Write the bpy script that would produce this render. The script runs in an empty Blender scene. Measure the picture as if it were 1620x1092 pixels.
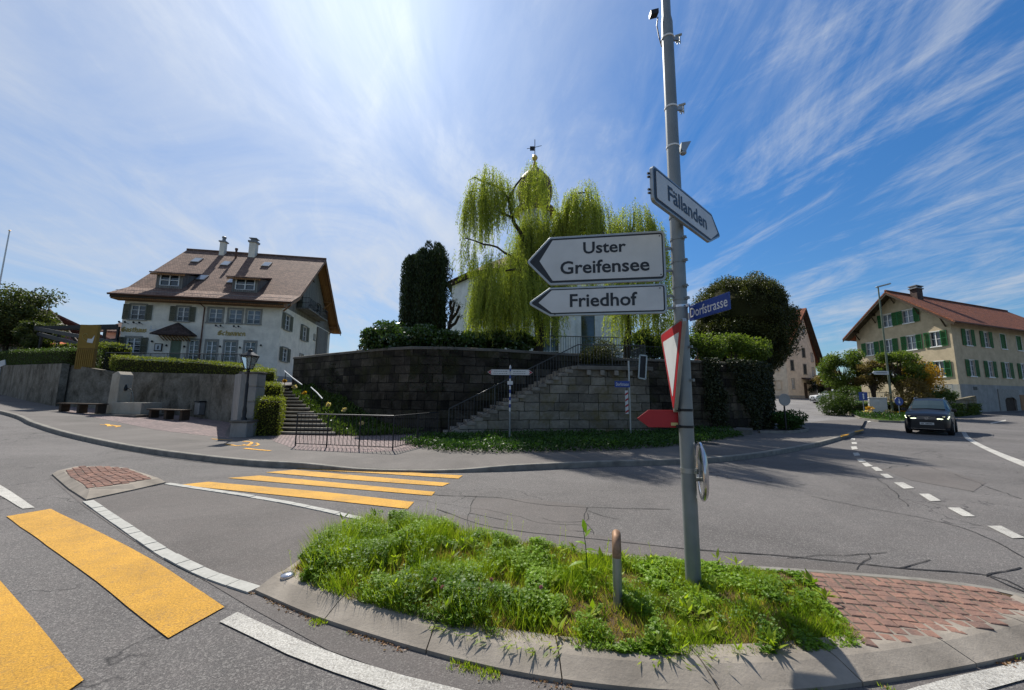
import bpy, bmesh, math, random
import numpy as np
from mathutils import Vector, Matrix, noise as mnoise
R_=math.radians
rng=np.random.default_rng(7); random.seed(7)
S=bpy.context.scene; COL=S.collection
# ---------------------------------------------------------------- camera
CAMH=1.65
cam=bpy.data.cameras.new('camera'); cam.sensor_width=36; cam.lens=608/1620*36
cam.clip_start=.05; cam.clip_end=3000
camo=bpy.data.objects.new('camera',cam); COL.objects.link(camo); S.camera=camo
CR=Matrix.Rotation(R_(97.45),4,'X')@Matrix.Rotation(R_(.58),4,'Z')
camo.matrix_world=Matrix.Translation((0,0,CAMH))@CR
S.render.resolution_x=1024; S.render.resolution_y=690
# ---------------------------------------------------------------- light
SUN_AZ=-22.; SUN_EL=49.5
sd=Vector((math.sin(R_(SUN_AZ))*math.cos(R_(SUN_EL)),math.cos(R_(SUN_AZ))*math.cos(R_(SUN_EL)),math.sin(R_(SUN_EL))))
sun=bpy.data.lights.new('sun','SUN'); sun.energy=4.6; sun.angle=R_(.5); sun.color=(1,.95,.87)
suno=bpy.data.objects.new('sun',sun); COL.objects.link(suno)
suno.rotation_euler=(-sd).to_track_quat('-Z','Y').to_euler()
S.view_settings.view_transform='Standard'; S.view_settings.look='None'
S.view_settings.exposure=.55; S.view_settings.gamma=1
W=bpy.data.worlds.new('World'); S.world=W; W.use_nodes=True
def build_world():
    nt=W.node_tree; nt.nodes.clear(); N=nt.nodes.new; L=nt.links.new
    out=N('ShaderNodeOutputWorld'); bg=N('ShaderNodeBackground'); bg.inputs[1].default_value=.115
    sky=N('ShaderNodeTexSky'); sky.sky_type='NISHITA'; sky.sun_disc=False
    sky.sun_elevation=R_(SUN_EL); sky.sun_rotation=R_(SUN_AZ); sky.air_density=1.0; sky.dust_density=.25; sky.ozone_density=3.0
    hsv=N('ShaderNodeHueSaturation'); hsv.inputs['Saturation'].default_value=1.25; hsv.inputs['Value'].default_value=.74
    L(sky.outputs[0],hsv.inputs['Color'])
    tc=N('ShaderNodeTexCoord')
    def vm(op,a,b=None):
        n=N('ShaderNodeVectorMath'); n.operation=op
        for i,x in enumerate((a,b)):
            if x is None: continue
            if isinstance(x,tuple): n.inputs[i].default_value=x
            else: L(x,n.inputs[i])
        return n
    def ma(op,a,b=None,c=None,cl=False):
        n=N('ShaderNodeMath'); n.operation=op; n.use_clamp=cl
        for i,x in enumerate((a,b,c)):
            if x is None: continue
            if isinstance(x,(int,float)): n.inputs[i].default_value=x
            else: L(x,n.inputs[i])
        return n.outputs[0]
    d=tc.outputs['Generated']; sep=N('ShaderNodeSeparateXYZ'); L(d,sep.inputs[0])
    zz=ma('ADD',ma('MAXIMUM',sep.outputs[2],0),.16)
    px=ma('DIVIDE',sep.outputs[0],zz); py=ma('DIVIDE',sep.outputs[1],zz)
    cb=N('ShaderNodeCombineXYZ'); L(px,cb.inputs[0]); L(py,cb.inputs[1])
    def noise(scale,detail,rough,dist,rot,sc,off=(0,0,0)):
        m0=N('ShaderNodeMapping'); m0.inputs['Rotation'].default_value=(0,0,R_(rot)); L(cb.outputs[0],m0.inputs[0])
        mp=N('ShaderNodeMapping'); mp.inputs['Scale'].default_value=sc; mp.inputs['Location'].default_value=off
        L(m0.outputs[0],mp.inputs[0]); n=N('ShaderNodeTexNoise'); n.inputs['Scale'].default_value=scale
        n.inputs['Detail'].default_value=detail; n.inputs['Roughness'].default_value=rough; n.inputs['Distortion'].default_value=dist
        L(mp.outputs[0],n.inputs['Vector']); return n.outputs[0]
    wisps=noise(1.15,10,.64,1.6,-80,(.62,1.25,1),(3.1,.7,0))
    fine=noise(2.7,10,.72,1.5,-108,(.5,1.45,1),(.3,2.7,0))
    big=noise(.55,4,.5,.5,20,(1,1,1),(5.3,1.1,0))
    dt=vm('DOT_PRODUCT',d,tuple(sd)).outputs['Value']
    near=ma('POWER',ma('MAXIMUM',dt,0),3.0)                 # thin cloud scatters sunlight forward
    def sstep(x,lo,hi,top=1.):
        mr=N('ShaderNodeMapRange'); mr.interpolation_type='SMOOTHSTEP'; mr.inputs[1].default_value=lo; mr.inputs[2].default_value=hi; mr.inputs[4].default_value=top
        L(x,mr.inputs[0]); return mr.outputs[0]
    side=ma('MULTIPLY_ADD',sep.outputs[0],-.50,.17)
    veil=ma('ADD',side,ma('MULTIPLY',near,.42)); veil=ma('ADD',veil,ma('MULTIPLY_ADD',big,.9,-.45)); veil=ma('ADD',veil,ma('MULTIPLY_ADD',wisps,1.2,-.6))
    veil=ma('MULTIPLY',ma('ADD',veil,.04,cl=True),.86)
    st=ma('ADD',ma('MULTIPLY',wisps,.5),ma('MULTIPLY',fine,.5)); st=ma('ADD',st,ma('MULTIPLY_ADD',big,.30,-.15)); st=sstep(st,.45,.72,.70)
    mk=ma('SUBTRACT',1,ma('MULTIPLY',ma('SUBTRACT',1,veil),ma('SUBTRACT',1,st)))
    mr=N('ShaderNodeMath'); mr.operation='MINIMUM'; mr.inputs[1].default_value=.9; L(mk,mr.inputs[0])
    # low horizon veil
    hz=ma('MULTIPLY',ma('POWER',ma('SUBTRACT',1,ma('MINIMUM',ma('MAXIMUM',sep.outputs[2],0),1)),9),.16)
    mask=ma('ADD',mr.outputs[0],hz,cl=True)
    cb2=ma('MULTIPLY_ADD',near,1.2,3.7)
    aur=ma('MULTIPLY',ma('POWER',ma('MAXIMUM',dt,0),26),2.6)
    bright=ma('ADD',cb2,aur)
    cc=N('ShaderNodeCombineColor'); L(ma('MULTIPLY',bright,.86),cc.inputs[0]); L(ma('MULTIPLY',bright,.945),cc.inputs[1]); L(ma('MULTIPLY',bright,1.08),cc.inputs[2])
    mix=N('ShaderNodeMix'); mix.data_type='RGBA'; L(mask,mix.inputs[0]); dk=ma('MULTIPLY_ADD',ma('POWER',ma('MAXIMUM',sep.outputs[2],0),.45),.62,.46)
    cap=N('ShaderNodeMix'); cap.data_type='RGBA'; cap.blend_type='MULTIPLY'; cap.inputs[0].default_value=1; L(hsv.outputs[0],cap.inputs[6]); cd=N('ShaderNodeCombineColor'); L(ma('MULTIPLY',dk,.8),cd.inputs[0]); L(dk,cd.inputs[1]); L(ma('MULTIPLY',dk,1.12),cd.inputs[2]); L(cd.outputs[0],cap.inputs[7]); L(cap.outputs[2],mix.inputs[6]); L(cc.outputs[0],mix.inputs[7])
    L(mix.outputs[2],bg.inputs[0]); L(bg.outputs[0],out.inputs[0])
build_world()

# ---------------------------------------------------------------- survey: places on the ground measured from the picture
def ray(u,v): return CR.to_3x3()@Vector(((u-810)/608,-(v-546)/608,-1))
def sp(t,k=2.): return k*math.log1p(math.exp(min(t/k,40)))
def gz(x,y):
    s=min(max((x-5)/12,0),1); s=s*s*(3-2*s)
    return .045*sp(-x-10)+.045*sp(y-24)*s
def G(u,v,off=0.):
    d=ray(u,v); t=.5
    for _ in range(60):
        pass
    lo,hi=.3,.3
    while hi<400:
        hi+=.25
        if CAMH+d.z*hi<gz(d.x*hi,d.y*hi)+off: break
    lo=hi-.25
    for _ in range(18):
        m=(lo+hi)/2
        if CAMH+d.z*m<gz(d.x*m,d.y*m)+off: hi=m
        else: lo=m
    return Vector((d.x*hi,d.y*hi,CAMH+d.z*hi))
def D(u,v,Y):
    d=ray(u,v); t=Y/d.y; return Vector((d.x*t,Y,CAMH+d.z*t))
def Z(u,v,z):
    d=ray(u,v); t=(z-CAMH)/d.z; return Vector((d.x*t,d.y*t,z))
# ---------------------------------------------------------------- materials
MATS={}
def mat(name,col,rough=.8,spec=.3,metal=0,noise=None,bump=None,col2=None,coord='Object',kind=None,**k):
    """noise=(scale,amount)  col2 second colour; bump=(scale,strength,dist)"""
    if name in MATS: return MATS[name]
    m=bpy.data.materials.new(name); m.use_nodes=True; nt=m.node_tree; N=nt.nodes.new; L=nt.links.new
    b=nt.nodes['Principled BSDF']; b.inputs['Roughness'].default_value=rough; b.inputs['Metallic'].default_value=metal
    b.inputs['Specular IOR Level'].default_value=spec; b.inputs['Base Color'].default_value=(*col,1)
    tc=N('ShaderNodeTexCoord'); geo=N('ShaderNodeNewGeometry')
    src=tc.outputs['UV'] if coord=='UV' else geo.outputs['Position']
    def ns(scale,detail=4,rg=.55,dist=0,vec=None):
        n=N('ShaderNodeTexNoise'); n.inputs['Scale'].default_value=scale; n.inputs['Detail'].default_value=detail; n.inputs['Roughness'].default_value=rg; n.inputs['Distortion'].default_value=dist
        L(vec or src,n.inputs['Vector']); return n.outputs[0]
    def ramp(f,stops):
        r=N('ShaderNodeValToRGB'); e=r.color_ramp.elements
        while len(e)<len(stops): e.new(.5)
        for q,(p,c) in zip(e,stops): q.position=p; q.color=(*c,1) if len(c)==3 else c
        L(f,r.inputs[0]); return r.outputs[0]
    def mixc(f,a,c,mode='MIX'):
        n=N('ShaderNodeMix'); n.data_type='RGBA'; n.blend_type=mode
        for i,x in ((0,f),(6,a),(7,c)):
            if isinstance(x,(int,float)): n.inputs[i].default_value=x
            elif isinstance(x,tuple): n.inputs[i].default_value=(*x,1)
            else: L(x,n.inputs[i])
        return n.outputs[2]
    cur=None
    if noise:
        c2=col2 or tuple(c*(1-noise[1]) for c in col)
        cur=ramp(ns(noise[0],6,.6,.3),[(.32,c2),(.68,col)])
    if kind:
        cur=kind(dict(N=N,L=L,ns=ns,ramp=ramp,mixc=mixc,src=src,b=b,tc=tc,geo=geo,col=col,cur=cur,nt=nt))
    if cur is not None: L(cur,b.inputs['Base Color'])
    if bump and not b.inputs['Normal'].is_linked:
        bp=N('ShaderNodeBump'); bp.inputs['Strength'].default_value=bump[1]; bp.inputs['Distance'].default_value=bump[2]
        L(ns(bump[0],5,.65),bp.inputs['Height']); L(bp.outputs[0],b.inputs['Normal'])
    for kk,vv in k.items(): b.inputs[kk].default_value=vv
    MATS[name]=m; return m
def addbump(q,h,strength,dist):
    bp=q['N']('ShaderNodeBump'); bp.inputs['Strength'].default_value=strength; bp.inputs['Distance'].default_value=dist
    q['L'](h,bp.inputs['Height']); q['L'](bp.outputs[0],q['b'].inputs['Normal'])
def math_(q,op,a,b=None,cl=False):
    n=q['N']('ShaderNodeMath'); n.operation=op; n.use_clamp=cl
    for i,x in enumerate((a,b)):
        if x is None: continue
        if isinstance(x,(int,float)): n.inputs[i].default_value=x
        else: q['L'](x,n.inputs[i])
    return n.outputs[0]
def k_asphalt(spk=.5,crack=True):
    def f(q):
        ns,ramp,mixc=q['ns'],q['ramp'],q['mixc']; c=q['col']
        big=ramp(ns(.35,7,.68,.5),[(.3,tuple(x*.66 for x in c)),(.7,tuple(x*1.16 for x in c))])
        mid=mixc(.35,big,ramp(ns(3.2,6,.7),[(.3,(.45,)*3),(.7,(.62,.58,.57))]),'OVERLAY')
        g=ns(150,3,.85)
        a=mixc(spk,mid,ramp(g,[(.36,(.12,.12,.125)),(.5,(.5,.5,.5)),(.64,(.95,.92,.88))]),'OVERLAY')
        vo=q['N']('ShaderNodeTexVoronoi'); vo.inputs['Scale'].default_value=105; q['L'](q['src'],vo.inputs['Vector'])
        st=ramp(vo.outputs['Color'],[(.66,(0,0,0)),(.82,(1,1,1))])
        a=mixc(math_(q,'MULTIPLY',st,spk*.42),a,(.36,.34,.31))
        h=math_(q,'ADD',g,math_(q,'MULTIPLY',vo.outputs['Distance'],.8))
        if crack:
            v=q['N']('ShaderNodeTexVoronoi'); v.feature='DISTANCE_TO_EDGE'; v.inputs['Scale'].default_value=.62
            w=q['N']('ShaderNodeVectorMath'); w.operation='MULTIPLY_ADD'
            nn=q['N']('ShaderNodeTexNoise'); nn.inputs['Scale'].default_value=1.7; nn.inputs['Detail'].default_value=7; q['L'](q['src'],nn.inputs['Vector'])
            q['L'](nn.outputs['Color'],w.inputs[0]); w.inputs[1].default_value=(1.1,1.1,1.1); q['L'](q['src'],w.inputs[2]); q['L'](w.outputs[0],v.inputs['Vector'])
            ln=ramp(v.outputs['Distance'],[(.0,(1,1,1)),(.011,(0,0,0))])
            mk=ramp(ns(.28,2,.5),[(.47,(0,0,0)),(.56,(1,1,1))])
            a=mixc(math_(q,'MULTIPLY',math_(q,'MULTIPLY',ln,mk),.75),a,(.012,.012,.013))
        addbump(q,h,.55,.006); return a
    return f
def k_brick(bw,bh,mortar,c1,c2,cm,stain=.5,bumpd=.02,msz=.02,moss=None,off=.5,dark=(.35,.35,.35),stscale=.7,nh=.4,sq=1.):
    def f(q):
        N,L=q['N'],q['L']
        br=N('ShaderNodeTexBrick'); br.inputs['Scale'].default_value=1; br.inputs['Brick Width'].default_value=bw; br.inputs['Row Height'].default_value=bh
        br.inputs['Mortar Size'].default_value=msz; br.inputs['Mortar Smooth'].default_value=.4; br.offset=off; br.squash=sq; br.squash_frequency=3
        br.inputs['Color1'].default_value=(*c1,1); br.inputs['Color2'].default_value=(*c2,1); br.inputs['Mortar'].default_value=(*cm,1); br.inputs['Bias'].default_value=0
        wv=N('ShaderNodeVectorMath'); wv.operation='MULTIPLY_ADD'
        nn=N('ShaderNodeTexNoise'); nn.inputs['Scale'].default_value=3.2; nn.inputs['Detail'].default_value=6; L(q['tc'].outputs['UV'],nn.inputs['Vector'])
        L(nn.outputs['Color'],wv.inputs[0]); wv.inputs[1].default_value=(bh*.22,)*3; L(q['tc'].outputs['UV'],wv.inputs[2]); L(wv.outputs[0],br.inputs['Vector'])
        c=br.outputs['Color']
        c=q['mixc'](.55,c,q['ramp'](q['ns'](7,6,.7),[(.3,(.3,.3,.3)),(.7,(.68,.68,.68))]),'OVERLAY')
        st=q['ramp'](q['ns'](stscale,7,.68,.6),[(.38,(0,0,0)),(.62,(1,1,1))])
        c=q['mixc'](math_(q,'MULTIPLY',st,stain),c,q['mixc'](1.,c,dark,'MULTIPLY'))
        if moss:
            ms=q['ramp'](q['ns'](.9,6,.7,.3),[(.5,(0,0,0)),(.64,(1,1,1))])
            c=q['mixc'](math_(q,'MULTIPLY',ms,.7),c,moss)
        h=math_(q,'ADD',math_(q,'MULTIPLY',br.outputs['Fac'],-1),math_(q,'MULTIPLY',q['ns'](9,6,.7),nh))
        addbump(q,h,.8,bumpd); return c
    return f
def k_tile(q):
    N,L=q['N'],q['L']; c=q['col']
    br=N('ShaderNodeTexBrick'); br.inputs['Scale'].default_value=1; br.inputs['Brick Width'].default_value=.2; br.inputs['Row Height'].default_value=.17
    br.inputs['Mortar Size'].default_value=.012; br.inputs['Color1'].default_value=(*c,1); br.inputs['Color2'].default_value=(c[0]*.5,c[1]*.5,c[2]*.52,1)
    br.inputs['Mortar'].default_value=(c[0]*.35,c[1]*.33,c[2]*.33,1); L(q['tc'].outputs['UV'],br.inputs['Vector'])
    a=q['mixc'](.6,br.outputs['Color'],q['ramp'](q['ns'](5,6,.75),[(.3,(.3,.3,.3)),(.7,(.72,.68,.64))]),'OVERLAY')
    a=q['mixc'](.5,a,q['ramp'](q['ns'](.8,5,.6,.5),[(.35,(.4,.4,.4)),(.65,(.6,.6,.58))]),'OVERLAY')
    # row step
    sx=N('ShaderNodeSeparateXYZ'); L(q['tc'].outputs['UV'],sx.inputs[0])
    fr=math_(q,'FRACT',math_(q,'DIVIDE',sx.outputs[1],.17))
    h=math_(q,'ADD',math_(q,'MULTIPLY',fr,-.8),math_(q,'MULTIPLY',br.outputs['Fac'],-.5))
    addbump(q,h,.9,.03); return a
def k_plank(q):
    N,L=q['N'],q['L']; c=q['col']
    br=N('ShaderNodeTexBrick'); br.offset=0; br.inputs['Scale'].default_value=1; br.inputs['Brick Width'].default_value=.16; br.inputs['Row Height'].default_value=30
    br.inputs['Mortar Size'].default_value=.012; br.inputs['Color1'].default_value=(*c,1); br.inputs['Color2'].default_value=tuple(x*.65 for x in c)+(1,); br.inputs['Mortar'].default_value=tuple(x*.2 for x in c)+(1,)
    L(q['tc'].outputs['UV'],br.inputs['Vector'])
    mp=N('ShaderNodeMapping'); mp.inputs['Scale'].default_value=(14,1,1); L(q['tc'].outputs['UV'],mp.inputs[0])
    a=q['mixc'](.6,br.outputs['Color'],q['ramp'](q['ns'](2,6,.7,.2,mp.outputs[0]),[(.3,(.3,.3,.3)),(.7,(.65,.65,.65))]),'OVERLAY')
    addbump(q,math_(q,'MULTIPLY',br.outputs['Fac'],-1),.6,.01); return a
def k_streak(amount=.5,dark=(.35,.34,.33),panel=None,sc=(2.4,.35)):
    def f(q):
        N,L=q['N'],q['L']
        mp=N('ShaderNodeMapping'); mp.inputs['Scale'].default_value=(sc[0],sc[1],1); L(q['tc'].outputs['UV'],mp.inputs[0])
        st=q['ramp'](q['ns'](1.1,7,.7,.12,mp.outputs[0]),[(.48,(0,0,0)),(.68,(1,1,1))])
        base=q['ramp'](q['ns'](1.3,6,.65),[(.3,tuple(x*.78 for x in q['col'])),(.7,tuple(x*1.1 for x in q['col']))])
        c=q['mixc'](math_(q,'MULTIPLY',st,amount),base,q['mixc'](1.,base,dark,'MULTIPLY'))
        h=q['ns'](30,6,.7)
        if panel:
            bl=q['ramp'](q['ns'](.9,8,.75,.8),[(.42,(0,0,0)),(.6,(1,1,1))]); c=q['mixc'](math_(q,'MULTIPLY',bl,.75),c,q['mixc'](1.,c,(.42,.41,.36),'MULTIPLY'))
            c=q['mixc'](.55,c,q['ramp'](q['ns'](9,7,.75),[(.3,(.25,.25,.25)),(.7,(.72,.72,.7))]),'OVERLAY')
            br=N('ShaderNodeTexBrick'); br.offset=0; br.inputs['Scale'].default_value=1; br.inputs['Brick Width'].default_value=panel[0]; br.inputs['Row Height'].default_value=panel[1]; br.inputs['Mortar Size'].default_value=.02
            L(q['tc'].outputs['UV'],br.inputs['Vector']); c=q['mixc'](math_(q,'MULTIPLY',br.outputs['Fac'],.55),c,(.03,.03,.03))
        addbump(q,h,.45,.01); return c
    return f
def k_paint(q):
    g=q['ns'](78,4,.9)
    c=q['col']
    a=q['mixc'](.62,q['ramp'](q['ns'](1.1,7,.75),[(.3,tuple(x*.66 for x in c)),(.66,c)]),q['ramp'](g,[(.36,(.12,.1,.08)),(.62,(.8,.8,.8))]),'OVERLAY')
    w=q['ramp'](q['ns'](17,8,.85,.4),[(.34,(1,1,1)),(.44,(0,0,0))])
    w2=q['ramp'](q['ns'](2.1,9,.8,.8),[(.50,(0,0,0)),(.68,(1,1,1))]); w3=q['ramp'](q['ns'](48,5,.9),[(.46,(0,0,0)),(.56,(1,1,1))])
    a=q['mixc'](math_(q,'MULTIPLY',math_(q,'MULTIPLY',w2,w3),.62),a,(.10,.092,.088))
    a=q['mixc'](math_(q,'MULTIPLY',w,.62),a,(.09,.085,.085))
    addbump(q,g,.9,.009); return a
def leafmat(name,c1,c2,c3=None,trans=.45,rough=.5,spec=.25):
    m=bpy.data.materials.new(name); m.use_nodes=True; nt=m.node_tree; nt.nodes.clear(); N=nt.nodes.new; L=nt.links.new
    o=N('ShaderNodeOutputMaterial'); at=N('ShaderNodeAttribute'); at.attribute_name='rnd'
    r=N('ShaderNodeValToRGB'); e=r.color_ramp.elements; e[0].color=(*c1,1); e[1].color=(*c2,1)
    if c3: q=e.new(.93); q.color=(*c2,1); e[-1].position=1; e[-1].color=(*c3,1)
    L(at.outputs['Fac'],r.inputs[0])
    b=N('ShaderNodeBsdfPrincipled'); b.inputs['Roughness'].default_value=rough; b.inputs['Specular IOR Level'].default_value=spec; L(r.outputs[0],b.inputs['Base Color'])
    t=N('ShaderNodeBsdfTranslucent'); 
    g=N('ShaderNodeMix'); g.data_type='RGBA'; g.blend_type='MULTIPLY'; g.inputs[0].default_value=1; L(r.outputs[0],g.inputs[6]); g.inputs[7].default_value=(1.35,1.5,.7,1); L(g.outputs[2],t.inputs[0])
    mx=N('ShaderNodeMixShader'); mx.inputs[0].default_value=trans; L(b.outputs[0],mx.inputs[1]); L(t.outputs[0],mx.inputs[2]); L(mx.outputs[0],o.inputs[0])
    MATS[name]=m; return m
M=dict(
 asphalt=mat('asphalt',(.113,.107,.103),.9,.25,kind=k_asphalt(.75)),
 smooth=mat('smooth asphalt',(.118,.108,.101),.9,.25,kind=k_asphalt(.38,False)),
 pave=mat('pavement asphalt',(.13,.12,.11),.9,.25,kind=k_asphalt(.25,False)),
 street=mat('side street asphalt',(.17,.165,.16),.9,.25,kind=k_asphalt(.25,True)),
 crack=mat('tar crack',(.022,.021,.021),.8,noise=(9,.6)),
 yellow=mat('yellow paint',(.60,.315,.028),.75,kind=k_paint),
 orange=mat('orange spray paint',(.75,.38,.03),.8,kind=k_paint),
 whitep=mat('white road paint',(.50,.485,.44),.75,kind=k_paint),
 setts=mat('white sett',(.38,.375,.34),.8,noise=(18,.25),bump=(60,.4,.005)),
 kerb=mat('kerb concrete',(.30,.262,.215),.9,.2,noise=(2.4,.45),bump=(55,.5,.008)),
 kerbl=mat('pale kerb granite',(.25,.235,.205),.9,.2,noise=(4,.45),bump=(55,.5,.006)),
 red=mat('porphyry setts',(.27,.15,.11),.9,.15,noise=(6,.5),col2=(.14,.095,.08),bump=(45,.7,.012)),
 soil=mat('dry soil',(.12,.085,.05),1,.1,noise=(9,.5),bump=(30,.8,.03)),
 earth=mat('garden earth',(.06,.055,.03),1,.1,noise=(3,.5),bump=(20,.8,.03)),
 lawn=mat('lawn ground',(.06,.10,.02),1,.1,noise=(2,.4),bump=(40,.8,.03)),
 hills=mat('far meadow',(.05,.08,.025),1,.1,noise=(.05,.4)),
 cobble=mat('small cobbles',(.26,.2,.19),.9,coord='UV',kind=k_brick(.12,.12,.01,(.32,.235,.22),(.20,.16,.155),(.09,.075,.07),.3,.02,.014,stscale=.4)),
 church_wall=mat('weathered stone wall',(.1,.09,.08),.95,.15,coord='UV',kind=k_brick(.85,.36,.01,(.13,.11,.083),(.038,.033,.027),(.016,.014,.012),.92,.08,.018,(.042,.042,.016),dark=(.28,.27,.25),stscale=1.1,nh=1.4,off=.43,sq=.62)),
 stair_stone=mat('stair masonry sandstone',(.2,.18,.14),.95,.15,coord='UV',kind=k_brick(.78,.33,.01,(.29,.26,.205),(.17,.155,.125),(.05,.045,.037),.7,.05,.014,(.13,.105,.035),dark=(.36,.34,.31),sq=.75,nh=.8)),
 steps=mat('worn step stone',(.30,.27,.22),.95,.15,noise=(3,.55),bump=(18,.6,.02)),
 coping=mat('stone coping',(.17,.155,.13),.95,.15,noise=(2,.5),bump=(18,.6,.02)),
 conc=mat('stained concrete wall',(.215,.195,.16),.92,.15,coord='UV',kind=k_streak(.95,(.26,.24,.2),(3.6,30),(.8,.45))),
 pierc=mat('pier stone',(.3,.285,.26),.92,.15,coord='UV',kind=k_streak(.5,(.4,.39,.37))),
 fount=mat('fountain limestone',(.42,.37,.29),.9,.2,coord='UV',kind=k_streak(.4,(.5,.47,.42))),
 render=mat('off white render',(.80,.735,.62),.9,.15,coord='UV',kind=k_streak(.18,(.7,.68,.64))),
 plinth=mat('grey plinth render',(.36,.34,.32),.9,.15,noise=(2,.2),bump=(40,.3,.01)),
 white_render=mat('church white render',(.80,.80,.79),.9,.15,coord='UV',kind=k_streak(.12,(.75,.75,.75))),
 beige=mat('beige roughcast',(.50,.41,.28),.95,.1,coord='UV',kind=k_streak(.22,(.75,.72,.7))),
 beige2=mat('warm white render',(.66,.58,.46),.95,.1,coord='UV',kind=k_streak(.2,(.75,.72,.7))),
 base_grey=mat('grey base course',(.30,.30,.285),.95,.1,coord='UV',kind=k_streak(.5,(.6,.6,.6))),
 tile=mat('brown clay tiles',(.26,.165,.125),.85,.2,coord='UV',kind=k_tile),
 tile_dark=mat('dark brown tiles',(.10,.07,.06),.85,.2,coord='UV',kind=k_tile),
 tile_red=mat('red clay tiles',(.23,.078,.038),.85,.2,coord='UV',kind=k_tile),
 tile_old=mat('old dark red tiles',(.16,.075,.055),.85,.2,coord='UV',kind=k_tile),
 wood=mat('varnished eave timber',(.34,.16,.055),.6,.3,coord='UV',kind=k_plank),
 wood_grey=mat('weathered grey boards',(.24,.225,.20),.85,.2,coord='UV',kind=k_plank),
 wood_dark=mat('dark timber',(.07,.05,.035),.8,.2,noise=(3,.4)),
 frame_grey=mat('grey stone surround',(.30,.29,.26),.85,.2,noise=(5,.25)),
 wframe=mat('white painted wood',(.74,.74,.72),.6,.3,noise=(4,.1)),
 sh_grey=mat('grey green shutter paint',(.14,.145,.11),.65,.3,noise=(4,.25)),
 sh_green=mat('green shutter paint',(.010,.13,.032),.55,.35,noise=(4,.25)),
 sh_dark=mat('dark shutter paint',(.045,.05,.05),.65,.3,noise=(4,.2)),
 glass=mat('window glass',(.035,.05,.06),.06,.8,noise=(1.2,.7)),
 glass_pale=mat('curtained window glass',(.17,.2,.23),.12,.7,noise=(2.2,.6)),
 skyglass=mat('skylight glass',(.3,.34,.38),.05,1,noise=(2,.2)),
 metal=mat('galvanised steel',(.36,.38,.38),.42,.5,.75,noise=(7,.2),bump=(60,.1,.002)),
 pole=mat('aluminium grey pole',(.225,.245,.245),.48,.45,.35,noise=(3.5,.22),bump=(80,.12,.002)),
 dmetal=mat('dark iron',(.03,.032,.035),.5,.4,.5,noise=(8,.4)),
 zinc=mat('zinc sheet',(.25,.245,.24),.5,.4,.6,noise=(3,.2)),
 railm=mat('worn dark railing',(.075,.08,.08),.45,.4,.4,noise=(8,.4)),
 copper=mat('brown copper',(.15,.075,.05),.65,.3,.1,noise=(2,.4)),
 gold=mat('gold leaf',(.75,.48,.16),.35,.5,.7,noise=(6,.2)),
 letter_gold=mat('ochre lettering',(.42,.31,.10),.6,.3,noise=(6,.2)),
 signw=mat('white sign sheeting',(.56,.57,.56),.45,.4,noise=(2.6,.18),bump=(30,.05,.002)),
 signk=mat('black sign film',(.018,.02,.024),.4,.4,noise=(10,.3)),
 signr=mat('red sign sheeting',(.36,.012,.018),.42,.4,noise=(6,.25)),
 signb=mat('blue sign enamel',(.025,.06,.27),.4,.4,noise=(5,.3)),
 signt=mat('sign lettering white',(.68,.68,.68),.5,noise=(10,.1)),
 sticker=mat('faded yellow sticker',(.6,.5,.2),.6,noise=(10,.2)),
 ysign=mat('ochre inn sign panel',(.24,.145,.018),.6,.3,noise=(3,.2)),
 ybox=mat('ochre slatted board',(.19,.105,.018),.6,.3,noise=(3,.2)),
 mirror=mat('mirror glass',(.6,.62,.6),.08,.8,.9),
 rust=mat('rusted orange tube',(.33,.20,.12),.6,.3,.3,noise=(22,.45)),
 carp=mat('deep black car paint',(.004,.005,.008),.34,.25,0,**{'Coat Weight':.22,'Coat Roughness':.08}),
 carw=mat('white car paint',(.6,.6,.6),.25,.5,**{'Coat Weight':1.}),
 carg=mat('windscreen glass',(.02,.035,.038),.08,.5),
 rubber=mat('tyre rubber',(.012,.012,.012),.85,.2),
 plastic=mat('black plastic',(.015,.015,.016),.5,.4),
 chrome=mat('chrome trim',(.5,.5,.52),.2,.6,.9),
 bark=mat('willow bark',(.065,.05,.038),.95,.1,noise=(6,.55),bump=(14,.9,.05)),
 bark2=mat('grey brown bark',(.10,.08,.06),.95,.1,noise=(6,.55),bump=(14,.9,.05)),
 cab=mat('grey cabinet polyester',(.5,.5,.47),.6,.3,noise=(3,.15)),
 water=mat('water',(.1,.14,.13),.03,.9),
)
def emit_mat(name,col,st):
    m=bpy.data.materials.new(name); m.use_nodes=True; b=m.node_tree.nodes['Principled BSDF']
    b.inputs['Base Color'].default_value=(*col,1); b.inputs['Emission Color'].default_value=(*col,1); b.inputs['Emission Strength'].default_value=st; b.inputs['Roughness'].default_value=.2
    return m
M['lamp_on']=emit_mat('lit headlight lens',(.85,.9,.6),2.2)
M['headglass']=mat('headlight housing',(.25,.27,.26),.1,.8)
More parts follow.
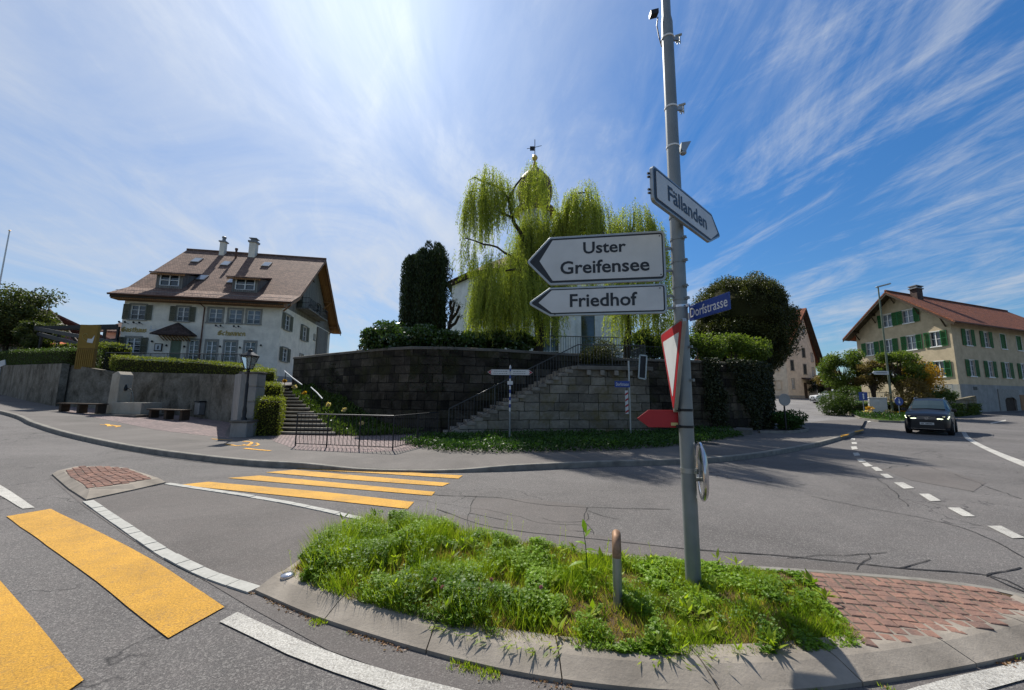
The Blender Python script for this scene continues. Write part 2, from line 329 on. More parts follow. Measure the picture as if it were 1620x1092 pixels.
LF=dict(
 willow=leafmat('willow leaf',(.075,.115,.014),(.44,.46,.09),trans=.5),
 yew=leafmat('yew needles',(.010,.020,.009),(.045,.065,.02),trans=.15),
 yewb=leafmat('dense evergreen leaf',(.016,.024,.008),(.12,.12,.03),trans=.25),
 laurel=leafmat('glossy laurel leaf',(.02,.045,.012),(.085,.14,.03),(.30,.32,.22),trans=.25,rough=.28,spec=.6),
 hedge=leafmat('hedge leaf',(.06,.085,.010),(.29,.30,.035),trans=.35),
 hedge2=leafmat('dark hedge leaf',(.03,.06,.012),(.10,.14,.025),trans=.3),
 tree=leafmat('spring tree leaf',(.05,.085,.015),(.17,.21,.035),trans=.42),
 apple=leafmat('blossoming tree leaf',(.03,.05,.014),(.115,.125,.035),(.50,.33,.30),trans=.3),
 forsythia=leafmat('orange yellow blossom',(.24,.13,.015),(.62,.34,.03),trans=.35),
 brown=leafmat('bronze young leaf',(.10,.075,.03),(.26,.18,.06),trans=.4),
 ivy=leafmat('dark ivy leaf',(.012,.022,.009),(.05,.055,.022),trans=.15),
 cover=leafmat('ground cover leaf',(.018,.045,.009),(.055,.115,.018),trans=.3),
 grass=leafmat('grass blade',(.07,.125,.008),(.38,.45,.035),trans=.48),
 clover=leafmat('clover leaf',(.045,.11,.008),(.23,.36,.022),trans=.42),
 dry=leafmat('dry grass',(.22,.16,.06),(.42,.30,.10),trans=.4),
 flower=leafmat('mixed blossoms',(.6,.42,.22),(.8,.72,.4),trans=.3),
 pink=leafmat('clover blossom',(.32,.12,.18),(.52,.24,.30),trans=.2),
 litter=leafmat('dead leaf litter',(.14,.06,.03),(.3,.18,.08),trans=.2),
)
# ---------------------------------------------------------------- object helpers
ROOTM={}
def tag(o,label=None,cat=None,group=None,kind=None):
    if label: o['label']=label
    if cat: o['category']=cat
    if group: o['group']=group
    if kind: o['kind']=kind
    return o
def thing(name,label,cat,loc=(0,0,0),rz=0.,group=None):
    o=bpy.data.objects.new(name,None); COL.objects.link(o); o.location=loc; o.rotation_euler=(0,0,R_(rz)); o.empty_display_size=.3
    ROOTM[o.name]=Matrix.Translation(loc)@Matrix.Rotation(R_(rz),4,'Z')
    return tag(o,label,cat,group)
class MB:
    def __init__(s): s.v=[]; s.f=[]; s.m=[]; s.mi=0
    def add(s,vs,fs):
        b=len(s.v); s.v+= [tuple(p) for p in vs]; s.f+=[tuple(b+i for i in f) for f in fs]; s.m+=[s.mi]*len(fs)
        return s
    def poly(s,pts): return s.add(pts,[tuple(range(len(pts)))])
    def box(s,x0,x1,y0,y1,z0,z1):
        return s.add([(x,y,z) for z in (z0,z1) for y in (y0,y1) for x in (x0,x1)],[(0,2,3,1),(4,5,7,6),(0,1,5,4),(2,6,7,3),(0,4,6,2),(1,3,7,5)])
    def obox(s,c,a,b,d):
        c,a,b,d=map(Vector,(c,a,b,d))
        return s.add([c+a*i+b*j+d*k for k in(-1,1) for j in(-1,1) for i in(-1,1)],[(0,2,3,1),(4,5,7,6),(0,1,5,4),(2,6,7,3),(0,4,6,2),(1,3,7,5)])
    def beam(s,p,q,w,h,up=(0,0,1)):
        p,q=Vector(p),Vector(q); d=(q-p); l=d.length; d.normalize(); u=Vector(up); r=d.cross(u)
        if r.length<1e-4: r=d.cross(Vector((1,0,0)))
        r.normalize(); u=r.cross(d)
        return s.obox((p+q)/2,d*l/2,r*w/2,u*h/2)
    def prism(s,poly,z0,z1):
        n=len(poly); Z0=z0 if hasattr(z0,'__len__') else [z0]*n; Z1=z1 if hasattr(z1,'__len__') else [z1]*n
        vs=[(p[0],p[1],Z0[i]) for i,p in enumerate(poly)]+[(p[0],p[1],Z1[i]) for i,p in enumerate(poly)]
        return s.add(vs,[tuple(range(n-1,-1,-1)),tuple(range(n,2*n))]+[(i,(i+1)%n,n+(i+1)%n,n+i) for i in range(n)])
    def ext(s,pts,vec):
        n=len(pts); vec=Vector(vec); P=[Vector(p) for p in pts]
        return s.add(P+[p+vec for p in P],[tuple(range(n-1,-1,-1)),tuple(range(n,2*n))]+[(i,(i+1)%n,n+(i+1)%n,n+i) for i in range(n)])
    def tube(s,pts,r,n=8,cap=True):
        P=[Vector(p) for p in pts]; k=len(P); rr=r if hasattr(r,'__len__') else [r]*k
        vs=[];prev=None
        for i in range(k):
            t=(P[min(i+1,k-1)]-P[max(i-1,0)]); t.normalize()
            if prev is None:
                a=t.cross(Vector((0,0,1)));
                if a.length<.05: a=t.cross(Vector((1,0,0)))
                a.normalize()
            else:
                a=prev-t*prev.dot(t)
                if a.length<1e-4: a=t.orthogonal()
                a.normalize()
            prev=a; b=t.cross(a)
            for j in range(n):
                an=2*math.pi*j/n; vs.append(P[i]+(a*math.cos(an)+b*math.sin(an))*rr[i])
        fs=[(i*n+j,i*n+(j+1)%n,(i+1)*n+(j+1)%n,(i+1)*n+j) for i in range(k-1) for j in range(n)]
        if cap: fs+=[tuple(range(n-1,-1,-1)),tuple((k-1)*n+j for j in range(n))]
        return s.add(vs,fs)
    def lathe(s,prof,c=(0,0,0),n=16,ax=None):
        c=Vector(c); vs=[]
        Mx=ax if ax else Matrix.Identity(3)
        for r,z in prof:
            for j in range(n):
                a=2*math.pi*j/n; vs.append(c+Mx@Vector((r*math.cos(a),r*math.sin(a),z)))
        k=len(prof); fs=[(i*n+j,i*n+(j+1)%n,(i+1)*n+(j+1)%n,(i+1)*n+j) for i in range(k-1) for j in range(n)]
        fs+=[tuple(range(n-1,-1,-1)),tuple((k-1)*n+j for j in range(n))]
        return s.add(vs,fs)
    def tri(s,me):  # append a mesh
        s.add([v.co.copy() for v in me.vertices],[tuple(p.vertices) for p in me.polygons]); return s
    def build(s,name,mats,parent=None,world=False,smooth=False,rec=True,origin=None,bevel=0,up=False):
        vs=[Vector(v) for v in s.v]; org=None
        rm=None
        if parent is not None: rm=ROOTM.get(parent.name)
        if world and rm is not None:
            im=rm.inverted(); vs=[im@v for v in vs]
        if parent is None:
            if origin is None:
                a=np.array([tuple(v) for v in vs]); origin=((a[:,0].min()+a[:,0].max())/2,(a[:,1].min()+a[:,1].max())/2,a[:,2].min())
            org=Vector(origin); vs=[v-org for v in vs]
        me=bpy.data.meshes.new(name); me.from_pydata([tuple(v) for v in vs],[],s.f)
        if not isinstance(mats,(list,tuple)): mats=[mats]
        for m in mats: me.materials.append(m)
        me.polygons.foreach_set('material_index',s.m)
        if rec or up:
            bm=bmesh.new(); bm.from_mesh(me); bm.normal_update()
            if rec: bmesh.ops.recalc_face_normals(bm,faces=bm.faces)
            if up:
                for f in bm.faces:
                    if f.normal.z<0: f.normal_flip()
            if bevel: bmesh.ops.bevel(bm,geom=[e for e in bm.edges if e.is_manifold and e.calc_face_angle(0)>.6],offset=bevel,segments=1,affect='EDGES',clamp_overlap=True)
            bm.to_mesh(me); bm.free()
        uv=me.uv_layers.new(name='UVMap'); n=len(me.polygons)
        co=np.empty(len(me.vertices)*3); me.vertices.foreach_get('co',co); co=co.reshape(-1,3)
        no=np.empty(n*3); me.polygons.foreach_get('normal',no); no=no.reshape(-1,3)
        lt=np.empty(n,int); me.polygons.foreach_get('loop_total',lt)
        vi=np.empty(len(me.loops),int); me.loops.foreach_get('vertex_index',vi)
        nn=np.repeat(no,lt,0); p=co[vi]
        t=np.stack([-nn[:,1],nn[:,0],0*nn[:,0]],1); l=np.linalg.norm(t,axis=1); flat=l<.3; t[flat]=(1,0,0); l[flat]=1; t/=l[:,None]
        w=np.cross(nn,t); w[flat]=(0,1,0)
        U=np.stack([(p*t).sum(1),(p*w).sum(1)],1); uv.data.foreach_set('uv',U.astype(np.float32).ravel())
        if smooth: me.polygons.foreach_set('use_smooth',[True]*n)
        me.update(); o=bpy.data.objects.new(name,me); COL.objects.link(o)
        if parent is not None:
            o.parent=parent
            if rm is not None: ROOTM[o.name]=rm
        else:
            o.location=org; ROOTM[o.name]=Matrix.Translation(org)
        if smooth:
            try: me.set_sharp_from_angle(angle=R_(40))
            except Exception: pass
        return o
def struct(o): o['kind']='structure'; return o
def leafobj(name,P,A,Wd,rnd,m,parent=None,world=True,tris=False):
    P=np.asarray(P,float);A=np.asarray(A,float);Wd=np.asarray(Wd,float); n=len(P)
    org=None
    if parent is not None and world:
        im=np.array(ROOTM[parent.name].inverted()); P=P@im[:3,:3].T+im[:3,3]; A=A@im[:3,:3].T; Wd=Wd@im[:3,:3].T
    if parent is None:
        org=np.array([(P[:,0].min()+P[:,0].max())/2,(P[:,1].min()+P[:,1].max())/2,P[:,2].min()]); P=P-org
    k=3 if tris else 4
    if tris: V=np.stack([P-Wd,P+Wd,P+A],1)
    else: V=np.stack([P,P+A*.45+Wd,P+A,P+A*.45-Wd],1)
    me=bpy.data.meshes.new(name); me.vertices.add(n*k); me.vertices.foreach_set('co',V.astype(np.float32).ravel())
    me.loops.add(n*k); me.loops.foreach_set('vertex_index',np.arange(n*k,dtype=np.int32)); me.polygons.add(n)
    me.polygons.foreach_set('loop_start',np.arange(0,n*k,k,dtype=np.int32))
    try: me.polygons.foreach_set('loop_total',np.full(n,k,dtype=np.int32))
    except Exception: pass
    me.materials.append(m); at=me.attributes.new('rnd','FLOAT','FACE'); at.data.foreach_set('value',np.clip(rnd,0,1).astype(np.float32))
    me.update(calc_edges=True); me.validate(); o=bpy.data.objects.new(name,me); COL.objects.link(o)
    if parent is not None:
        o.parent=parent; ROOTM[o.name]=ROOTM.get(parent.name,Matrix.Identity(4))
    else: o.location=org
    return o
def rdir(n):
    v=rng.normal(size=(n,3)); return v/np.linalg.norm(v,axis=1)[:,None]
def leaves_at(P,ln,wd,rnd,droop=0.,up=0.):
    n=len(P); a=rdir(n); a[:,2]+=up-droop; a/=np.linalg.norm(a,axis=1)[:,None]
    w=np.cross(a,rdir(n)); w/=np.linalg.norm(w,axis=1)[:,None]+1e-9
    s=rng.uniform(.65,1.3,n)[:,None]
    return P,a*ln*s,w*wd*s,rnd
def spline(pts,step=.5,closed=False):
    P=[Vector(p) for p in pts]; out=[]; n=len(P); rngi=range(n if closed else n-1)
    for i in rngi:
        if closed: a,b,c,d=P[(i-1)%n],P[i],P[(i+1)%n],P[(i+2)%n]
        else: a=P[i-1] if i>0 else P[0]*2-P[1]; b=P[i]; c=P[i+1]; d=P[i+2] if i+2<n else P[-1]*2-P[-2]
        k=max(1,int((c-b).length/step))
        for j in range(k):
            t=j/k; out.append(.5*((2*b)+(c-a)*t+(2*a-5*b+4*c-d)*t*t+(3*b-a-3*c+d)*t**3))
    if not closed: out.append(P[-1])
    return out
def inpoly(x,y,poly):
    r=np.zeros(len(x),bool); n=len(poly); j=n-1
    for i in range(n):
        xi,yi=poly[i][0],poly[i][1]; xj,yj=poly[j][0],poly[j][1]
        c=((yi>y)!=(yj>y))&(x<(xj-xi)*(y-yi)/(yj-yi+1e-12)+xi); r^=c; j=i
    return r
def text_mesh(txt,x0,x1,z0,z1,bold=.0,origin=None,ex=(1,0,0),ez=(0,0,1),thick=.004):
    """lettering fitted into a rectangle on a plane"""
    cu=bpy.data.curves.new('t','FONT'); cu.body=txt; cu.size=1; cu.offset=bold; cu.extrude=0; cu.resolution_u=3
    o=bpy.data.objects.new('t',cu); COL.objects.link(o)
    dg=bpy.context.evaluated_depsgraph_get(); me=bpy.data.meshes.new_from_object(o.evaluated_get(dg))
    a=np.array([v.co for v in me.vertices]); lo=a.min(0); hi=a.max(0)
    ex,ez=Vector(ex),Vector(ez); O=Vector(origin); mb=MB()
    vs=[O+ex*(x0+(p[0]-lo[0])/(hi[0]-lo[0])*(x1-x0))+ez*(z0+(p[1]-lo[1])/(hi[1]-lo[1])*(z1-z0)) for p in a]
    nrm=ex.cross(ez); nrm.normalize()
    mb.add(vs,[tuple(p.vertices) for p in me.polygons])
    bpy.data.objects.remove(o); bpy.data.curves.remove(cu); bpy.data.meshes.remove(me)
    return mb
# ================================================================ GROUND
def sheet(name,poly,off,m,step=.6,axes=None,slot=None,thick=0):
    """flat-lying sheet cut into small cells that follows the terrain"""
    bm=bmesh.new(); bm.faces.new([bm.verts.new((p[0],p[1],0)) for p in poly])
    xs=[p[0] for p in poly]; ys=[p[1] for p in poly]
    for ax,lo,hi in ((0,min(xs),max(xs)),(1,min(ys),max(ys))):
        t=math.ceil(lo/step)*step+.0137
        while t<hi:
            co=[0,0,0]; co[ax]=t; no=[0,0,0]; no[ax]=1
            bmesh.ops.bisect_plane(bm,geom=bm.verts[:]+bm.edges[:]+bm.faces[:],plane_co=co,plane_no=no,dist=1e-5); t+=step
    for v in bm.verts: v.co.z=gz(v.co.x,v.co.y)+(off(v.co.x,v.co.y) if callable(off) else off)
    bmesh.ops.triangulate(bm,faces=bm.faces[:])
    mb=MB(); bm.verts.ensure_lookup_table()
    mb.v=[tuple(v.co) for v in bm.verts]; mb.f=[tuple(v.index for v in f.verts) for f in bm.faces]; mb.m=[0]*len(mb.f); bm.free()
    return struct(mb.build(name,m,rec=False,up=True,origin=(0,0,0)))
def axis(*segs):
    a=[]
    for lo,hi,st in segs: a+=list(np.arange(lo,hi,st))
    return a+[segs[-1][1]]
def gridsheet(name,xs,ys,fz,m):
    n=len(xs); mb=MB(); mb.v=[(x,y,fz(x,y)) for y in ys for x in xs]
    mb.f=[(j*n+i,j*n+i+1,(j+1)*n+i+1,(j+1)*n+i) for j in range(len(ys)-1) for i in range(n-1)]; mb.m=[0]*len(mb.f)
    return struct(mb.build(name,m,rec=False,up=True,origin=(0,0,0)))
cl=lambda v,a,b:max(a,min(b,v))
gridsheet('ground',axis((-1400,-200,200),(-200,-60,20),(-60,90,3),(90,210,20),(210,1400,170)),axis((-300,-30,30),(-30,90,3),(90,210,20),(210,1400,170)),
  lambda x,y:gz(cl(x,-60,90),cl(y,-30,90))-.05+(-.0 if abs(x)<95 and -30<y<90 else -1.5),M['hills'])
gridsheet('road',axis((-70,-24,1.),(-24,24,.5),(24,100,1.)),axis((-28,0,1.),(0,24,.5),(24,86,1.)),gz,M['asphalt'])
# pavement with its kerb along the far side of the road
kerb_px=[(0,655),(50,674),(100,690),(200,712),(300,727),(400,738),(480,742),(560,746),(640,748),(730,748),(820,745),(950,739),(1080,735),(1180,727),(1270,712),(1318,700),(1344,691),(1366,683)]
KP=[G(u,v) for u,v in kerb_px]; KP=[Vector((KP[0].x-14,KP[0].y+6.5,0))]+KP
KS=spline([Vector((p.x,p.y,0)) for p in KP],.4)
def drop(x,y):
    return .125-.085*math.exp(-((x+2.3)/1.9)**4)*cl(1-(y-8.3)/1.6,0,1)
def along(path,prof,zoff=lambda x,y:0,closed=False):
    """sweep a (sideways, height) profile along a path on the terrain; sideways is to the left"""
    mb=MB(); k=len(prof); n=len(path); vs=[]
    for i,p in enumerate(path):
        t=(path[min(i+1,n-1)]-path[max(i-1,0)]); t=Vector((t.x,t.y,0)); t.normalize(); s=Vector((-t.y,t.x,0))
        for o,h in prof:
            q=p+s*o; vs.append((q.x,q.y,gz(p.x,p.y)+(h if not callable(h) else h(p.x,p.y))))
    fs=[(i*k+j,i*k+(j+1)%k,(i+1)*k+(j+1)%k,(i+1)*k+j) for i in range(n-1) for j in range(k)]
    mb.add(vs,fs); return mb
struct(along(KS,[(0,-.1),(.0,lambda x,y:drop(x,y)-.012),(.012,lambda x,y:drop(x,y)+.003),(.13,lambda x,y:drop(x,y)+.003),(.13,-.1)]).build('kerb',M['kerbl'],origin=(0,0,0)))
kin=[]
for i,p in enumerate(KS):
    t=(KS[min(i+1,len(KS)-1)]-KS[max(i-1,0)]); t.normalize(); kin.append(Vector((p.x-t.y*.12,p.y+t.x*.12)))
back=[(24.5,27.0),(20.5,25.5),(16.4,22.6),(15.5,23),(14,21),(11,18.9),(9.4,18),(6,17.3),(-4,16.2),(-12.6,21.5),(-13.5,19),(-17,20.6),(-22.5,22),(-25.6,22.3),(-30,24.4),(-38,29),(-44,32)]
struct(sheet('pavement',[(p.x,p.y) for p in kin]+back,lambda x,y:drop(x,y),M['pave'],.7))
# granite gutter line of low kerb face shows; side street behind
sheet('side_street',[(16.8,23.2),(20.7,25.9),(24.4,26.3),(28.2,29.5),(33,36),(47,54),(60,74),(46,74),(36,56),(26,42),(20,33)],.006,M['street'],.9)
# cobbled forecourts
cob=[Z(u,v,0) for u,v in ()]
def GP(l,off=.12): return [(lambda p:(p.x,p.y))(G(u,v,off)) for u,v in l]
sheet('cobbled_forecourt',GP([(100,652),(120,655),(180,667),(250,681),(310,688),(366,694)])+[(-9.9,13.6),(-12.95,18.1),(-16.5,20.2),(-22,21.5),(-25.2,21.8)],.129,M['cobble'],.7)
sheet('cobbled_stair_forecourt',GP([(432,698),(470,712),(560,716),(640,714)])+[(-2.3,13.4),(-4.2,15.6),(-6.5,15.4),(-9.1,14.5)],.129,M['cobble'],.7)
# smooth asphalt round the islands and in the crossing refuge
sheet('refuge_asphalt',[(p.x,p.y) for p in [G(u,v) for u,v in [(139,790),(200,835),(260,875),(330,910),(405,935)]]]+[(-1.95,4.2),(-1.8,5.15)]+[(p.x,p.y) for p in [G(u,v) for u,v in [(578,823),(500,806),(400,787),(264,766)]]],.005,M['smooth'],.6)
sheet('gutter_asphalt',GP([(575,826),(700,812),(839,829),(977,852),(1080,870),(1245,884),(1402,899),(1566,914),(1640,950)],0)+[(4.6,3.2),(4.2,3.45),(3.66,3.68),(2.71,3.84),(1.8,3.97),(.5,4.32),(-.9,4.87),(-1.8,5.17)],.004,M['smooth'],.6)
sheet('gutter_asphalt',GP([(80,757),(130,799),(194,844),(254,884),(326,920),(396,962),(520,1030),(640,1072),(800,1110),(1000,1135),(1200,1140),(1400,1118),(1520,1090),(1640,1060)],0)+GP([(1640,1040),(1500,1066),(1367,1087),(1150,1105),(916,1086),(801,1067),(705,1044),(610,1017),(495,979),(403,939),(330,913),(260,878),(200,838),(135,793),(80,752)],0),.004,M['smooth'],.6)
# painted markings
def strip(name,pl,pr,m,off=.009,step=.35):
    a=[G(*q) if len(q)==2 else Vector(q) for q in pl]; b=[G(*q) if len(q)==2 else Vector(q) for q in pr]
    L_=sum((a[i+1]-a[i]).length for i in range(len(a)-1)); n=max(2,int(L_/step))
    def rs(P):
        P=spline(P,.1) if len(P)>2 else P; d=[0]
        for i in range(len(P)-1): d.append(d[-1]+(P[i+1]-P[i]).length)
        out=[]
        for k in range(n+1):
            t=d[-1]*k/n; i=0
            while i<len(P)-2 and d[i+1]<t: i+=1
            f=(t-d[i])/max(d[i+1]-d[i],1e-6); out.append(P[i].lerp(P[i+1],f))
        return out
    A,B=rs(a),rs(b); mb=MB(); k=3
    for i in range(n+1):
        for j in range(k+1):
            p=A[i].lerp(B[i],j/k)
            e=.006*mnoise.noise(Vector((p.x*14,p.y*14,3))) if j in(0,k) else 0
            mb.v.append((p.x+e,p.y+e,gz(p.x,p.y)+off))
    mb.f=[(i*(k+1)+j,i*(k+1)+j+1,(i+1)*(k+1)+j+1,(i+1)*(k+1)+j) for i in range(n) for j in range(k)]; mb.m=[0]*len(mb.f)
    return struct(mb.build(name,m,rec=False,up=True,origin=(0,0,0)))
ys='yellow_crossing_stripe'
strip(ys,[(80,806),(220,875),(355,962)],[(10,818),(130,905),(265,1012)],M['yellow'])
strip(ys,[(-60,880),(0,920),(132,1078)],[(-200,960),(-60,1080),(30,1150)],M['yellow'])
strip(ys,[(330,763),(500,778),(655,795)],[(282,768),(460,786),(645,806)],M['yellow'])
strip(ys,[(410,753),(550,766),(688,779)],[(360,757),(520,771),(683,785)],M['yellow'])
strip(ys,[(465,744),(590,755),(712,765)],[(420,748),(560,760),(700,770)],M['yellow'])
strip(ys,[(500,738),(615,746),(732,753)],[(468,742),(600,750),(725,758)],M['yellow'])
ws='white_edge_line'
strip(ws,[(-60,734),(0,768),(55,804)],[(-62,751),(0,785),(35,806)],M['whitep'])
strip(ws,[(375,970),(500,1026),(620,1066),(745,1097),(850,1120)],[(348,985),(480,1048),(600,1090),(700,1118),(820,1145)],M['whitep'])
strip(ws,[(1380,1112),(1500,1075),(1620,1049),(1700,1030)],[(1420,1130),(1540,1100),(1640,1072),(1720,1050)],M['whitep'])
dash=[[(1346,694),(1353,694),(1353,697),(1346,697)],[(1347,700),(1355,700),(1356,703),(1348,703)],[(1346,707),(1355,706.5),(1357,711),(1348,712)],[(1349,717),(1358,716.5),(1361,721),(1352,722)],[(1354,724.5),(1364,724),(1368,729),(1359,730)],[(1357,723.6),(1357,723.6),(1357,723.7),(1357,723.7)]]
dash=dash[:4]+[[(1355,727),(1365,727),(1371,731),(1360,732)],[(1363,733),(1372,732.5),(1381,738),(1370,739)],[(1378,739.5),(1388,739.5),(1397,745.5),(1386,746)],[(1392,750.5),(1404,750.5),(1414,756.5),(1402,757)],[(1414,764),(1429,764),(1447,773),(1430,774)],[(1454,782),(1470,782),(1489,793),(1472,794)],[(1499,804),(1518,804),(1543,818),(1524,818)],[(1562,833),(1584,833),(1622,852),(1602,853)],[(1655,872),(1680,872),(1720,898),(1690,898)]]
for q in dash: strip('white_dash',[q[0],q[3]],[q[1],q[2]],M['whitep'])
strip('white_lane_line',[(1521,684),(1527,694),(1545,705),(1580,722),(1620,739),(1700,772)],[(1528,684),(1534,692),(1552,703),(1584,717),(1624,732),(1700,763)],M['whitep'])
for q in ([(1382,664),(1387,662),(1388,663.5),(1383,665.5)],[(1372,667),(1377,665.5),(1378,667),(1373,668.5)],[(1391,660.5),(1396,659.5),(1397,661),(1392,662)]): strip('white_dash',[q[0],q[3]],[q[1],q[2]],M['whitep'])
strip('white_lane_line',[(1566,669.5),(1591,664.5)],[(1568,671),(1592,666)],M['whitep'])
for q in ([(1330,694.5),(1343,691),(1344,693),(1331,697)],[(1352,687),(1366,684),(1368,685.5),(1354,689)]): strip('yellow_kerb_mark',[q[0],q[1]],[q[3],q[2]],M['orange'],.14)
# sprayed surveyor marks on the pavement
def spray(pts,w,off=.134):
    P=[G(u,v,.12) for u,v in pts]; P=spline([Vector((p.x,p.y,0)) for p in P],.15); mb=MB(); n=len(P)
    for i,p in enumerate(P):
        t=P[min(i+1,n-1)]-P[max(i-1,0)]; t.normalize(); s=Vector((-t.y,t.x,0))*w*(.7+.6*random.random())
        for q in (p-s,p+s): mb.v.append((q.x,q.y,gz(q.x,q.y)+off))
    mb.f=[(2*i,2*i+1,2*i+3,2*i+2) for i in range(n-1)]; mb.m=[0]*len(mb.f)
    struct(mb.build('sprayed_mark',M['orange'],rec=False,up=True,origin=(0,0,0)))
spray([(158,672.5),(175,673),(190,675.5)],.05); spray([(169,671.5),(174,675)],.07); spray([(182,676.5),(190,674)],.04)
spray([(335,695),(352,696.5),(368,697)],.03); spray([(357,703),(375,706),(392,705),(398,700.5),(385,699)],.05); spray([(384,704),(400,707),(409,704),(405,701.5)],.03); spray([(387,710),(405,712),(428,714)],.05)
# long tar cracks
def crack(pts,w=.012,jag=.05,off=.0065):
    P=[G(u,v) for u,v in pts]; P=spline([Vector((p.x,p.y,0)) for p in P],.09); n=len(P); mb=MB()
    for i,p in enumerate(P):
        t=P[min(i+1,n-1)]-P[max(i-1,0)]; t.normalize(); s=Vector((-t.y,t.x,0)); d=mnoise.noise(Vector((p.x*2.3,p.y*2.3,w*99)))*jag+mnoise.noise(Vector((p.x*11,p.y*11,w*9)))*jag*.35
        ww=w*(.45+1.1*abs(mnoise.noise(Vector((p.x*6,p.y*6,1)))))
        for q in (p+s*(d-ww),p+s*(d+ww)): mb.v.append((q.x,q.y,gz(q.x,q.y)+off))
    mb.f=[(2*i,2*i+1,2*i+3,2*i+2) for i in range(n-1)]; mb.m=[0]*len(mb.f)
    struct(mb.build('road_crack',M['crack'],rec=False,up=True,origin=(0,0,0)))
crack([(640,778),(698,784),(793,788),(839,797),(931,803),(1060,806)],.011)
crack([(690,806),(778,834),(916,851),(977,858),(1080,868),(1245,881),(1402,897),(1566,912),(1640,945)],.014,.02)
crack([(1245,884),(1300,879),(1340,881),(1375,878),(1402,874)],.008); crack([(1355,902),(1380,884),(1376,876)],.007); crack([(1421,899),(1450,890),(1470,886)],.008)
crack([(1283,786),(1350,800),(1413,812),(1470,822),(1528,837),(1570,856),(1620,882),(1660,900)],.009); crack([(1566,914),(1590,904),(1605,896)],.012); crack([(1566,914),(1597,928),(1640,945)],.024,.02)
crack([(931,803),(925,820),(936,845)],.009); crack([(752,785),(748,800),(738,822),(742,834)],.005); crack([(931,808),(950,816),(980,822)],.007); crack([(860,820),(880,826),(925,824),(928,812)],.006)
crack([(1400,742),(1450,736),(1500,748),(1560,770),(1620,790)],.009,.1); crack([(1560,706),(1590,722),(1620,724)],.008); crack([(1380,752),(1402,768),(1440,802)],.007)
crack([(1440,720),(1470,714),(1490,720)],.006); crack([(640,790),(720,800),(790,812),(850,826),(930,832)],.004,.09)
crack([(690,748.5),(560,747.5),(440,742.5),(300,729.5),(180,710)],.02,.01)
# older repair patches in the carriageway
sheet('road_patch',GP([(742,812),(868,838),(936,842),(926,800),(845,790),(752,788)],0),.0045,M['smooth'],.7)
sheet('road_patch',GP([(1395,742),(1480,738),(1560,764),(1540,778),(1440,760)],0),.0045,M['smooth'],.7)
# manhole covers
def manhole(p,r=.32):
    mb=MB(); mb.lathe([(r+.03,.0),(r+.03,.012),(r,.016),(r-.01,.01),(r-.04,.018),(.02,.02)],(p.x,p.y,p.z),20); return mb
tag(manhole(G(1225,735,.0)).build('manhole_cover',M['dmetal']),'round manhole cover in the carriageway near the bend of the far kerb','manhole cover') if False else None
tag(manhole(G(1120,702,.125)).build('manhole_cover',M['dmetal']),'dark round manhole cover in the shaded pavement behind the big sign pole','manhole cover')

# ---------------------------------------------------------------- big traffic island
BO=[G(u,v) for u,v in [(403,939),(495,979),(610,1017),(705,1044),(801,1067),(916,1086),(1030,1098),(1150,1103),(1260,1099),(1367,1087),(1500,1066),(1620,1040),(1700,1012)]]+[Vector((4.28,3.22,0)),Vector((4.25,3.42,0))]
BI=[Z(u,v,.085) for u,v in [(437,908),(513,940),(610,969),(678,987),(763,1010),(916,1032),(1015,1041),(1115,1044),(1245,1040),(1344,1030),(1478,1011),(1620,980),(1680,962)]]+[Vector((4.1,3.27,.085)),Vector((4.12,3.36,.085))]
def resample(P,n):
    P=spline(P,.03); d=[0]
    for i in range(len(P)-1): d.append(d[-1]+(P[i+1]-P[i]).length)
    out=[];i=0
    for k in range(n+1):
        t=d[-1]*k/n
        while i<len(P)-2 and d[i+1]<t: i+=1
        out.append(P[i].lerp(P[i+1],(t-d[i])/max(1e-6,d[i+1]-d[i])))
    return out
isl=thing('traffic_island_kerb','low rounded concrete kerb round the grassy traffic island','kerb',(1,3.4,0)); isl['kind']='structure'; 
for k_ in ('label','category'): del isl[k_]
NK=8; n=NK*14; A=resample(BO,n); B=resample(BI,n)
def kerbseg(A,B,inner=.14):
    mb=MB(); vs=[]; 
    for a,b in zip(A,B):
        h=Vector((b.x-a.x,b.y-a.y,0)); h.normalize()
        a0=Vector((a.x,a.y,gz(a.x,a.y)))
        for q in ((a0+Vector((0,0,-.03))),(a0+Vector((0,0,.028))),(a0.lerp(b,.1)+Vector((0,0,.025))),a0.lerp(b,.85)+Vector((0,0,.008)),b+h*.02+Vector((0,0,.003)),b+h*inner+Vector((0,0,.002)),b+h*(inner+.01)-Vector((0,0,.15))): vs.append(tuple(q))
    k=7; n=len(A); fs=[(i*k+j,i*k+j+1,(i+1)*k+j+1,(i+1)*k+j) for i in range(n-1) for j in range(k-1)]
    fs+=[tuple(range(k-1,-1,-1)),tuple((n-1)*k+j for j in range(k))]; mb.add(vs,fs); return mb
for k in range(NK):
    i0,i1=k*14,(k+1)*14
    a=A[i0:i1+1]; b=B[i0:i1+1]
    if k<NK-1: a=a[:-1]+[a[-2].lerp(a[-1],.86)]; b=b[:-1]+[b[-2].lerp(b[-1],.86)]
    kerbseg(a,b).build('kerb_stone',M['kerb'],isl,world=True,smooth=False)
FE=[Vector(p) for p in [(-2.03,3.62,0),(-2.0,4.2,0),(-1.82,5.1,0),(-.9,4.85,0),(.5,4.3,0),(1.8,3.95,0),(2.71,3.82,0),(3.66,3.66,0),(4.1,3.5,0),(4.22,3.38,0)]]
along(FE[:3],[(0,-.02),(0,.066),(-.012,.078),(-.1,.078),(-.1,-.02)]).build('kerb_stone',M['kerb'],isl,world=True)
along(spline(FE[2:],.2),[(0,-.02),(0,.066),(-.012,.078),(-.09,.078),(-.09,-.02)]).build('kerb_stone',M['kerbl'],isl,world=True)
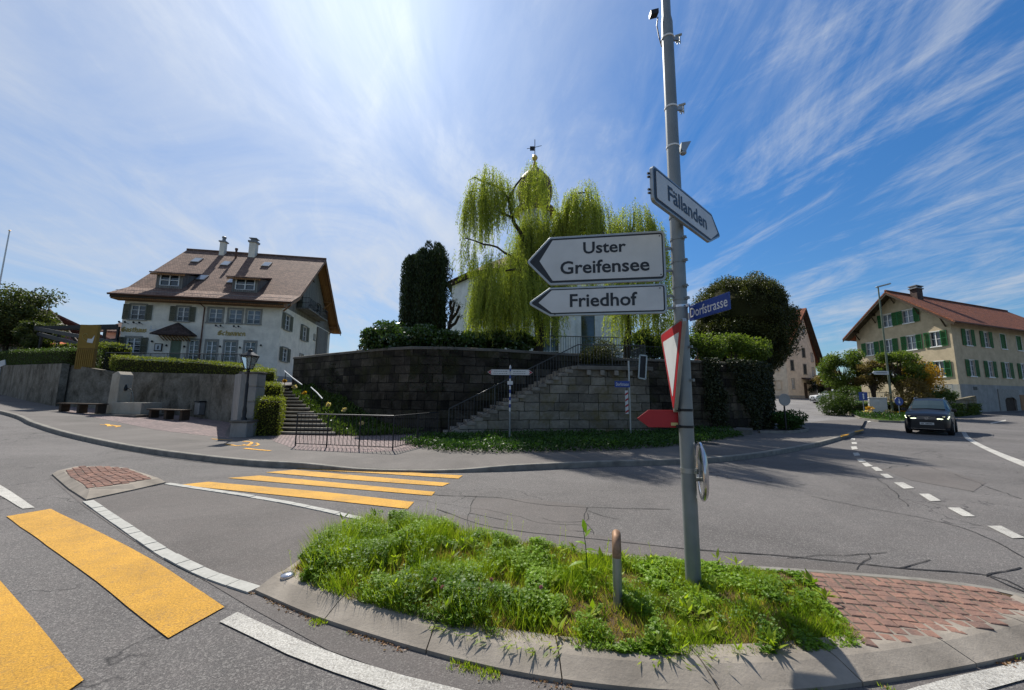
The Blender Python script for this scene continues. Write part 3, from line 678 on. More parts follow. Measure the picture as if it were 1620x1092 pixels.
inner=[(p.x,p.y) for p in B]+[(p.x,p.y) for p in FE[::-1]]
sheet('island_soil',inner,.072,M['soil'],.3)
# porphyry setts
def setts(name,poly,z,ang,sz=.105,gap=.014,fl=True):
    mb=MB(); ca,sa=math.cos(R_(ang)),math.sin(R_(ang)); xs=[p[0]*ca+p[1]*sa for p in poly]; ys=[-p[0]*sa+p[1]*ca for p in poly]
    y=min(ys); r=0
    while y<max(ys)+sz:
        x=min(xs)-sz*random.random(); x_=x
        while x_<max(xs)+sz:
            w=sz*random.uniform(.85,1.3); h=sz*random.uniform(.99,1.04)
            cx=x_+w/2; yb=y+.018*math.sin(cx*3.1)
            px,py=cx*ca-(yb+h/2)*sa,cx*sa+(yb+h/2)*ca
            if inpoly(np.array([px]),np.array([py]),poly)[0]:
                zt=z+random.uniform(-.004,.004); i=.012
                def T(a,b,c): return (a*ca-b*sa,a*sa+b*ca,gz(px,py)+c)
                j=[random.uniform(-.006,.006) for _ in range(8)]
                lo=[(x_+j[0],yb+j[1]),(x_+w-gap+j[2],yb+j[3]),(x_+w-gap+j[4],yb+h-gap+j[5]),(x_+j[6],yb+h-gap+j[7])]
                c0=(sum(p[0] for p in lo)/4,sum(p[1] for p in lo)/4)
                hi=[(c0[0]+(p[0]-c0[0])*.86,c0[1]+(p[1]-c0[1])*.86) for p in lo]
                vs=[T(*p,z-.04) for p in lo]+[T(*p,zt-.004) for p in lo]+[T(*p,zt+random.uniform(-.002,.002)) for p in hi]
                mb.add(vs,[(0,1,5,4),(1,2,6,5),(2,3,7,6),(3,0,4,7),(4,5,9,8),(5,6,10,9),(6,7,11,10),(7,4,8,11),(8,9,10,11)])
            x_+=w+gap*.3
        y+=sz; r+=1
    return struct(mb.build(name,M['red'],rec=False,origin=(0,0,0)))
sp1=[(2.66,3.72)]+[(p.x,p.y) for p in [Z(1363,1020,.085)]]+[(p.x,p.y+.03) for p in B if p.x>2.28 and p.x<4.0]+[(4.0,3.45),(3.62,3.58),(2.71,3.74)]
sheet('sett_joint_sand',sp1,.086,mat('sandy joints',(.15,.125,.10),1,.1,noise=(20,.5),bump=(60,.6,.006)),.5)
setts('sett_paving',sp1,.092,-12,.092,.011)
# small island at the far end of the refuge
so=[G(u,v) for u,v in [(82,752),(90,747),(115,743.5),(160,742.5),(205,746),(262,765),(215,776),(136,793),(108,775)]]
sc=sum(so,Vector())/len(so)
mb=MB(); n=len(so); lo=[(p.x,p.y) for p in so]; zb=[gz(p.x,p.y) for p in so]
hi=[]
for i,p in enumerate(so):
    f=.74 if i in (8,7,0,1) else .90
    hi.append(sc.lerp(p,f))
vs=[(p.x,p.y,z-.02) for p,z in zip(so,zb)]+[(p.x,p.y,z+.025) for p,z in zip(so,zb)]+[(p.x,p.y,gz(p.x,p.y)+.085) for p in hi]
mb.add(vs,[(i,(i+1)%n,n+(i+1)%n,n+i) for i in range(n)]+[(n+i,n+(i+1)%n,2*n+(i+1)%n,2*n+i) for i in range(n)]+[tuple(range(2*n,3*n))])
struct(mb.build('small_island_kerb',M['kerb'],origin=(0,0,0)))
setts('sett_paving',[(lambda p:(p.x,p.y))(sc.lerp(p,.68 if i in(8,7,0,1) else .84)) for i,p in enumerate(so)],.098,-35,.10,.012)
# two rows of white setts edging the refuge
def settrow(pl,w,nn):
    P=resample([G(*q) for q in pl],nn); mb=MB()
    for i in range(nn):
        a,b=P[i],P[i+1]; t=(b-a).normalized(); s=Vector((-t.y,t.x,0))*w/2; a=a+t*.006; b=b-t*.006
        o=[Vector((p.x,p.y,gz(p.x,p.y))) for p in (a-s,b-s,b+s,a+s)]; dz=random.uniform(.012,.02)
        mb.add([p+Vector((0,0,-.02)) for p in o]+[p+Vector((0,0,dz)) for p in o],[(0,1,5,4),(1,2,6,5),(2,3,7,6),(3,0,4,7),(4,5,6,7)])
    struct(mb.build('white_sett_row',M['setts'],rec=False,origin=(0,0,0)))
settrow([(139,794),(200,836),(260,876),(330,911),(403,936)],.11,17)
settrow([(264,766),(400,787),(500,806),(585,826)],.10,15)
# solar road stud
p=Z(455,912,.085); mb=MB(); mb.lathe([(.055,-.01),(.055,.012),(.045,.022),(.015,.026)],(p.x,p.y,.088),20); st=mb.build('road_stud',M['chrome'],smooth=True)
tag(st,'small round silver road stud on the corner of the island kerb','road stud')
# ---------------------------------------------------------------- island grass
def ztop(x,y): return gz(x,y)+.07
gp_=[(p.x+.0,p.y+.03) for p in B if p.x<2.35]+[(2.66,3.72)]+[(1.8,3.9),(.5,4.25),(-.9,4.8),(-1.74,4.98),(-1.93,4.2),(-1.97,3.6)]
gA=np.array(gp_)
def sample(n,poly):
    a=np.array(poly); out=[];
    while sum(len(o) for o in out)<n:
        x=rng.uniform(a[:,0].min(),a[:,0].max(),n); y=rng.uniform(a[:,1].min(),a[:,1].max(),n); k=inpoly(x,y,poly); out.append(np.stack([x[k],y[k]],1))
    return np.concatenate(out)[:n]
def vnoise(xy,s,o=0.): return np.array([mnoise.noise(Vector((p[0]*s+o,p[1]*s,o*1.7))) for p in xy])
def edge(xy): # 0 at the outline, 1 inside
    d=np.full(len(xy),9.)
    n=len(gA)
    for i in range(n):
        a=gA[i]; b=gA[(i+1)%n]; ab=b-a; t=np.clip(((xy-a)@ab)/(ab@ab+1e-9),0,1); d=np.minimum(d,np.linalg.norm(xy-(a+t[:,None]*ab),axis=1))
    return np.clip(d/.14,0,1)
def hgt(xy):
    x=xy[:,0]; return (.07+.11/(1+np.exp((x+.1)*2.6)))*(.3+1.35*(vnoise(xy,2.6,4)*.7+.5))+.015
NB=82000; xy=sample(NB,gp_); den=vnoise(xy,2.4,9); dn2=vnoise(xy,6.5,31)
bare=np.clip(vnoise(xy,2.6,2)*1.0+.25/(1+np.exp(-(xy[:,0]-.1)*3))+.9*dn2+.02,0,1)
h=hgt(xy)*(.4+.6*edge(xy))*(1-.55*bare)
keep=rng.random(NB)<np.clip(1.0-.8*bare,.2,1); isdry=(rng.random(NB)<bare*.75)
z=np.array([ztop(*p) for p in xy])
a=rdir(NB)*.75; a[:,2]=1; a/=np.linalg.norm(a,axis=1)[:,None]
ln=h*rng.uniform(.3,1.6,NB); w=np.cross(a,rdir(NB)); w/=np.linalg.norm(w,axis=1)[:,None]
P=np.c_[xy,z]; ww=(rng.uniform(.0018,.0046,NB))[:,None]
k=keep&~isdry
gr=leafobj('grass',P[k],a[k]*ln[k][:,None],w[k]*ww[k],.05+.65*rng.random(k.sum())+.5*den[k]+.35*dn2[k],LF['grass'],tris=True); tag(gr,'tall green grass growing on the traffic island','grass',kind='stuff')
k=(rng.random(NB)<.6)&isdry
dg_=leafobj('dry_grass',P[k],a[k]*ln[k][:,None]*.8,w[k]*ww[k],rng.random(k.sum()),LF['dry'],tris=True); tag(dg_,'yellowed dry grass between the green tufts of the island','dry grass',kind='stuff')
NC=26000; xy=sample(NC*3,gp_); cn=vnoise(xy,1.9,13)+.22*(xy[:,0]<.3)+.25*vnoise(xy,7,3)+.22*rng.normal(size=NC*3); br=vnoise(xy,2.6,2)*1.0+.25/(1+np.exp(-(xy[:,0]-.1)*3))+.9*vnoise(xy,6.5,31); xy=xy[(cn>.10)&(br<.45)][:NC]; NC=len(xy); e=edge(xy); h=hgt(xy)*(.4+.6*e)*rng.uniform(.15,1.0,NC)**.7
cx=np.repeat(xy,3,0); cz=np.repeat(np.array([ztop(*p) for p in xy])+h,3); an=np.tile([0,2.09,4.19],NC)+np.repeat(rng.uniform(0,6.28,NC),3)
sz=np.repeat(rng.uniform(.006,.019,NC)*(1+.5*(vnoise(xy,3,77)>.1)),3)[:,None]; a=np.stack([np.cos(an),np.sin(an),rng.uniform(-.45,.6,NC*3)],1); up=rdir(NC*3)*.6+np.array([0,0,1]); w=np.cross(a,up)
tn=np.repeat(.5+.9*vnoise(xy,2.2,55),3)
co_=leafobj('clover',np.c_[cx,cz],a*sz,w*sz*.42,np.clip(tn*.6+np.repeat(rng.random(NC),3)*.35+.1*rng.random(NC*3),0,1),LF['clover']); tag(co_,'leafy clover and weeds filling the traffic island','clover',kind='stuff')
# broad leaved weeds with long leaves in rosettes
NR=120; xr=sample(NR,gp_); P=[];Aa=[];Ww=[];rn=[]
for x,y in xr:
    H_=float(hgt(np.array([[x,y]]))[0])*random.uniform(.5,1.1); m=random.randint(6,14); tone=random.random()
    for j in range(m):
        an_=random.uniform(0,6.283); el=random.uniform(.1,1.2); L_=random.uniform(.04,.12); dv_=np.array([math.cos(an_)*math.cos(el),math.sin(an_)*math.cos(el),math.sin(el)])
        P.append((x,y,ztop(x,y)+H_*random.uniform(.1,.8)));Aa.append(dv_*L_);Ww.append(np.array([-math.sin(an_),math.cos(an_),0])*L_*random.uniform(.10,.2));rn.append(tone*.6+.4*random.random())
# trailing runners that hang over the kerb
for _ in range(300):
    i=random.randint(4,int(len(B)*.55)); p=B[i]; q=Vector((1.,3.6,0)); o_=(Vector((p.x,p.y,0))-q).normalized()
    if mnoise.noise(Vector((p.x*2.1,p.y*2.1,5)))<-.02: continue
    x,y=p.x-o_.x*random.uniform(-.06,.05),p.y-o_.y*random.uniform(-.06,.05); L_=random.uniform(.015,.06)
    P.append((x,y,.075+random.random()*.03));Aa.append(np.array([o_.x*L_+random.uniform(-.05,.05),o_.y*L_+random.uniform(-.03,.03),random.uniform(-.02,.03)]));Ww.append(np.array([-o_.y,o_.x,0])*random.uniform(.003,.009));rn.append(random.random())
tag(leafobj('broadleaf_weeds',P,Aa,Ww,np.array(rn),LF['grass']),'broad leaved weeds and runners between grass and kerb of the island','weeds',kind='stuff')
# small weed stalks / seed heads
NS=130; xy=sample(NS,gp_); P=[];Aa=[];Ww=[];rn=[]
for x,y in xy:
    H_=random.uniform(.2,.34)*(1 if x<.6 else .6); b=Vector((x,y,ztop(x,y))); t=b+Vector((random.uniform(-.05,.05),random.uniform(-.05,.05),H_))
    P.append(b);Aa.append(t-b);Ww.append(Vector((.0016,0,0)));rn.append(.7)
    for j in range(9):
        q=b.lerp(t,.65+.35*j/9); P.append(q);Aa.append(Vector((random.uniform(-1,1),random.uniform(-1,1),.9))*.016);Ww.append(Vector((random.uniform(-1,1),random.uniform(-1,1),0))*.003);rn.append(random.random())
tag(leafobj('seed_heads',[tuple(q) for q in P],[tuple(q) for q in Aa],[tuple(q) for q in Ww],np.array(rn),LF['grass']),'thin grass stalks with seed heads standing above the island grass','seed heads',kind='stuff')
# clover blossoms, each one a flower
def blossom(x,y,z,lab,m='pink',r=.013):
    n=120; d=rdir(n); o=leafobj('clover_blossom',np.array([x,y,z])+d*r*.3,d*r,np.cross(d,rdir(n))*r*.25,rng.random(n),LF[m]); return tag(o,lab,'flower',group='pink clover blossoms in the island grass')
for (u,v,Y),lab in zip([(688,917,3.2),(700,929,3.1),(756,932,3.06),(777,917,3.2),(856,929,3.0)],['leftmost pink clover blossom in the island grass','pink clover blossom low in the grass, second from the left','middle pink clover blossom, lowest of the group in the grass','pink clover blossom just above and right of the middle one','rightmost faded pink clover blossom, nearest the bent tube post']):
    p=D(u,v,Y); blossom(p.x,p.y,max(p.z,.2),lab)
# tall dock plant
dk=thing('dock_plant','tall broad leaved weed beside the bent tube post','weed',(.66,3.55,.06))
mb=MB(); mb.tube([(0,0,0),(.01,0,.12),(.0,0,.3),(-.02,0,.44)],[.006,.005,.004,.002],6); mb.build('stem',LF['clover'],dk)
mb=MB()
for hz_,an,l,el in [(.40,1.9,.13,1.2),(.37,.3,.09,.9),(.30,2.6,.12,.5),(.26,.2,.13,.2),(.16,3.3,.17,.2),(.10,.1,.18,.1),(.08,2.1,.17,.0),(.05,4.4,.18,.1),(.06,5.3,.15,.1)]:
    d=Vector((math.cos(an)*math.cos(el),math.sin(an)*math.cos(el),math.sin(el))); s=d.cross(Vector((0,0,1))).normalized(); u_=s.cross(d); b=Vector((0,0,hz_)); prev=None
    for i,(t,w_) in enumerate([(0,.004),(.2,.018),(.5,.026),(.8,.014),(1,.001)]):
        c=b+d*l*t-Vector((0,0,1))*l*.45*t*t*(1 if el<.8 else .3); L_=[c-s*w_+u_*.005,c,c+s*w_+u_*.005]
        if prev: mb.add(prev+L_,[(0,1,4,3),(1,2,5,4)])
        prev=L_
dl=mb.build('leaves',LF['clover'],dk,rec=False); at=dl.data.attributes.new('rnd','FLOAT','FACE'); at.data.foreach_set('value',[.75]*len(dl.data.polygons))
# leaf litter in the gutter
P=[];n=1600
idx=rng.integers(0,len(A)-1,n); pp=np.array([tuple(A[i].lerp(A[i+1],random.random())) for i in idx]); off=np.abs(rng.normal(0,.035,n))
cen=np.array([1.,3.6,0]); dd=pp-cen; dd/=np.linalg.norm(dd,axis=1)[:,None]; pp=pp+dd*(off[:,None]+.004); pp[:,2]=[gz(p[0],p[1])+.010 for p in pp]
kk=(vnoise(pp,3,3)>.02); pp=pp[kk]; n=len(pp); a=rdir(n); a[:,2]=np.abs(a[:,2])*.3
tag(leafobj('leaf_litter',pp,a*.022,np.cross(a,rdir(n))*.006,rng.random(n),LF['litter']),'brown leaf crumbs lying in the gutter at the kerb foot','leaf litter',kind='stuff')
P=pp[::3]+np.array([0,0,.0]); n=len(P); rep=12; P=np.repeat(P,rep,0)+rng.normal(0,.015,(n*rep,3))*np.array([1,1,0]); m_=vnoise(P,2.,7)>.12; P=P[m_]; n=len(P); a=rdir(n)*.5; a[:,2]=1
tag(leafobj('gutter_weeds',P,a*rng.uniform(.01,.03,n)[:,None],np.cross(a,rdir(n))*.003,rng.random(n),LF['grass'],tris=True),'small green weeds and moss sprouting along the kerb joint','weeds',kind='stuff')
# ================================================================ TERRACES AND WALLS
WT=3.6
CW=[Z(465,565,WT),Z(520,559,WT),Z(580,553,WT),Z(615,550,WT),Z(650,548,WT),Z(700,548.5,WT),Z(790,552,WT),Z(918,560,WT)]
CW=[Vector((p.x,p.y,0)) for p in CW]
CR_=[Vector((5.7,17.35,0)),Vector((8.1,17.3,0)),Vector((10.4,17.9,0)),Vector((12.4,19.1,0)),Vector((13.9,20.9,0)),Vector((14.7,23.4,0)),Vector((14.9,27,0))]
CY=CW+CR_
# churchyard ground behind the wall
def gsurf(name,poly,fz,m,step=1.5):
    bm=bmesh.new(); bm.faces.new([bm.verts.new((p[0],p[1],0)) for p in poly])
    xs=[p[0] for p in poly]; ys=[p[1] for p in poly]
    for ax,lo,hi in ((0,min(xs),max(xs)),(1,min(ys),max(ys))):
        t=lo+step
        while t<hi:
            co=[0,0,0]; co[ax]=t; no=[0,0,0]; no[ax]=1
            bmesh.ops.bisect_plane(bm,geom=bm.verts[:]+bm.edges[:]+bm.faces[:],plane_co=co,plane_no=no,dist=1e-5); t+=step
    for v in bm.verts: v.co.z=fz(v.co.x,v.co.y)
    bmesh.ops.triangulate(bm,faces=bm.faces[:]); mb=MB()
    for i,v in enumerate(bm.verts): v.index=i
    mb.v=[tuple(v.co) for v in bm.verts]; mb.f=[tuple(v.index for v in f.verts) for f in bm.faces]; mb.m=[0]*len(mb.f); bm.free()
    return struct(mb.build(name,m,rec=False,up=True,origin=(0,0,0)))
inset=[(p.x*.985,p.y+.25) for p in CY]
def cz_(x,y): return 3.25+.03*max(0,y-18)
gsurf('churchyard_ground',inset+[(15.2,60),(-15,60),(-13.5,40),(-12,22)],cz_,M['lawn'])
def walltop(path,tops,thick,z0,name,m,label,cat='wall',cop=None,group=None,th2=None):
    """free standing wall with a front face along path, its top follows tops"""
    r=thing(name,label,cat,(path[0].x,path[0].y,0),0,group)
    n=len(path); off=[]
    for i in range(n):
        t=path[min(i+1,n-1)]-path[max(i-1,0)]; t.normalize(); off.append(Vector((-t.y,t.x,0))*thick)
    mb=MB(); vs=[]
    for i,p in enumerate(path):
        q=p+off[i]; zb=z0(p) if callable(z0) else z0
        vs+=[(p.x,p.y,zb),(p.x,p.y,tops[i]),(q.x,q.y,tops[i]),(q.x,q.y,zb)]
    fs=[(i*4+j,i*4+(j+1)%4,(i+1)*4+(j+1)%4,(i+1)*4+j) for i in range(n-1) for j in range(4)]+[(0,1,2,3),tuple((n-1)*4+j for j in (3,2,1,0))]
    mb.add(vs,fs); mb.build('masonry',m,r,world=True)
    if cop:
        mb=MB(); vs=[]
        for i,p in enumerate(path):
            d=off[i].normalized(); a=p-d*cop[0]; b=p+off[i]+d*cop[0]
            vs+=[(a.x,a.y,tops[i]),(a.x,a.y,tops[i]+cop[1]*.8),(a.x+d.x*.05,a.y+d.y*.05,tops[i]+cop[1]),(b.x,b.y,tops[i]+cop[1]),(b.x,b.y,tops[i])]
        fs=[(i*5+j,i*5+(j+1)%5,(i+1)*5+(j+1)%5,(i+1)*5+j) for i in range(n-1) for j in range(5)]+[(0,1,2,3,4),tuple((n-1)*5+j for j in (4,3,2,1,0))]
        mb.add(vs,fs); mb.build('coping',M['coping'],r,world=True)
    return r
W1=walltop(CW+[Vector((3.6,18.0,0))],[WT-.12]*9,.5,-.2,'retaining_wall',M['church_wall'],'tall dark weathered stone wall left of the landing holding up the churchyard','wall',(.05,.12))
W2=walltop([Vector((3.62,17.6,0))]+CR_,[3.3,3.25,3.2,3.15,3.1,3.0,2.9,2.8],.5,-.2,'retaining_wall',M['church_wall'],'ivy draped dark stone wall curving round the right corner of the churchyard','wall',(.05,.12))
# ---- masonry stair up to the churchyard, parallel to its wall
st0=Vector((-2.35,13.95,0)); st1=Vector((2.62,14.95,0)); st2=Vector((5.45,15.3,0)); LZ=2.8; NSt=19
stair=thing('stone_staircase','long outdoor stone staircase climbing right to the churchyard landing','staircase',(st0.x,st0.y,.12))
d=(st1-st0).normalized(); nb=Vector((-d.y,d.x,0)); L1=(st1-st0).length; tr=L1/NSt; rise=(LZ-.12)/NSt
mb=MB()
for i in range(NSt):
    a=st0+d*tr*i; b=st1; zt=.12+rise*(i+1)
    a2=st0+d*(tr*i); e=st0+d*tr*(i+1)
    mb.prism([(p.x,p.y) for p in (a,e,e+nb*1.7,a+nb*1.7)],-.1,zt-.09)
mb.build('stair_wall',M['stair_stone'],stair,world=True)
mb=MB()
for i in range(NSt):
    a=st0+d*(tr*i-.035)-nb*random.uniform(.015,.05); e=st0+d*(tr*(i+1)+.01)-nb*.03; zt=.12+rise*(i+1)+.004*random.random()
    mb.prism([(p.x,p.y) for p in (a,e,e+nb*1.72,a+nb*1.72)],zt-.13,zt)
    if i%1==0:
        f=a+d*random.uniform(.0,.1)
mb.build('steps',M['steps'],stair,world=True,bevel=.012)
mb=MB(); mb.prism([(p.x,p.y) for p in (st1,st2,st2+Vector((.1,2.4,0)),st1+nb*2.2)],-.1,LZ-.14); mb.build('landing_wall',M['stair_stone'],stair,world=True)
mb=MB(); mb.prism([(p.x,p.y) for p in (st1-nb*.12-d*.1,st2+Vector((.14,-.14,0)),st2+Vector((.2,2.4,0)),st1+nb*2.2)],LZ-.14,LZ+.02); mb.build('landing_slab',M['coping'],stair,world=True,bevel=.02)
dl_=(st2-st1).normalized()
for t in (.13,.32,.52,.72,.9):
    mb=MB(); c=st1.lerp(st2,t); mb.obox(c+Vector((0,-.05,LZ-.25)),dl_*.085,Vector((0,.1,0)),Vector((0,0,.1)))
    mb.build('corbel',M['steps'],stair,world=True,bevel=.02)
# ---- railings
def railing(name,label,segs,h=.9,gap=.12,r=.008,post=1.6,group=None,m='dmetal',bot=.08,top=.02):
    p0=Vector(segs[0][0]); rt=thing(name,label,'railing',tuple(p0),0,group)
    mr=MB();mbb=MB(); seen=[]
    for a,b in segs:
        a,b=Vector(a),Vector(b); L_=(b-a).length; mr.tube([a+Vector((0,0,h)),b+Vector((0,0,h))],top,8); mr.tube([a+Vector((0,0,bot)),b+Vector((0,0,bot))],top*.6,6)
        n=max(1,round(L_/post))
        for i in range(n+1):
            p=a.lerp(b,i/n)
            if any((p-q).length<.05 for q in seen): continue
            seen.append(p); mp=MB(); mp.tube([p-Vector((0,0,.05)),p+Vector((0,0,h))],top*.95,6); mp.build('post',M[m],rt,world=True)
        n=max(1,round(L_/gap))
        for i in range(1,n): p=a.lerp(b,i/n); mbb.tube([p+Vector((0,0,bot)),p+Vector((0,0,h))],r,4,False)
    mr.build('rails',M[m],rt,world=True); mbb.build('bars',M[m],rt,world=True)
    return rt
a=st0+nb*.08+d*.12+Vector((0,0,.26)); b=st1+nb*.08+Vector((0,0,LZ-.02)); c=st2+Vector((-.08,.1,LZ+.02)); e=c+Vector((.05,1.9,0))
railing('stair_railing','dark iron handrail with thin bars running up the stone staircase and round its landing',[(a,b),(b,c),(c,e)],.88,.125,m='railm')
fA=Vector((*GP([(440,697)])[0],.13)); fB=Vector((*GP([(467,706)])[0],.13)); fC=Vector((*GP([(621,713)])[0],.13)); fD=Vector((-2.5,13.3,.13))
railing('stair_foot_fence','low dark iron fence on the pavement in front of the inn steps',[(fB,fC),(fC,fD)],.92,.125,post=1.1)
# railing on top of churchyard wall next landing
q0=Vector((5.6,17.5,3.4)); q1=Vector((8.6,17.75,3.35))
railing('churchyard_railing','thin dark railing on the churchyard wall right of the landing',[(q0,q1)],.55,.13)
q0=Vector((1.2,17.6,3.5)); q1=Vector((3.3,18.4,3.6)); q2=Vector((5.6,18.6,3.6))
railing('churchyard_railing','dark railing behind the landing in front of the church door',[(q0,q1),(q1,q2)],.9,.13)
# ---- inn terrace
def tz(x,y): return 1.98+.037*max(0,y-18)+.05*sp(-x-19)
side=[Vector((-12.93,18.01,0)),Vector((-9.2,13.35,0))]
FW=[Vector((*GP([q])[0],0)) for q in [(-60,611),(0,624),(45,635),(87,643)]]; FW[0]=Vector((-52,37,0))
RW=[Vector((*GP([q])[0],0)) for q in [(91,642),(168,648),(299,659),(364,669)]]
def topz(px,P): return [D(u,v,p.y).z for (u,v),p in zip(px,P)]
tF=topz([(0,578),(0,578),(45,576.5),(83,575)],FW); tF[0]=tF[1]+.6
tR=topz([(88,575.5),(175,588),(299,591),(372,593)],RW)
gsurf('inn_terrace_ground',[(p.x-.1,p.y+.2) for p in FW]+[(p.x-.05,p.y+.2) for p in RW]+[(-11.6,18.0),(-11.4,17.95),(-10.4,17.95),(-11.9,21.2),(-12.5,40),(-14,70),(-75,70),(-75,45)],tz,M['earth'],1.5)
gsurf('inn_forecourt',[(-11.9,17.9),(-10.3,17.95),(-11.8,21.3),(-12.3,45),(-19,45),(-20.2,33.2),(-33,30.6),(-33,27.6),(-20,24),(-13.4,19.2)],lambda x,y:tz(x,y)+.03,M['pave'],1.5)
CWL=walltop(FW,tF,.3,lambda p:gz(p.x,p.y)-.1,'concrete_wall',M['conc'],'stained grey concrete retaining wall at the far left beside the rising pavement')
CWM=walltop(RW,tR,.3,lambda p:gz(p.x,p.y)-.1,'concrete_wall',M['conc'],'stained concrete retaining wall behind the fountain, below the inn hedge')
# short return wall at the left recess & side wall to the pier
sw=walltop([RW[-1]+Vector((.02,-.02,0)),Vector((-9.62,13.72,0))],[tR[-1],2.35],.28,0,'side_wall',M['pierc'],'short sloping grey wall between the concrete wall and the lantern pier')
# pier of stacked blocks with pedestal
pier=thing('stone_pier','stacked grey stone pier carrying the old street lantern','pier',(-9.15,13.45,.12))
mb=MB(); mb.box(-.27,.27,-.3,.3,0,.52); mb.build('pedestal',M['pierc'],pier,bevel=.015)
mb=MB(); mb.box(-.31,.31,-.34,.34,.52,.6); mb.build('pedestal_cap',M['coping'],pier,bevel=.015)
mb=MB(); 
for i,(z0,z1) in enumerate([(0,.6),(.63,1.18),(1.22,1.72),(1.76,2.2)]): mb.box(-.42-.04*i,.05,.34,.84,z0,z1)
for i,z0 in enumerate((.6,1.18,1.72)): mb.box(-.40-.04*i,.03,.36,.82,z0,z0+.045)
mb.build('stacked_blocks',M['pierc'],pier,bevel=.012)
mb=MB(); mb.box(-.6,.08,.31,.87,2.2,2.27); mb.build('cap_stone',M['coping'],pier,bevel=.012)
# lantern on iron post
P0=Vector((-9.1,13.3,.72)); lan=thing('street_lantern','old black iron street lantern on a post above the stone pier','street lamp',tuple(P0))
mb=MB(); mb.lathe([(.10,0),(.09,.05),(.055,.12),(.07,.3),(.045,.5),(.05,1.2),(.035,1.3),(.035,1.62),(.06,1.66),(.03,1.72)],(0,0,0),12); mb.build('post',M['dmetal'],lan,smooth=True)
lz=1.74; mb=MB()
for sx in(-1,1):
    for sy in(-1,1): mb.beam((sx*.08,sy*.08,lz),(sx*.19,sy*.19,lz+.44),.025,.025)
for z_,w_ in((lz,.09),(lz+.44,.2)):
    for k in range(4):
        c,s_=[(1,1),(-1,1),(-1,-1),(1,-1)][k],[(-1,1),(-1,-1),(1,-1),(1,1)][k]; mb.beam((c[0]*w_,c[1]*w_,z_),(s_[0]*w_,s_[1]*w_,z_),.03,.03)
mb.lathe([(.26,lz+.45),(.27,lz+.47),(.12,lz+.57),(.07,lz+.6),(.075,lz+.66),(.02,lz+.69),(.015,lz+.74)],(0,0,0),4,Matrix.Rotation(R_(45),3,'Z')); mb.build('lantern_frame',M['dmetal'],lan)
gl=bpy.data.materials.new('lantern glass'); gl.use_nodes=True; b_=gl.node_tree.nodes['Principled BSDF']; b_.inputs['Transmission Weight'].default_value=.85; b_.inputs['Base Color'].default_value=(.8,.85,.8,1); b_.inputs['Roughness'].default_value=.15; b_.inputs['IOR'].default_value=1.1
M['lglass']=gl
mb=MB()
for k in range(4):
    R4=Matrix.Rotation(R_(90*k),3,'Z'); mb.poly([R4@Vector(q) for q in ((-.08,-.075,lz+.01),(.08,-.075,lz+.01),(.185,-.183,lz+.43),(-.185,-.183,lz+.43))])
mb.build('lantern_pane',gl,lan,rec=False)
# ---- inn steps up to the terrace
NI=14; ist=thing('inn_steps','wide outdoor stone steps between hedge and flower slope up to the inn','steps',(-8,14.2,.12))
mb=MB(); md=MB()
for i in range(NI):
    y0=14.2+.262*i; z=.125+.134*(i+1); xl=-9.0-.21*i; xr=-6.35-.305*i
    md.prism([(xl,y0),(xr,y0),(xr-.1,y0+.262),(xl-.1,y0+.262)],.0,z-.07)
    mb.prism([(xl,y0-.035),(xr+.02,y0-.035),(xr-.1,y0+.262),(xl-.1,y0+.262)],z-.07,z)
md.build('risers',M['wood_dark'],ist,world=True); mb.build('treads',M['steps'],ist,world=True,bevel=.008)
# white handrails
def handrail(pts,lab):
    r=thing('handrail',lab,'handrail',tuple(pts[0]-Vector((0,0,.9))),0,'white handrails beside the inn steps')
    mb=MB(); mb.tube(pts,.024,8); mb.build('rail',M['wframe'],r,world=True,smooth=True)
    for p in (pts[0].lerp(pts[1],.15),pts[-1]): mb=MB(); mb.tube([p,p-Vector((0,0,.95))],.015,6); mb.build('post',M['dmetal'],r,world=True)
handrail([D(450,587,18.4),D(463,598,17.9),D(478,609,17.4)],'upper white metal handrail beside the inn steps, near the house')
handrail([D(492,613,16.9),D(502,622,16.5),D(510,631,16.1)],'lower white metal handrail beside the inn steps, against the dark wall')
# planted slope
def slope_z(x,y):
    t=cl((y-14.2)/3.8,0,1.4); return .12+t*1.25*cl((-x-4.5)/3,.02,1)
slp=[(-5.2,14.1),(-6.35,14.25),(-8.1,15.7),(-10.2,17.95),(-11.9,21.1),(-6.3,16.8),(-4.2,15.6),(-3.3,15.1)]
gsurf('planted_slope',slp,slope_z,M['earth'],.4)
xy=sample(7000,slp); h=(vnoise(xy,1.3,5)*.5+.5)*.3+.04; z=np.array([slope_z(*p) for p in xy])+rng.random(7000)*h
P,a,w,r_=leaves_at(np.c_[xy,z],.15,.026,rng.random(7000),up=.8); tag(leafobj('slope_planting',P,a,w,r_,LF['hedge2']),'leafy green planting on the slope between inn steps and dark wall','planting',kind='stuff')  # darker leaf colour stands in for the wall's shade on the slope
for i,(u,v,Y,lab) in enumerate([(450,603,18.3,'topmost peach tulip cluster on the slope beside the inn steps'),(466,612,17.6,'pale blossom cluster second from the top of the flower slope'),(482,622,16.9,'orange blossom cluster half way down the flower slope'),(520,640,15.9,'white blossom cluster on the lower part of the flower slope'),(545,648,15.6,'pale blossom cluster at the foot of the dark wall'),(572,670,14.6,'peach blossom cluster behind the low iron fence')]):
    p=D(u,v,Y); n=140; d_=rdir(n); q=np.array(p)+d_*rng.uniform(.005,.085,n)[:,None]*np.array([1,.7,.6]); P,a,w,r_=leaves_at(q,.07,.03,rng.random(n)); fm=leafobj('flower_cluster',P,a,w,r_,LF['flower'] if i not in(0,2) else LF['forsythia']); tag(fm,lab,'flowers',group='flower clusters on the planted slope')
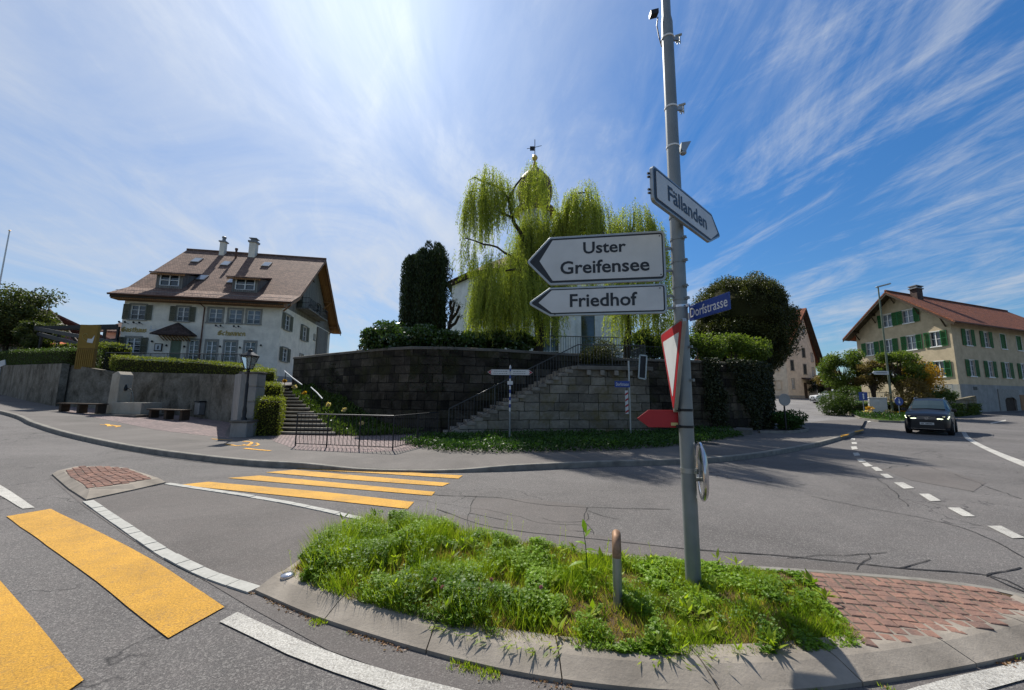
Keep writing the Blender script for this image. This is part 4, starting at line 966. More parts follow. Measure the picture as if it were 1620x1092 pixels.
# ground cover strip before the stair
gcp=[(-3.4,12.1)]+GP([(700,716),(760,718),(830,717),(900,716),(980,713),(1060,708),(1120,700),(1175,691)])+[(9.6,17.2),(7,16.95),(5.6,15.2),(2.6,14.8),(-2.3,13.8),(-3.0,13.4)]
NG=26000; xy=sample(NG,gcp); z=np.array([gz(*p) for p in xy])+.13+rng.random(NG)*(.22+.14*vnoise(xy,1.5,8))
P,a,w,r_=leaves_at(np.c_[xy,z],.085,.022,rng.random(NG),up=.6); tag(leafobj('ground_cover',P,a,w,r_,LF['cover']),'dark green ground cover along the foot of the stone staircase','ground cover',kind='stuff')
# ================================================================ HEDGES
def hedge(name,lab,poly,z0,z1,m,dens=420,ls=.055,core='earth',group=None):
    r=thing(name,lab,'hedge',(sum(p[0] for p in poly)/len(poly),sum(p[1] for p in poly)/len(poly),min(z0)),0,group)
    c=Vector((sum(p[0] for p in poly)/len(poly),sum(p[1] for p in poly)/len(poly))); n=len(poly)
    inn=[];
    for p in poly:
        v=c-Vector(p); v.normalize(); inn.append((p[0]+v.x*.13,p[1]+v.y*.13))
    mb=MB(); mb.prism(inn,[z-.05 for z in z0],[z-.12 for z in z1]); mb.build('branches',M['hedge_core'],r,world=True)  # solid dark inner box added behind the leaves, not real branches
    P=[]
    for i in range(n):
        a=np.array([*poly[i],0]);b=np.array([*poly[(i+1)%n],0]); l=np.linalg.norm(b-a); hh=(z1[i]-z0[i]+z1[(i+1)%n]-z0[(i+1)%n])/2; k=int(l*hh*dens)
        if k<1: continue
        t=rng.random(k); s=rng.random(k); q=a+(b-a)*t[:,None]; zb=z0[i]+(z0[(i+1)%n]-z0[i])*t; zt=z1[i]+(z1[(i+1)%n]-z1[i])*t; q[:,2]=zb+(zt-zb)*s; P.append(q)
    A_=0
    for i in range(n): A_+=poly[i][0]*poly[(i+1)%n][1]-poly[(i+1)%n][0]*poly[i][1]
    k=int(abs(A_)/2*dens); xy=sample(max(k,10),poly); 
    # plane fit of the top
    Am=np.c_[np.array(poly),np.ones(n)]; co=np.linalg.lstsq(Am,np.array(z1),rcond=None)[0]; P.append(np.c_[xy,xy@co[:2]+co[2]])
    P=np.concatenate(P); nz=np.array([mnoise.noise(Vector(p)*2.4)*.07+mnoise.noise(Vector(p)*7)*.05 for p in P]); cc=np.array([c.x,c.y,(min(z0)+max(z1))/2]); dd=P-cc; dd/=np.linalg.norm(dd,axis=1)[:,None]
    P=P+dd*nz[:,None]+rng.normal(0,.035,P.shape)
    P,a,w,r_=leaves_at(P,ls,ls*.33,.5*rng.random(len(P))+.5*np.clip(nz*6+.5,0,1),up=.4); leafobj('foliage',P,a,w,r_,LF[m],r)
    return r
M['hedge_core']=mat('dark foliage core',(.035,.035,.012),1,.1,noise=(12,.5),bump=(30,1,.05))  # dark fill colour for the cores inside hedges, yew and evergreen
def bandpoly(path,w0,w1):
    n=len(path); A_=[];B_=[]
    for i,p in enumerate(path):
        t=path[min(i+1,n-1)]-path[max(i-1,0)]; t=Vector((t.x,t.y,0)).normalized(); s=Vector((-t.y,t.x,0)); A_.append((p.x+s.x*w0,p.y+s.y*w0)); B_.append((p.x+s.x*w1,p.y+s.y*w1))
    return A_+B_[::-1]
hp=bandpoly([RW[0]+Vector((2.3,0,0)),RW[1],RW[2],RW[3]+Vector((.4,-.3,0))],.2,1.0)
zt=[D(u,v,Y).z for u,v,Y in [(158,562,22.3),(200,567,22.2),(300,573,21),(378,580,18.9)]]
zb=[t-.1 for t in [3.1]+list(tR[1:])]
hedge('clipped_hedge','long clipped green hedge on the concrete wall in front of the inn',hp,zb+zb[::-1],zt+[z+.02 for z in zt[::-1]],'hedge',520,.05)
hp=bandpoly([FW[0],FW[1],FW[2],FW[3],RW[0]+Vector((1.4,.1,0))],.2,1.3); zt=[D(u,v,Y).z for u,v,Y in [(0,552,31),(0,556,29.8),(45,556,25),(83,555,23),(118,556,23)]]; zb=[tF[0]-.1,tF[1]-.1,tF[2]-.1,tF[3]-.1,tF[3]-.2]
hedge('clipped_hedge','dark clipped hedge on the concrete wall left of the ochre inn sign',hp,zb+zb[::-1],zt+[z+.03 for z in zt[::-1]],'hedge2',300,.06)
hp=bandpoly([FW[0]+Vector((-.5,3,0)),FW[1]+Vector((-.5,3,0)),FW[3]+Vector((-1.2,3.4,0))],0,1.2); zt=[D(0,543,33).z,D(0,544,32.5).z,D(75,549,26).z]
hedge('lawn_bank','sunlit pale green hedge bank rising behind the left dark hedge',hp,[2.2]*6,zt+zt[::-1],'hedge',160,.07)
for (lab,poly,z0,z1) in [('lowest block of the stepped yellow green hedge beside the inn steps',[(-8.88,13.55),(-8.12,13.7),(-8.95,15.35),(-9.6,14.9)],.15,1.45),
    ('middle block of the stepped yellow green hedge beside the inn steps',[(-9.35,14.7),(-8.95,15.1),(-10.1,16.6),(-10.9,16.2)],.4,2.0),
    ('topmost block of the stepped yellow green hedge beside the inn steps',[(-10.6,16.1),(-10.1,16.5),(-11.5,18.1),(-12.5,17.9)],1.4,2.65)]:
    hedge('stepped_hedge',lab,poly,[z0]*4,[z1]*4,'hedge',700,.045,group='stepped hedge beside the inn steps')
# ================================================================ BUILDINGS
EZ=Vector((0,0,1))
def clip(poly,out):
    """clip a convex polygon by a convex outline (counter clockwise)"""
    n=len(out)
    for i in range(n):
        a=out[i]; b=out[(i+1)%n]; ins=lambda p:(b[0]-a[0])*(p[1]-a[1])-(b[1]-a[1])*(p[0]-a[0])>=-1e-9
        res=[]
        for j in range(len(poly)):
            p=poly[j]; q=poly[(j+1)%len(poly)]; ip,iq=ins(p),ins(q)
            if ip: res.append(p)
            if ip!=iq:
                d1=(b[0]-a[0])*(p[1]-a[1])-(b[1]-a[1])*(p[0]-a[0]); d2=(b[0]-a[0])*(q[1]-a[1])-(b[1]-a[1])*(q[0]-a[0]); t=d1/(d1-d2)
                res.append((p[0]+(q[0]-p[0])*t,p[1]+(q[1]-p[1])*t))
        poly=res
        if len(poly)<3: return []
    return poly
def wallface(mb,out,holes,O,ex,n,dep=.16,mi=0,rmi=None):
    O=Vector(O);ex=Vector(ex);n=Vector(n); pt=lambda x,z,d=0:O+ex*x+EZ*z+n*d
    xs=sorted({p[0] for p in out}|{h[0] for h in holes}|{h[1] for h in holes}); zs=sorted({p[1] for p in out}|{h[2] for h in holes}|{h[3] for h in holes})
    mb.mi=mi
    for i in range(len(xs)-1):
        for j in range(len(zs)-1):
            cx,cz=(xs[i]+xs[i+1])/2,(zs[j]+zs[j+1])/2
            if any(h[0]<cx<h[1] and h[2]<cz<h[3] for h in holes): continue
            c=clip([(xs[i],zs[j]),(xs[i+1],zs[j]),(xs[i+1],zs[j+1]),(xs[i],zs[j+1])],out)
            if len(c)>2: mb.poly([pt(*q) for q in c])
    if rmi is not None: mb.mi=rmi
    for x0,x1,z0,z1 in holes:
        c=[(x0,z0),(x1,z0),(x1,z1),(x0,z1)]
        for k in range(4): a,b=c[k],c[(k+1)%4]; mb.poly([pt(*a),pt(*b),pt(*b,-dep),pt(*a,-dep)])
    mb.mi=0
def window(root,O,ex,n,x0,x1,z0,z1,dep=.16,sur=.12,cols=2,rows=3,glass='glass',surm='frame_grey',sh=None,shm='sh_grey',door=False,rail=False,barw=.035,shw=None,sill=True):
    O=Vector(O);ex=Vector(ex);n=Vector(n); pt=lambda x,z,d=0:O+ex*x+EZ*z+n*d
    def bx(mb,a,b,c,d,e,f): mb.obox((pt((a+b)/2,(c+d)/2,(e+f)/2)),ex*(b-a)/2,n*(f-e)/2,EZ*(d-c)/2)
    mb=MB(); mb.mi=0
    if sur:
        bx(mb,x0-sur,x0,z0-sur*.6,z1+sur,.002,.035); bx(mb,x1,x1+sur,z0-sur*.6,z1+sur,.002,.035); bx(mb,x0,x1,z1,z1+sur,.002,.035)
    mb.mi=1; f=.05; d0,d1=-dep+.03,-dep+.085
    bx(mb,x0,x0+f,z0,z1,d0,d1); bx(mb,x1-f,x1,z0,z1,d0,d1); bx(mb,x0+f,x1-f,z0,z0+f,d0,d1); bx(mb,x0+f,x1-f,z1-f,z1,d0,d1)
    for c in range(1,cols): x=x0+(x1-x0)*c/cols; bx(mb,x-barw*1.2,x+barw*1.2,z0+f,z1-f,d0+.005,d1+.01)
    for r in range(1,rows): z=z0+(z1-z0)*r/rows; bx(mb,x0+f,x1-f,z-barw/2,z+barw/2,d0+.008,d1-.01)
    w=mb.build('door' if door else 'window',[M[surm],M['sh_door'] if door else M['wframe']],root)
    g=MB(); g.poly([pt(x0,z0,-dep+.045),pt(x1,z0,-dep+.045),pt(x1,z1,-dep+.045),pt(x0,z1,-dep+.045)]); g.build('pane',M[glass],w,rec=False)
    if sill and not door: s=MB(); bx(s,x0-sur-.03,x1+sur+.03,z0-.09,z0,-.05,.09); s.build('sill',M[surm],w)
    if rail:
        s=MB()
        for zz in (.12,.24,.36): a,b=pt(x0,z0+zz,.01),pt(x1,z0+zz,.01); s.tube([a,b],.012,5)
        s.build('guard_rail',M['dmetal'],w)
    if sh:
        wd=shw or (x1-x0)/2
        for k,(a,b) in enumerate([(x0-sur*.3-wd,x0-sur*.3),(x1+sur*.3,x1+sur*.3+wd)] if sh=='open' else [(x0,(x0+x1)/2-.01),((x0+x1)/2+.01,x1)]):
            s=MB(); lo,hi=z0-.03,z1+.03; e0,e1=.045,.085
            if sh=='closed': lo,hi=z0,z1; e0,e1=-.06,-.02
            if sh=='ajar': e0,e1=.045,.085
            fr=.06
            bx(s,a,a+fr,lo,hi,e0,e1); bx(s,b-fr,b,lo,hi,e0,e1)
            for zz in (lo,(lo+hi)/2-fr/2,hi-fr): bx(s,a+fr,b-fr,zz,zz+fr,e0,e1)
            q=lo+fr
            while q<hi-fr:
                p0=pt((a+b)/2,q+.035,(e0+e1)/2); s.obox(p0,ex*((b-a)/2-fr),(n*.016+EZ*.0),(EZ*.026+n*.012)); q+=.075
            s.build('shutter',M[shm],root)
    return w
M['sh_door']=mat('sage green door paint',(.17,.22,.15),.6,.3,noise=(3,.3))
def roofslab(pts,th=.18,down=True):
    """thick plane: pts on the top surface"""
    a,b,c=[Vector(p) for p in pts[:3]]; nn=(b-a).cross(c-a).normalized()
    if nn.z<0: nn=-nn
    mb=MB(); mb.ext(pts,-nn*th); return mb
# ---------------------------------------------------------------- the inn
INN=thing('inn','large white inn with brown tiled roof, dormers and gold lettering on its front','building',(-31.802,30.85,2.5),10.5)
X,Y_=11.8,15.2; ZE=6.75; ZR=13.75; YR=7.6
fw=[]
up=[(.50,1.55),(3.84,4.72),(6.20,7.22),(7.72,8.72),(9.12,10.16)]
for a,b in up: fw.append((a,b,5.02,6.22))
lo_=[(.52,1.5,2.25,3.5)]+[(5.0,5.7,1.75,3.45),(6.28,7.06,1.75,3.45),(7.66,8.52,1.75,3.45),(9.2,10.0,1.75,3.45)]; door=(3.66,4.46,1.3,3.42)
mb=MB(); wallface(mb,[(0,-1.2),(X,-1.2),(X,ZE),(0,ZE)],fw+lo_+[door],(0,0,0),(1,0,0),(0,-1,0))
gw=[(.78,2.08,4.83,6.2),(5.4,6.7,4.5,5.95),(.85,2.1,1.98,3.15),(5.2,6.2,1.9,3.0),(8.95,9.5,5.0,5.6)]
tim=[(3.7,4.7,8.25,9.4),(6.9,7.7,11.2,12.4),(9.5,10.6,7.3,9.2)]
gout=[(0,-1.2),(Y_,-1.2),(Y_,ZE),(YR,ZR-.3),(0,ZE)]
mb2=MB(); mb2.mi=0
wallface(mb,[(0,-1.2),(Y_,-1.2),(Y_,ZE),(0,ZE)],gw,(X,0,0),(0,1,0),(1,0,0))
mb.poly([(0,0,-1.2),(0,Y_,-1.2),(0,Y_,ZE),(0,YR,ZR-.3),(0,0,ZE)]); mb.poly([(0,Y_,-1.2),(X,Y_,-1.2),(X,Y_,ZE),(0,Y_,ZE)])
mb.build('wall',M['render'],INN,rec=False)
wallface(mb2,[(0,ZE),(Y_,ZE),(YR,ZR-.3)],tim,(X-.02,0,0),(0,1,0),(1,0,0)); mb2.build('gable_boarding',M['wood_grey'],INN,rec=False)
mb=MB(); mb.box(-.03,X+.03,-.03,Y_+.03,-1.2,.62); mb.build('plinth',M['plinth'],INN)
F=((0,0,0),(1,0,0),(0,-1,0)); Gb=((X,0,0),(0,1,0),(1,0,0))
for i,(a,b,c,d) in enumerate(fw): window(INN,*F,a,b,c,d,cols=2,rows=3,sur=.14,sh='open' if i<2 else None,rail=True,glass='glass_pale' if i in(2,3,4) else 'glass',shw=.46)
for i,(a,b,c,d) in enumerate(lo_): window(INN,*F,a,b,c,d,cols=2,rows=4,sur=.14,sh='open' if i==0 else None,glass='glass',shw=.5,surm='frame_grey')
window(INN,*F,*door,cols=1,rows=1,sur=.16,door=True,glass='glass',surm='render')
mb=MB(); mb.box(3.72,4.40,.06,.12,1.35,3.38); mb.box(3.86,4.26,.04,.06,2.55,3.25); mb.build('door_leaf',M['sh_door'],INN)
for i,(a,b,c,d) in enumerate(gw[:4]): window(INN,*Gb,a,b,c,d,cols=2,rows=3,sur=.12,sh='open' if i<3 else None,shw=.52,shm='sh_grey')
window(INN,*Gb,*gw[4],cols=1,rows=1,sur=.06)
for a,b,c,d in tim: window(INN,(X-.02,0,0),(0,1,0),(1,0,0),a,b,c,d,cols=1,rows=2,sur=.08,surm='wood_dark')
# roof: flat-kicked lower part then steep, both sides
ov=.95; xs0,xs1=-.55,X+1.1
def rp(y): # roof height over y
    y=min(y,2*YR-y)
    if y<.9: return 6.95+(y+ov)*.52
    return 6.95+(.9+ov)*.52+(y-.9)*(ZR-(6.95+(.9+ov)*.52))/(YR-.9)
def roofrun(ys,xa,xb,zoff=0):
    vs=[];n=len(ys)
    for y in ys: vs+=[(xa,y,rp(y)+zoff),(xb,y,rp(y)+zoff)]
    return vs,[(2*i,2*i+1,2*i+3,2*i+2) for i in range(n-1)]
mb=MB()
for ys in ([-ov,-.5,0,.45,.9,1.6,4.5,YR],[YR,2*YR-4.5,2*YR-1.6,2*YR-.9,2*YR-.45,2*YR,2*YR+.5,2*YR+ov]):
    v,f=roofrun(ys,xs0,xs1); v2,f2=roofrun(ys,xs0,xs1,-.16); nv=len(v)
    mb.add(v+v2,f+[tuple(i+nv for i in q[::-1]) for q in f]+[(2*i,2*i+2,nv+2*i+2,nv+2*i) for i in range(len(ys)-1)]+[(2*i+1,nv+2*i+1,nv+2*i+3,2*i+3) for i in range(len(ys)-1)]+[(0,nv,nv+1,1)])
rf=mb.build('roof',M['tile'],INN,rec=True)
mb=MB(); mb.tube([(xs0,YR,ZR+.03),(xs1,YR,ZR+.03)],.13,8); mb.build('ridge_tiles',M['tile'],rf)
# eave box, verge boards, brackets
mb=MB(); mb.box(xs0+.1,X+.45,-ov+.12,-.01,6.52,6.86); mb.build('eave_box',M['wood'],INN)
mb=MB(); mb.box(xs0+.1,X+.4,-ov+.02,-ov+.12,6.62,6.92); mb.build('fascia',M['wood_dark'],INN)
for s_ in (0,1):
    mb=MB(); ys=[-ov,-.5,0,.45,.9,1.6,4.5,YR]; ys=ys if s_==0 else [2*YR-y for y in ys[::-1]]
    for i in range(len(ys)-1):
        a,b=ys[i],ys[i+1]; mb.ext([(xs1-.06,a,rp(a)-.17),(xs1-.06,b,rp(b)-.17),(xs1-.06,b,rp(b)-.42),(xs1-.06,a,rp(a)-.42)],(-.05,0,0))
        mb.ext([(xs1-.12,a,rp(a)-.165),(xs1-.12,b,rp(b)-.165),(xs1-.12,b,rp(b)-.21),(xs1-.12,a,rp(a)-.21)],(-(xs1-.14-X),0,0))
    mb.build('verge_board',M['wood'],INN)
for y in (.3,3.6,11.6,14.6):
    mb=MB(); z=rp(y)-.4; mb.box(X,xs1-.15,y-.08,y+.08,z-.12,z+.05); mb.beam((X+.02,y,z-.9),(xs1-.3,y,z-.1),.1,.1); mb.build('purlin_bracket',M['wood'],INN)
mb=MB(); mb.tube([(xs0,-ov-.06,6.86),(xs1-.1,-ov-.06,6.86)],.08,8); mb.build('gutter',M['copper'],INN)
mb=MB(); mb.tube([(5.62,-ov-.04,6.82),(5.72,-.55,6.5),(5.9,-.13,6.25),(5.9,-.12,1.0)],.05,8); mb.build('downpipe',M['copper'],INN)
mb=MB(); mb.tube([(xs0+.2,-.55,rp(-.55)+.14),(xs1-.2,-.55,rp(-.55)+.14)],.02,5)
for i in range(22): x=xs0+.3+i*.6; mb.tube([(x,-.55,rp(-.55)-.02),(x,-.55,rp(-.55)+.15)],.012,4)
mb.build('snow_guard',M['zinc'],INN)
def dormer(x0,x1):
    yf=1.02; zb=rp(yf)-.02; zt=zb+1.35; yb=4.6
    mb=MB(); 
    mb.poly([(x0,yf,zb),(x0,yf,zt),(x0,yf+.0+2.9,zt+.5),(x0,yf+1.6,rp(yf+1.6))]); mb.poly([(x1,yf,zb),(x1,yf+1.6,rp(yf+1.6)),(x1,yf+2.9,zt+.5),(x1,yf,zt)])
    wallface(mb,[(x0,zb),(x1,zb),(x1,zt),(x0,zt)],[(x0+.3,x1-.3,zb+.25,zt-.15)],(0,yf,0),(1,0,0),(0,-1,0),.1)
    dm=mb.build('dormer',M['wood_grey'],INN,rec=False)
    rz=zt+.1; sl=.28
    # roof of the dormer runs back until it meets the main roof
    y2=yf-.35; 
    for _ in range(200):
        if rp(y2)>rz+(y2-yf)*sl: break
        y2+=.03
    mb=MB(); p=[(x0-.35,yf-.4,rz-.4*sl),(x1+.35,yf-.4,rz-.4*sl),(x1+.1,y2+.15,rz+(y2+.15-yf)*sl),(x0-.1,y2+.15,rz+(y2+.15-yf)*sl)]
    mb.ext(p,(0,0,-.12)); mb.build('dormer_roof',M['tile'],dm)
    mb=MB(); mb.box(x0-.3,x1+.3,yf-.36,yf-.3,rz-.4*sl-.26,rz-.4*sl-.12); mb.build('dormer_fascia',M['wood'],dm)
    a,b,c,d=x0+.3,x1-.3,zb+.25,zt-.15
    mb=MB()
    for k in range(3): x=a+(b-a)*k/2; mb.box(x-.04,x+.04,yf-.01,yf+.06,c,d)
    for z in (c,(c+d)/2,d): mb.box(a,b,yf+.0,yf+.05,z-.03,z+.03)
    mb.build('dormer_window',M['wframe'],dm); mb=MB(); mb.poly([(a,yf+.08,c),(b,yf+.08,c),(b,yf+.08,d),(a,yf+.08,d)]); mb.build('dormer_pane',M['glass'],dm,rec=False)
dormer(1.35,3.35); dormer(7.2,9.3)
for x,y in ((1.6,5.64),(4.32,5.39),(7.86,5.7),(3.85,2.75),(6.5,2.55)):
    sl=Vector((0,1,(rp(y+.1)-rp(y-.1))/.2)).normalized(); nn=Vector((0,-sl.z,sl.y)); c=Vector((x,y,rp(y)))+nn*.05
    mb=MB(); mb.obox(c,Vector((.36,0,0)),sl*.5,nn*.06); sk=mb.build('skylight',M['zinc'],INN); mb=MB(); mb.obox(c+nn*.055,Vector((.29,0,0)),sl*.42,nn*.012); mb.build('skylight_pane',M['skyglass'],sk)
def chimney(x,y,w,zt,pot):
    mb=MB(); mb.box(x-w/2,x+w/2,y-w/2,y+w/2,rp(y)-.8,zt); mb.mi=1; mb.box(x-w/2-.1,x+w/2+.1,y-w/2-.1,y+w/2+.1,zt,zt+.12)
    if pot: mb.mi=1; mb.lathe([(.17,0),(.15,.35),(.2,.36),(.2,.5),(.1,.56)],(x,y,zt+.12),10)
    else: mb.mi=1; mb.prism([(x-w/2-.12,y-w/2-.12),(x+w/2+.12,y-w/2-.12),(x+w/2+.12,y+w/2+.12),(x-w/2-.12,y+w/2+.12)],zt+.12,zt+.18); mb.box(x-w/2+.08,x+w/2-.08,y-w/2+.08,y+w/2-.08,zt+.18,zt+.42); mb.box(x-w/2-.05,x+w/2+.05,y-w/2-.05,y+w/2+.05,zt+.42,zt+.5)
    mb.build('chimney',[M['render'],M['zinc']],INN)
chimney(2.95,7.2,.46,14.65,True); chimney(5.75,7.3,.62,14.85,False)
mb=MB(); mb.tube([(4.5,6.6,rp(6.6)-.1),(4.5,6.6,rp(6.6)+.85)],.1,8); mb.tube([(4.5,6.6,rp(6.6)+.85),(4.5,6.6,rp(6.6)+1.05)],.14,8); mb.build('vent_pipe',M['copper'],INN)
# porch canopy over the door
mb=MB(); A4=[(2.75,-.02,3.86),(2.8,-1.15,3.80),(5.55,-1.15,3.78),(5.5,-.02,3.86)]; top_=(4.1,-.02,4.86); t2=(4.15,-.35,4.82)
mb.add([Vector(p) for p in A4]+[Vector(top_),Vector(t2)],[(0,1,5,4),(1,2,5),(2,3,4,5)]); mb.add([Vector(p)-Vector((0,0,.1)) for p in A4]+[Vector(p) for p in A4],[(0,1,2,3),(0,1,5,4),(1,2,6,5),(2,3,7,6)])
mb.build('porch_canopy',M['tile_dark'],INN,rec=False)
mb=MB(); 
for i in range(9): x=3.15+i*.24; mb.beam((x,-.02,3.35),(x,-.85,3.78),.05,.05)
mb.build('canopy_slats',M['wood'],INN)
for (x,z) in ((3.42,2.95),(4.72,2.9),(2.35,3.25),(-.05,3.3),(8.86,2.95),(10.45,3.2),(7.35,3.0)):
    mb=MB(); mb.lathe([(.03,0),(.07,.03),(.07,.13),(.02,.17)],(x,-.1,z-.1),8); mb.box(x-.03,x+.03,-.1,0,z-.06,z); mb.build('wall_lamp',M['dmetal'],INN)
for x in (.1,.5,1.1,1.5,7.05,7.4,8.4,8.75):
    mb=MB(); z=4.62; mb.tube([(x,0,z),(x-.05,-.32,z+.08)],.018,5); mb.lathe([(.05,-.07),(.08,-.02),(.06,.07),(.02,.1)],(x-.05,-.34,z+.08),8,Matrix.Rotation(R_(50),3,'X')); mb.build('spotlight',M['dmetal'],INN)
mb=MB(); mb.box(2.55,3.1,-.07,-.005,2.45,3.08); mn=mb.build('menu_box',M['wood_dark'],INN); mb=MB(); mb.box(2.61,3.04,-.078,-.071,2.51,3.02); mb.build('menu_sheet',M['signw'],mn); mb=MB(); mb.box(2.78,2.88,-.083,-.079,2.6,2.9); mb.build('menu_emblem',M['dmetal'],mn)
# blackletter drawn with a broad nib
BL={'G':[[(.8,.82),(.45,1.),(.12,.78),(.08,.35),(.3,.06),(.62,.0),(.82,.18),(.82,.5),(.5,.52)],[(.4,.9),(.4,.15)]],
'a':[[(.1,.62),(.35,.7),(.58,.58),(.58,.1),(.7,.0)],[(.56,.38),(.2,.36),(.1,.14),(.3,.0),(.56,.14)]],
's':[[(.58,.62),(.3,.7),(.12,.56),(.2,.42),(.48,.3),(.56,.14),(.34,.0),(.08,.08)]],
't':[[(.3,.92),(.26,.15),(.4,.0),(.54,.08)],[(.06,.64),(.52,.66)]],
'h':[[(.14,1.02),(.14,.0)],[(.14,.55),(.4,.7),(.58,.55),(.6,.1),(.46,-.14)]],
'u':[[(.12,.68),(.14,.12),(.3,.0),(.56,.16)],[(.56,.68),(.58,.08),(.7,.0)]],
'S':[[(.85,.8),(.55,1.0),(.2,.86),(.2,.62),(.68,.44),(.8,.2),(.5,.0),(.1,.1)],[(.5,.96),(.42,.1)],[(.02,.6),(.12,.3),(.06,.1)]],
'c':[[(.52,.6),(.3,.7),(.1,.5),(.12,.14),(.3,.0),(.52,.1)]],
'w':[[(.08,.68),(.12,.1),(.28,.0),(.42,.16),(.42,.66)],[(.42,.14),(.6,.0),(.8,.2),(.8,.56),(.62,.72)]],
'n':[[(.12,.68),(.14,.0)],[(.14,.52),(.38,.7),(.56,.54),(.58,.08),(.68,.0)]],
'e':[[(.12,.34),(.5,.44),(.5,.62),(.3,.7),(.1,.5),(.12,.12),(.3,.0),(.54,.1)]]}
def blackletter(word,x0,z0,w,h,root,nm):
    adv=[(.98 if c in 'GS' else .92 if c=='w' else .62 if c=='t' else .72) for c in word]; s=w/sum(adv); x=x0; mb=MB(); nib=(.045,.075)
    for c,a in zip(word,adv):
        for st in BL[c]:
            for i in range(len(st)-1):
                (xa,za),(xb,zb)=st[i],st[i+1]; P=lambda X,Zz,k:(x+X*s+k*nib[0]*.9,-.035,z0+Zz*h+k*nib[1]*.45)
                pts=[P(xa,za,-1),P(xb,zb,-1),P(xb,zb,1),P(xa,za,1)]; mb.ext(pts,(0,.03,0))
        x+=a*s
    return mb.build(nm,M['letter_gold'],root,rec=False)
blackletter('Gasthaus',.06,3.98,1.78,.36,INN,'gold_lettering'); blackletter('Schwanen',7.05,3.96,2.1,.38,INN,'gold_lettering')
# white swan emblem left of the canopy
def swan(mb,P,s):
    body=[(0,0),(.5,-.04),(.78,.12),(.95,.46),(.7,.36),(.5,.30),(.28,.34),(.2,.55),(.26,.75),(.16,.9),(.02,.86),(-.1,.74),(.02,.76),(.1,.72),(.06,.56),(.02,.35),(-.06,.14)]
    c=(.35,.15); mb.poly([P(x*s,z*s) for x,z in body]); return mb
mb=MB(); swan(mb,lambda x,z:(2.35+x,-.5,4.02+z),.5); o_=mb.build('swan_emblem',M['signw'],INN,rec=False)
# gable balconies
for (ya,yb,zf) in ((3.3,6.6,7.35),(6.7,9.6,7.3)):
    mb=MB(); mb.box(X,X+1.15,ya,yb,zf-.12,zf); bl=mb.build('balcony',M['wood_grey'],INN)
    mb=MB()
    for zz in (.5,1.0): mb.tube([(X,ya+.02,zf+zz),(X+1.13,ya+.02,zf+zz),(X+1.13,yb-.02,zf+zz),(X,yb-.02,zf+zz)],.02,6)
    k=int((yb-ya)/.12)
    for i in range(k+1): y=ya+.02+(yb-ya-.04)*i/k; mb.tube([(X+1.13,y,zf),(X+1.13,y,zf+1)],.009,4,False)
    for i in range(9): x=X+1.13*i/9; mb.tube([(x,ya+.02,zf),(x,ya+.02,zf+1)],.009,4,False)
    mb.build('balcony_railing',M['dmetal'],bl)
mb=MB(); mb.box(X+.02,X+.5,3.4,4.0,7.36,8.1); mb.mi=0; mb.build('balcony_box',M['sh_grey'],INN,bevel=.03)
mb=MB(); mb.box(X-.01,X+.14,9.9,13.8,.6,6.6); mb.build('rear_boarding',M['wood_grey'],INN)
# fence of the inn terrace
def tpt(u,v,Y): p=D(u,v,Y); return p
a=Vector((*D(165,575,24.0).xy,0)); b=Vector((*D(385,575,19.2).xy,0)); a.z=D(165,558,24).z-1.05; b.z=D(385,560.5,19.2).z-1.05; m_=a.lerp(b,.5)
railing('terrace_railing','black iron railing behind the long hedge on the inn terrace',[(a,b)],1.05,.125,.011)
# ---------------------------------------------------------------- green shuttered house
gr=8.0
C0=D(1517,608,35); GH=thing('house','beige farmhouse with green shutters and red tiled roof','building',(C0.x,35,.45),0)
Lg,Ls=9.8,23.; ze=8.75; yr=Lg/2; zr=12.35
gh=[(1.35,2.15,4.0,0)]
gwin=[(7.5-.0,8.25-.0,9.2,10.55),(3.85,4.75,9.2,10.5)]
gwin=[(5.35,6.35,8.95,10.3),(3.15,4.2,8.97,10.3),(7.7,8.65,6.1,7.5),(5.6,6.4,6.15,7.55),(3.2,4.1,6.2,7.6),(.98,1.85,6.25,7.65),(.98,1.8,3.35,4.8),(3.2,4.0,3.35,4.8),(5.5,6.4,3.3,4.7),(7.7,8.6,3.3,4.7)]
mb=MB(); wallface(mb,[(-0,-1),(Lg,-1),(Lg,ze),(yr,zr-.1),(0,ze)],[(a,b,c,d) for a,b,c,d in gwin],(0,0,0),(0,1,0),(-1,0,0))
swin=[]
for x in (2.2,5.5,8.75,12.0,15.3,18.6): swin+=[(x,x+1.05,6.3,7.8),(x-.05,x+1.0,3.4,4.9)]
wallface(mb,[(0,2.6),(Ls,2.6),(Ls,ze),(0,ze)],swin,(0,0,0),(1,0,0),(0,-1,0))
mb.poly([(Ls,0,-1),(Ls,Lg,-1),(Ls,Lg,ze),(Ls,yr,zr-.1),(Ls,0,ze)]); mb.poly([(0,Lg,-1),(Ls,Lg,-1),(Ls,Lg,ze),(0,Lg,ze)])
mb.build('wall',M['beige'],GH,rec=False)
mb=MB(); wallface(mb,[(0,-1),(Ls,-1),(Ls,2.62),(0,2.62)],[(7.65,9.85,-.1,1.45)],(0,-.035,0),(1,0,0),(0,-1,0),.3); mb.poly([(0,-.035,2.62),(Ls,-.035,2.62),(Ls,0,2.62),(0,0,2.62)]); mb.box(-.035,0,-.035,Lg*.35,-1,2.6)
mb.build('base_course',M['base_grey'],GH,rec=False)
mb=MB(); mb.box(6.6,7.65,-.10,-.036,-.3,2.25); mb.box(9.85,10.6,-.10,-.036,-.3,2.25); mb.box(7.65,9.85,-.10,-.036,1.6,2.25)
n_=10
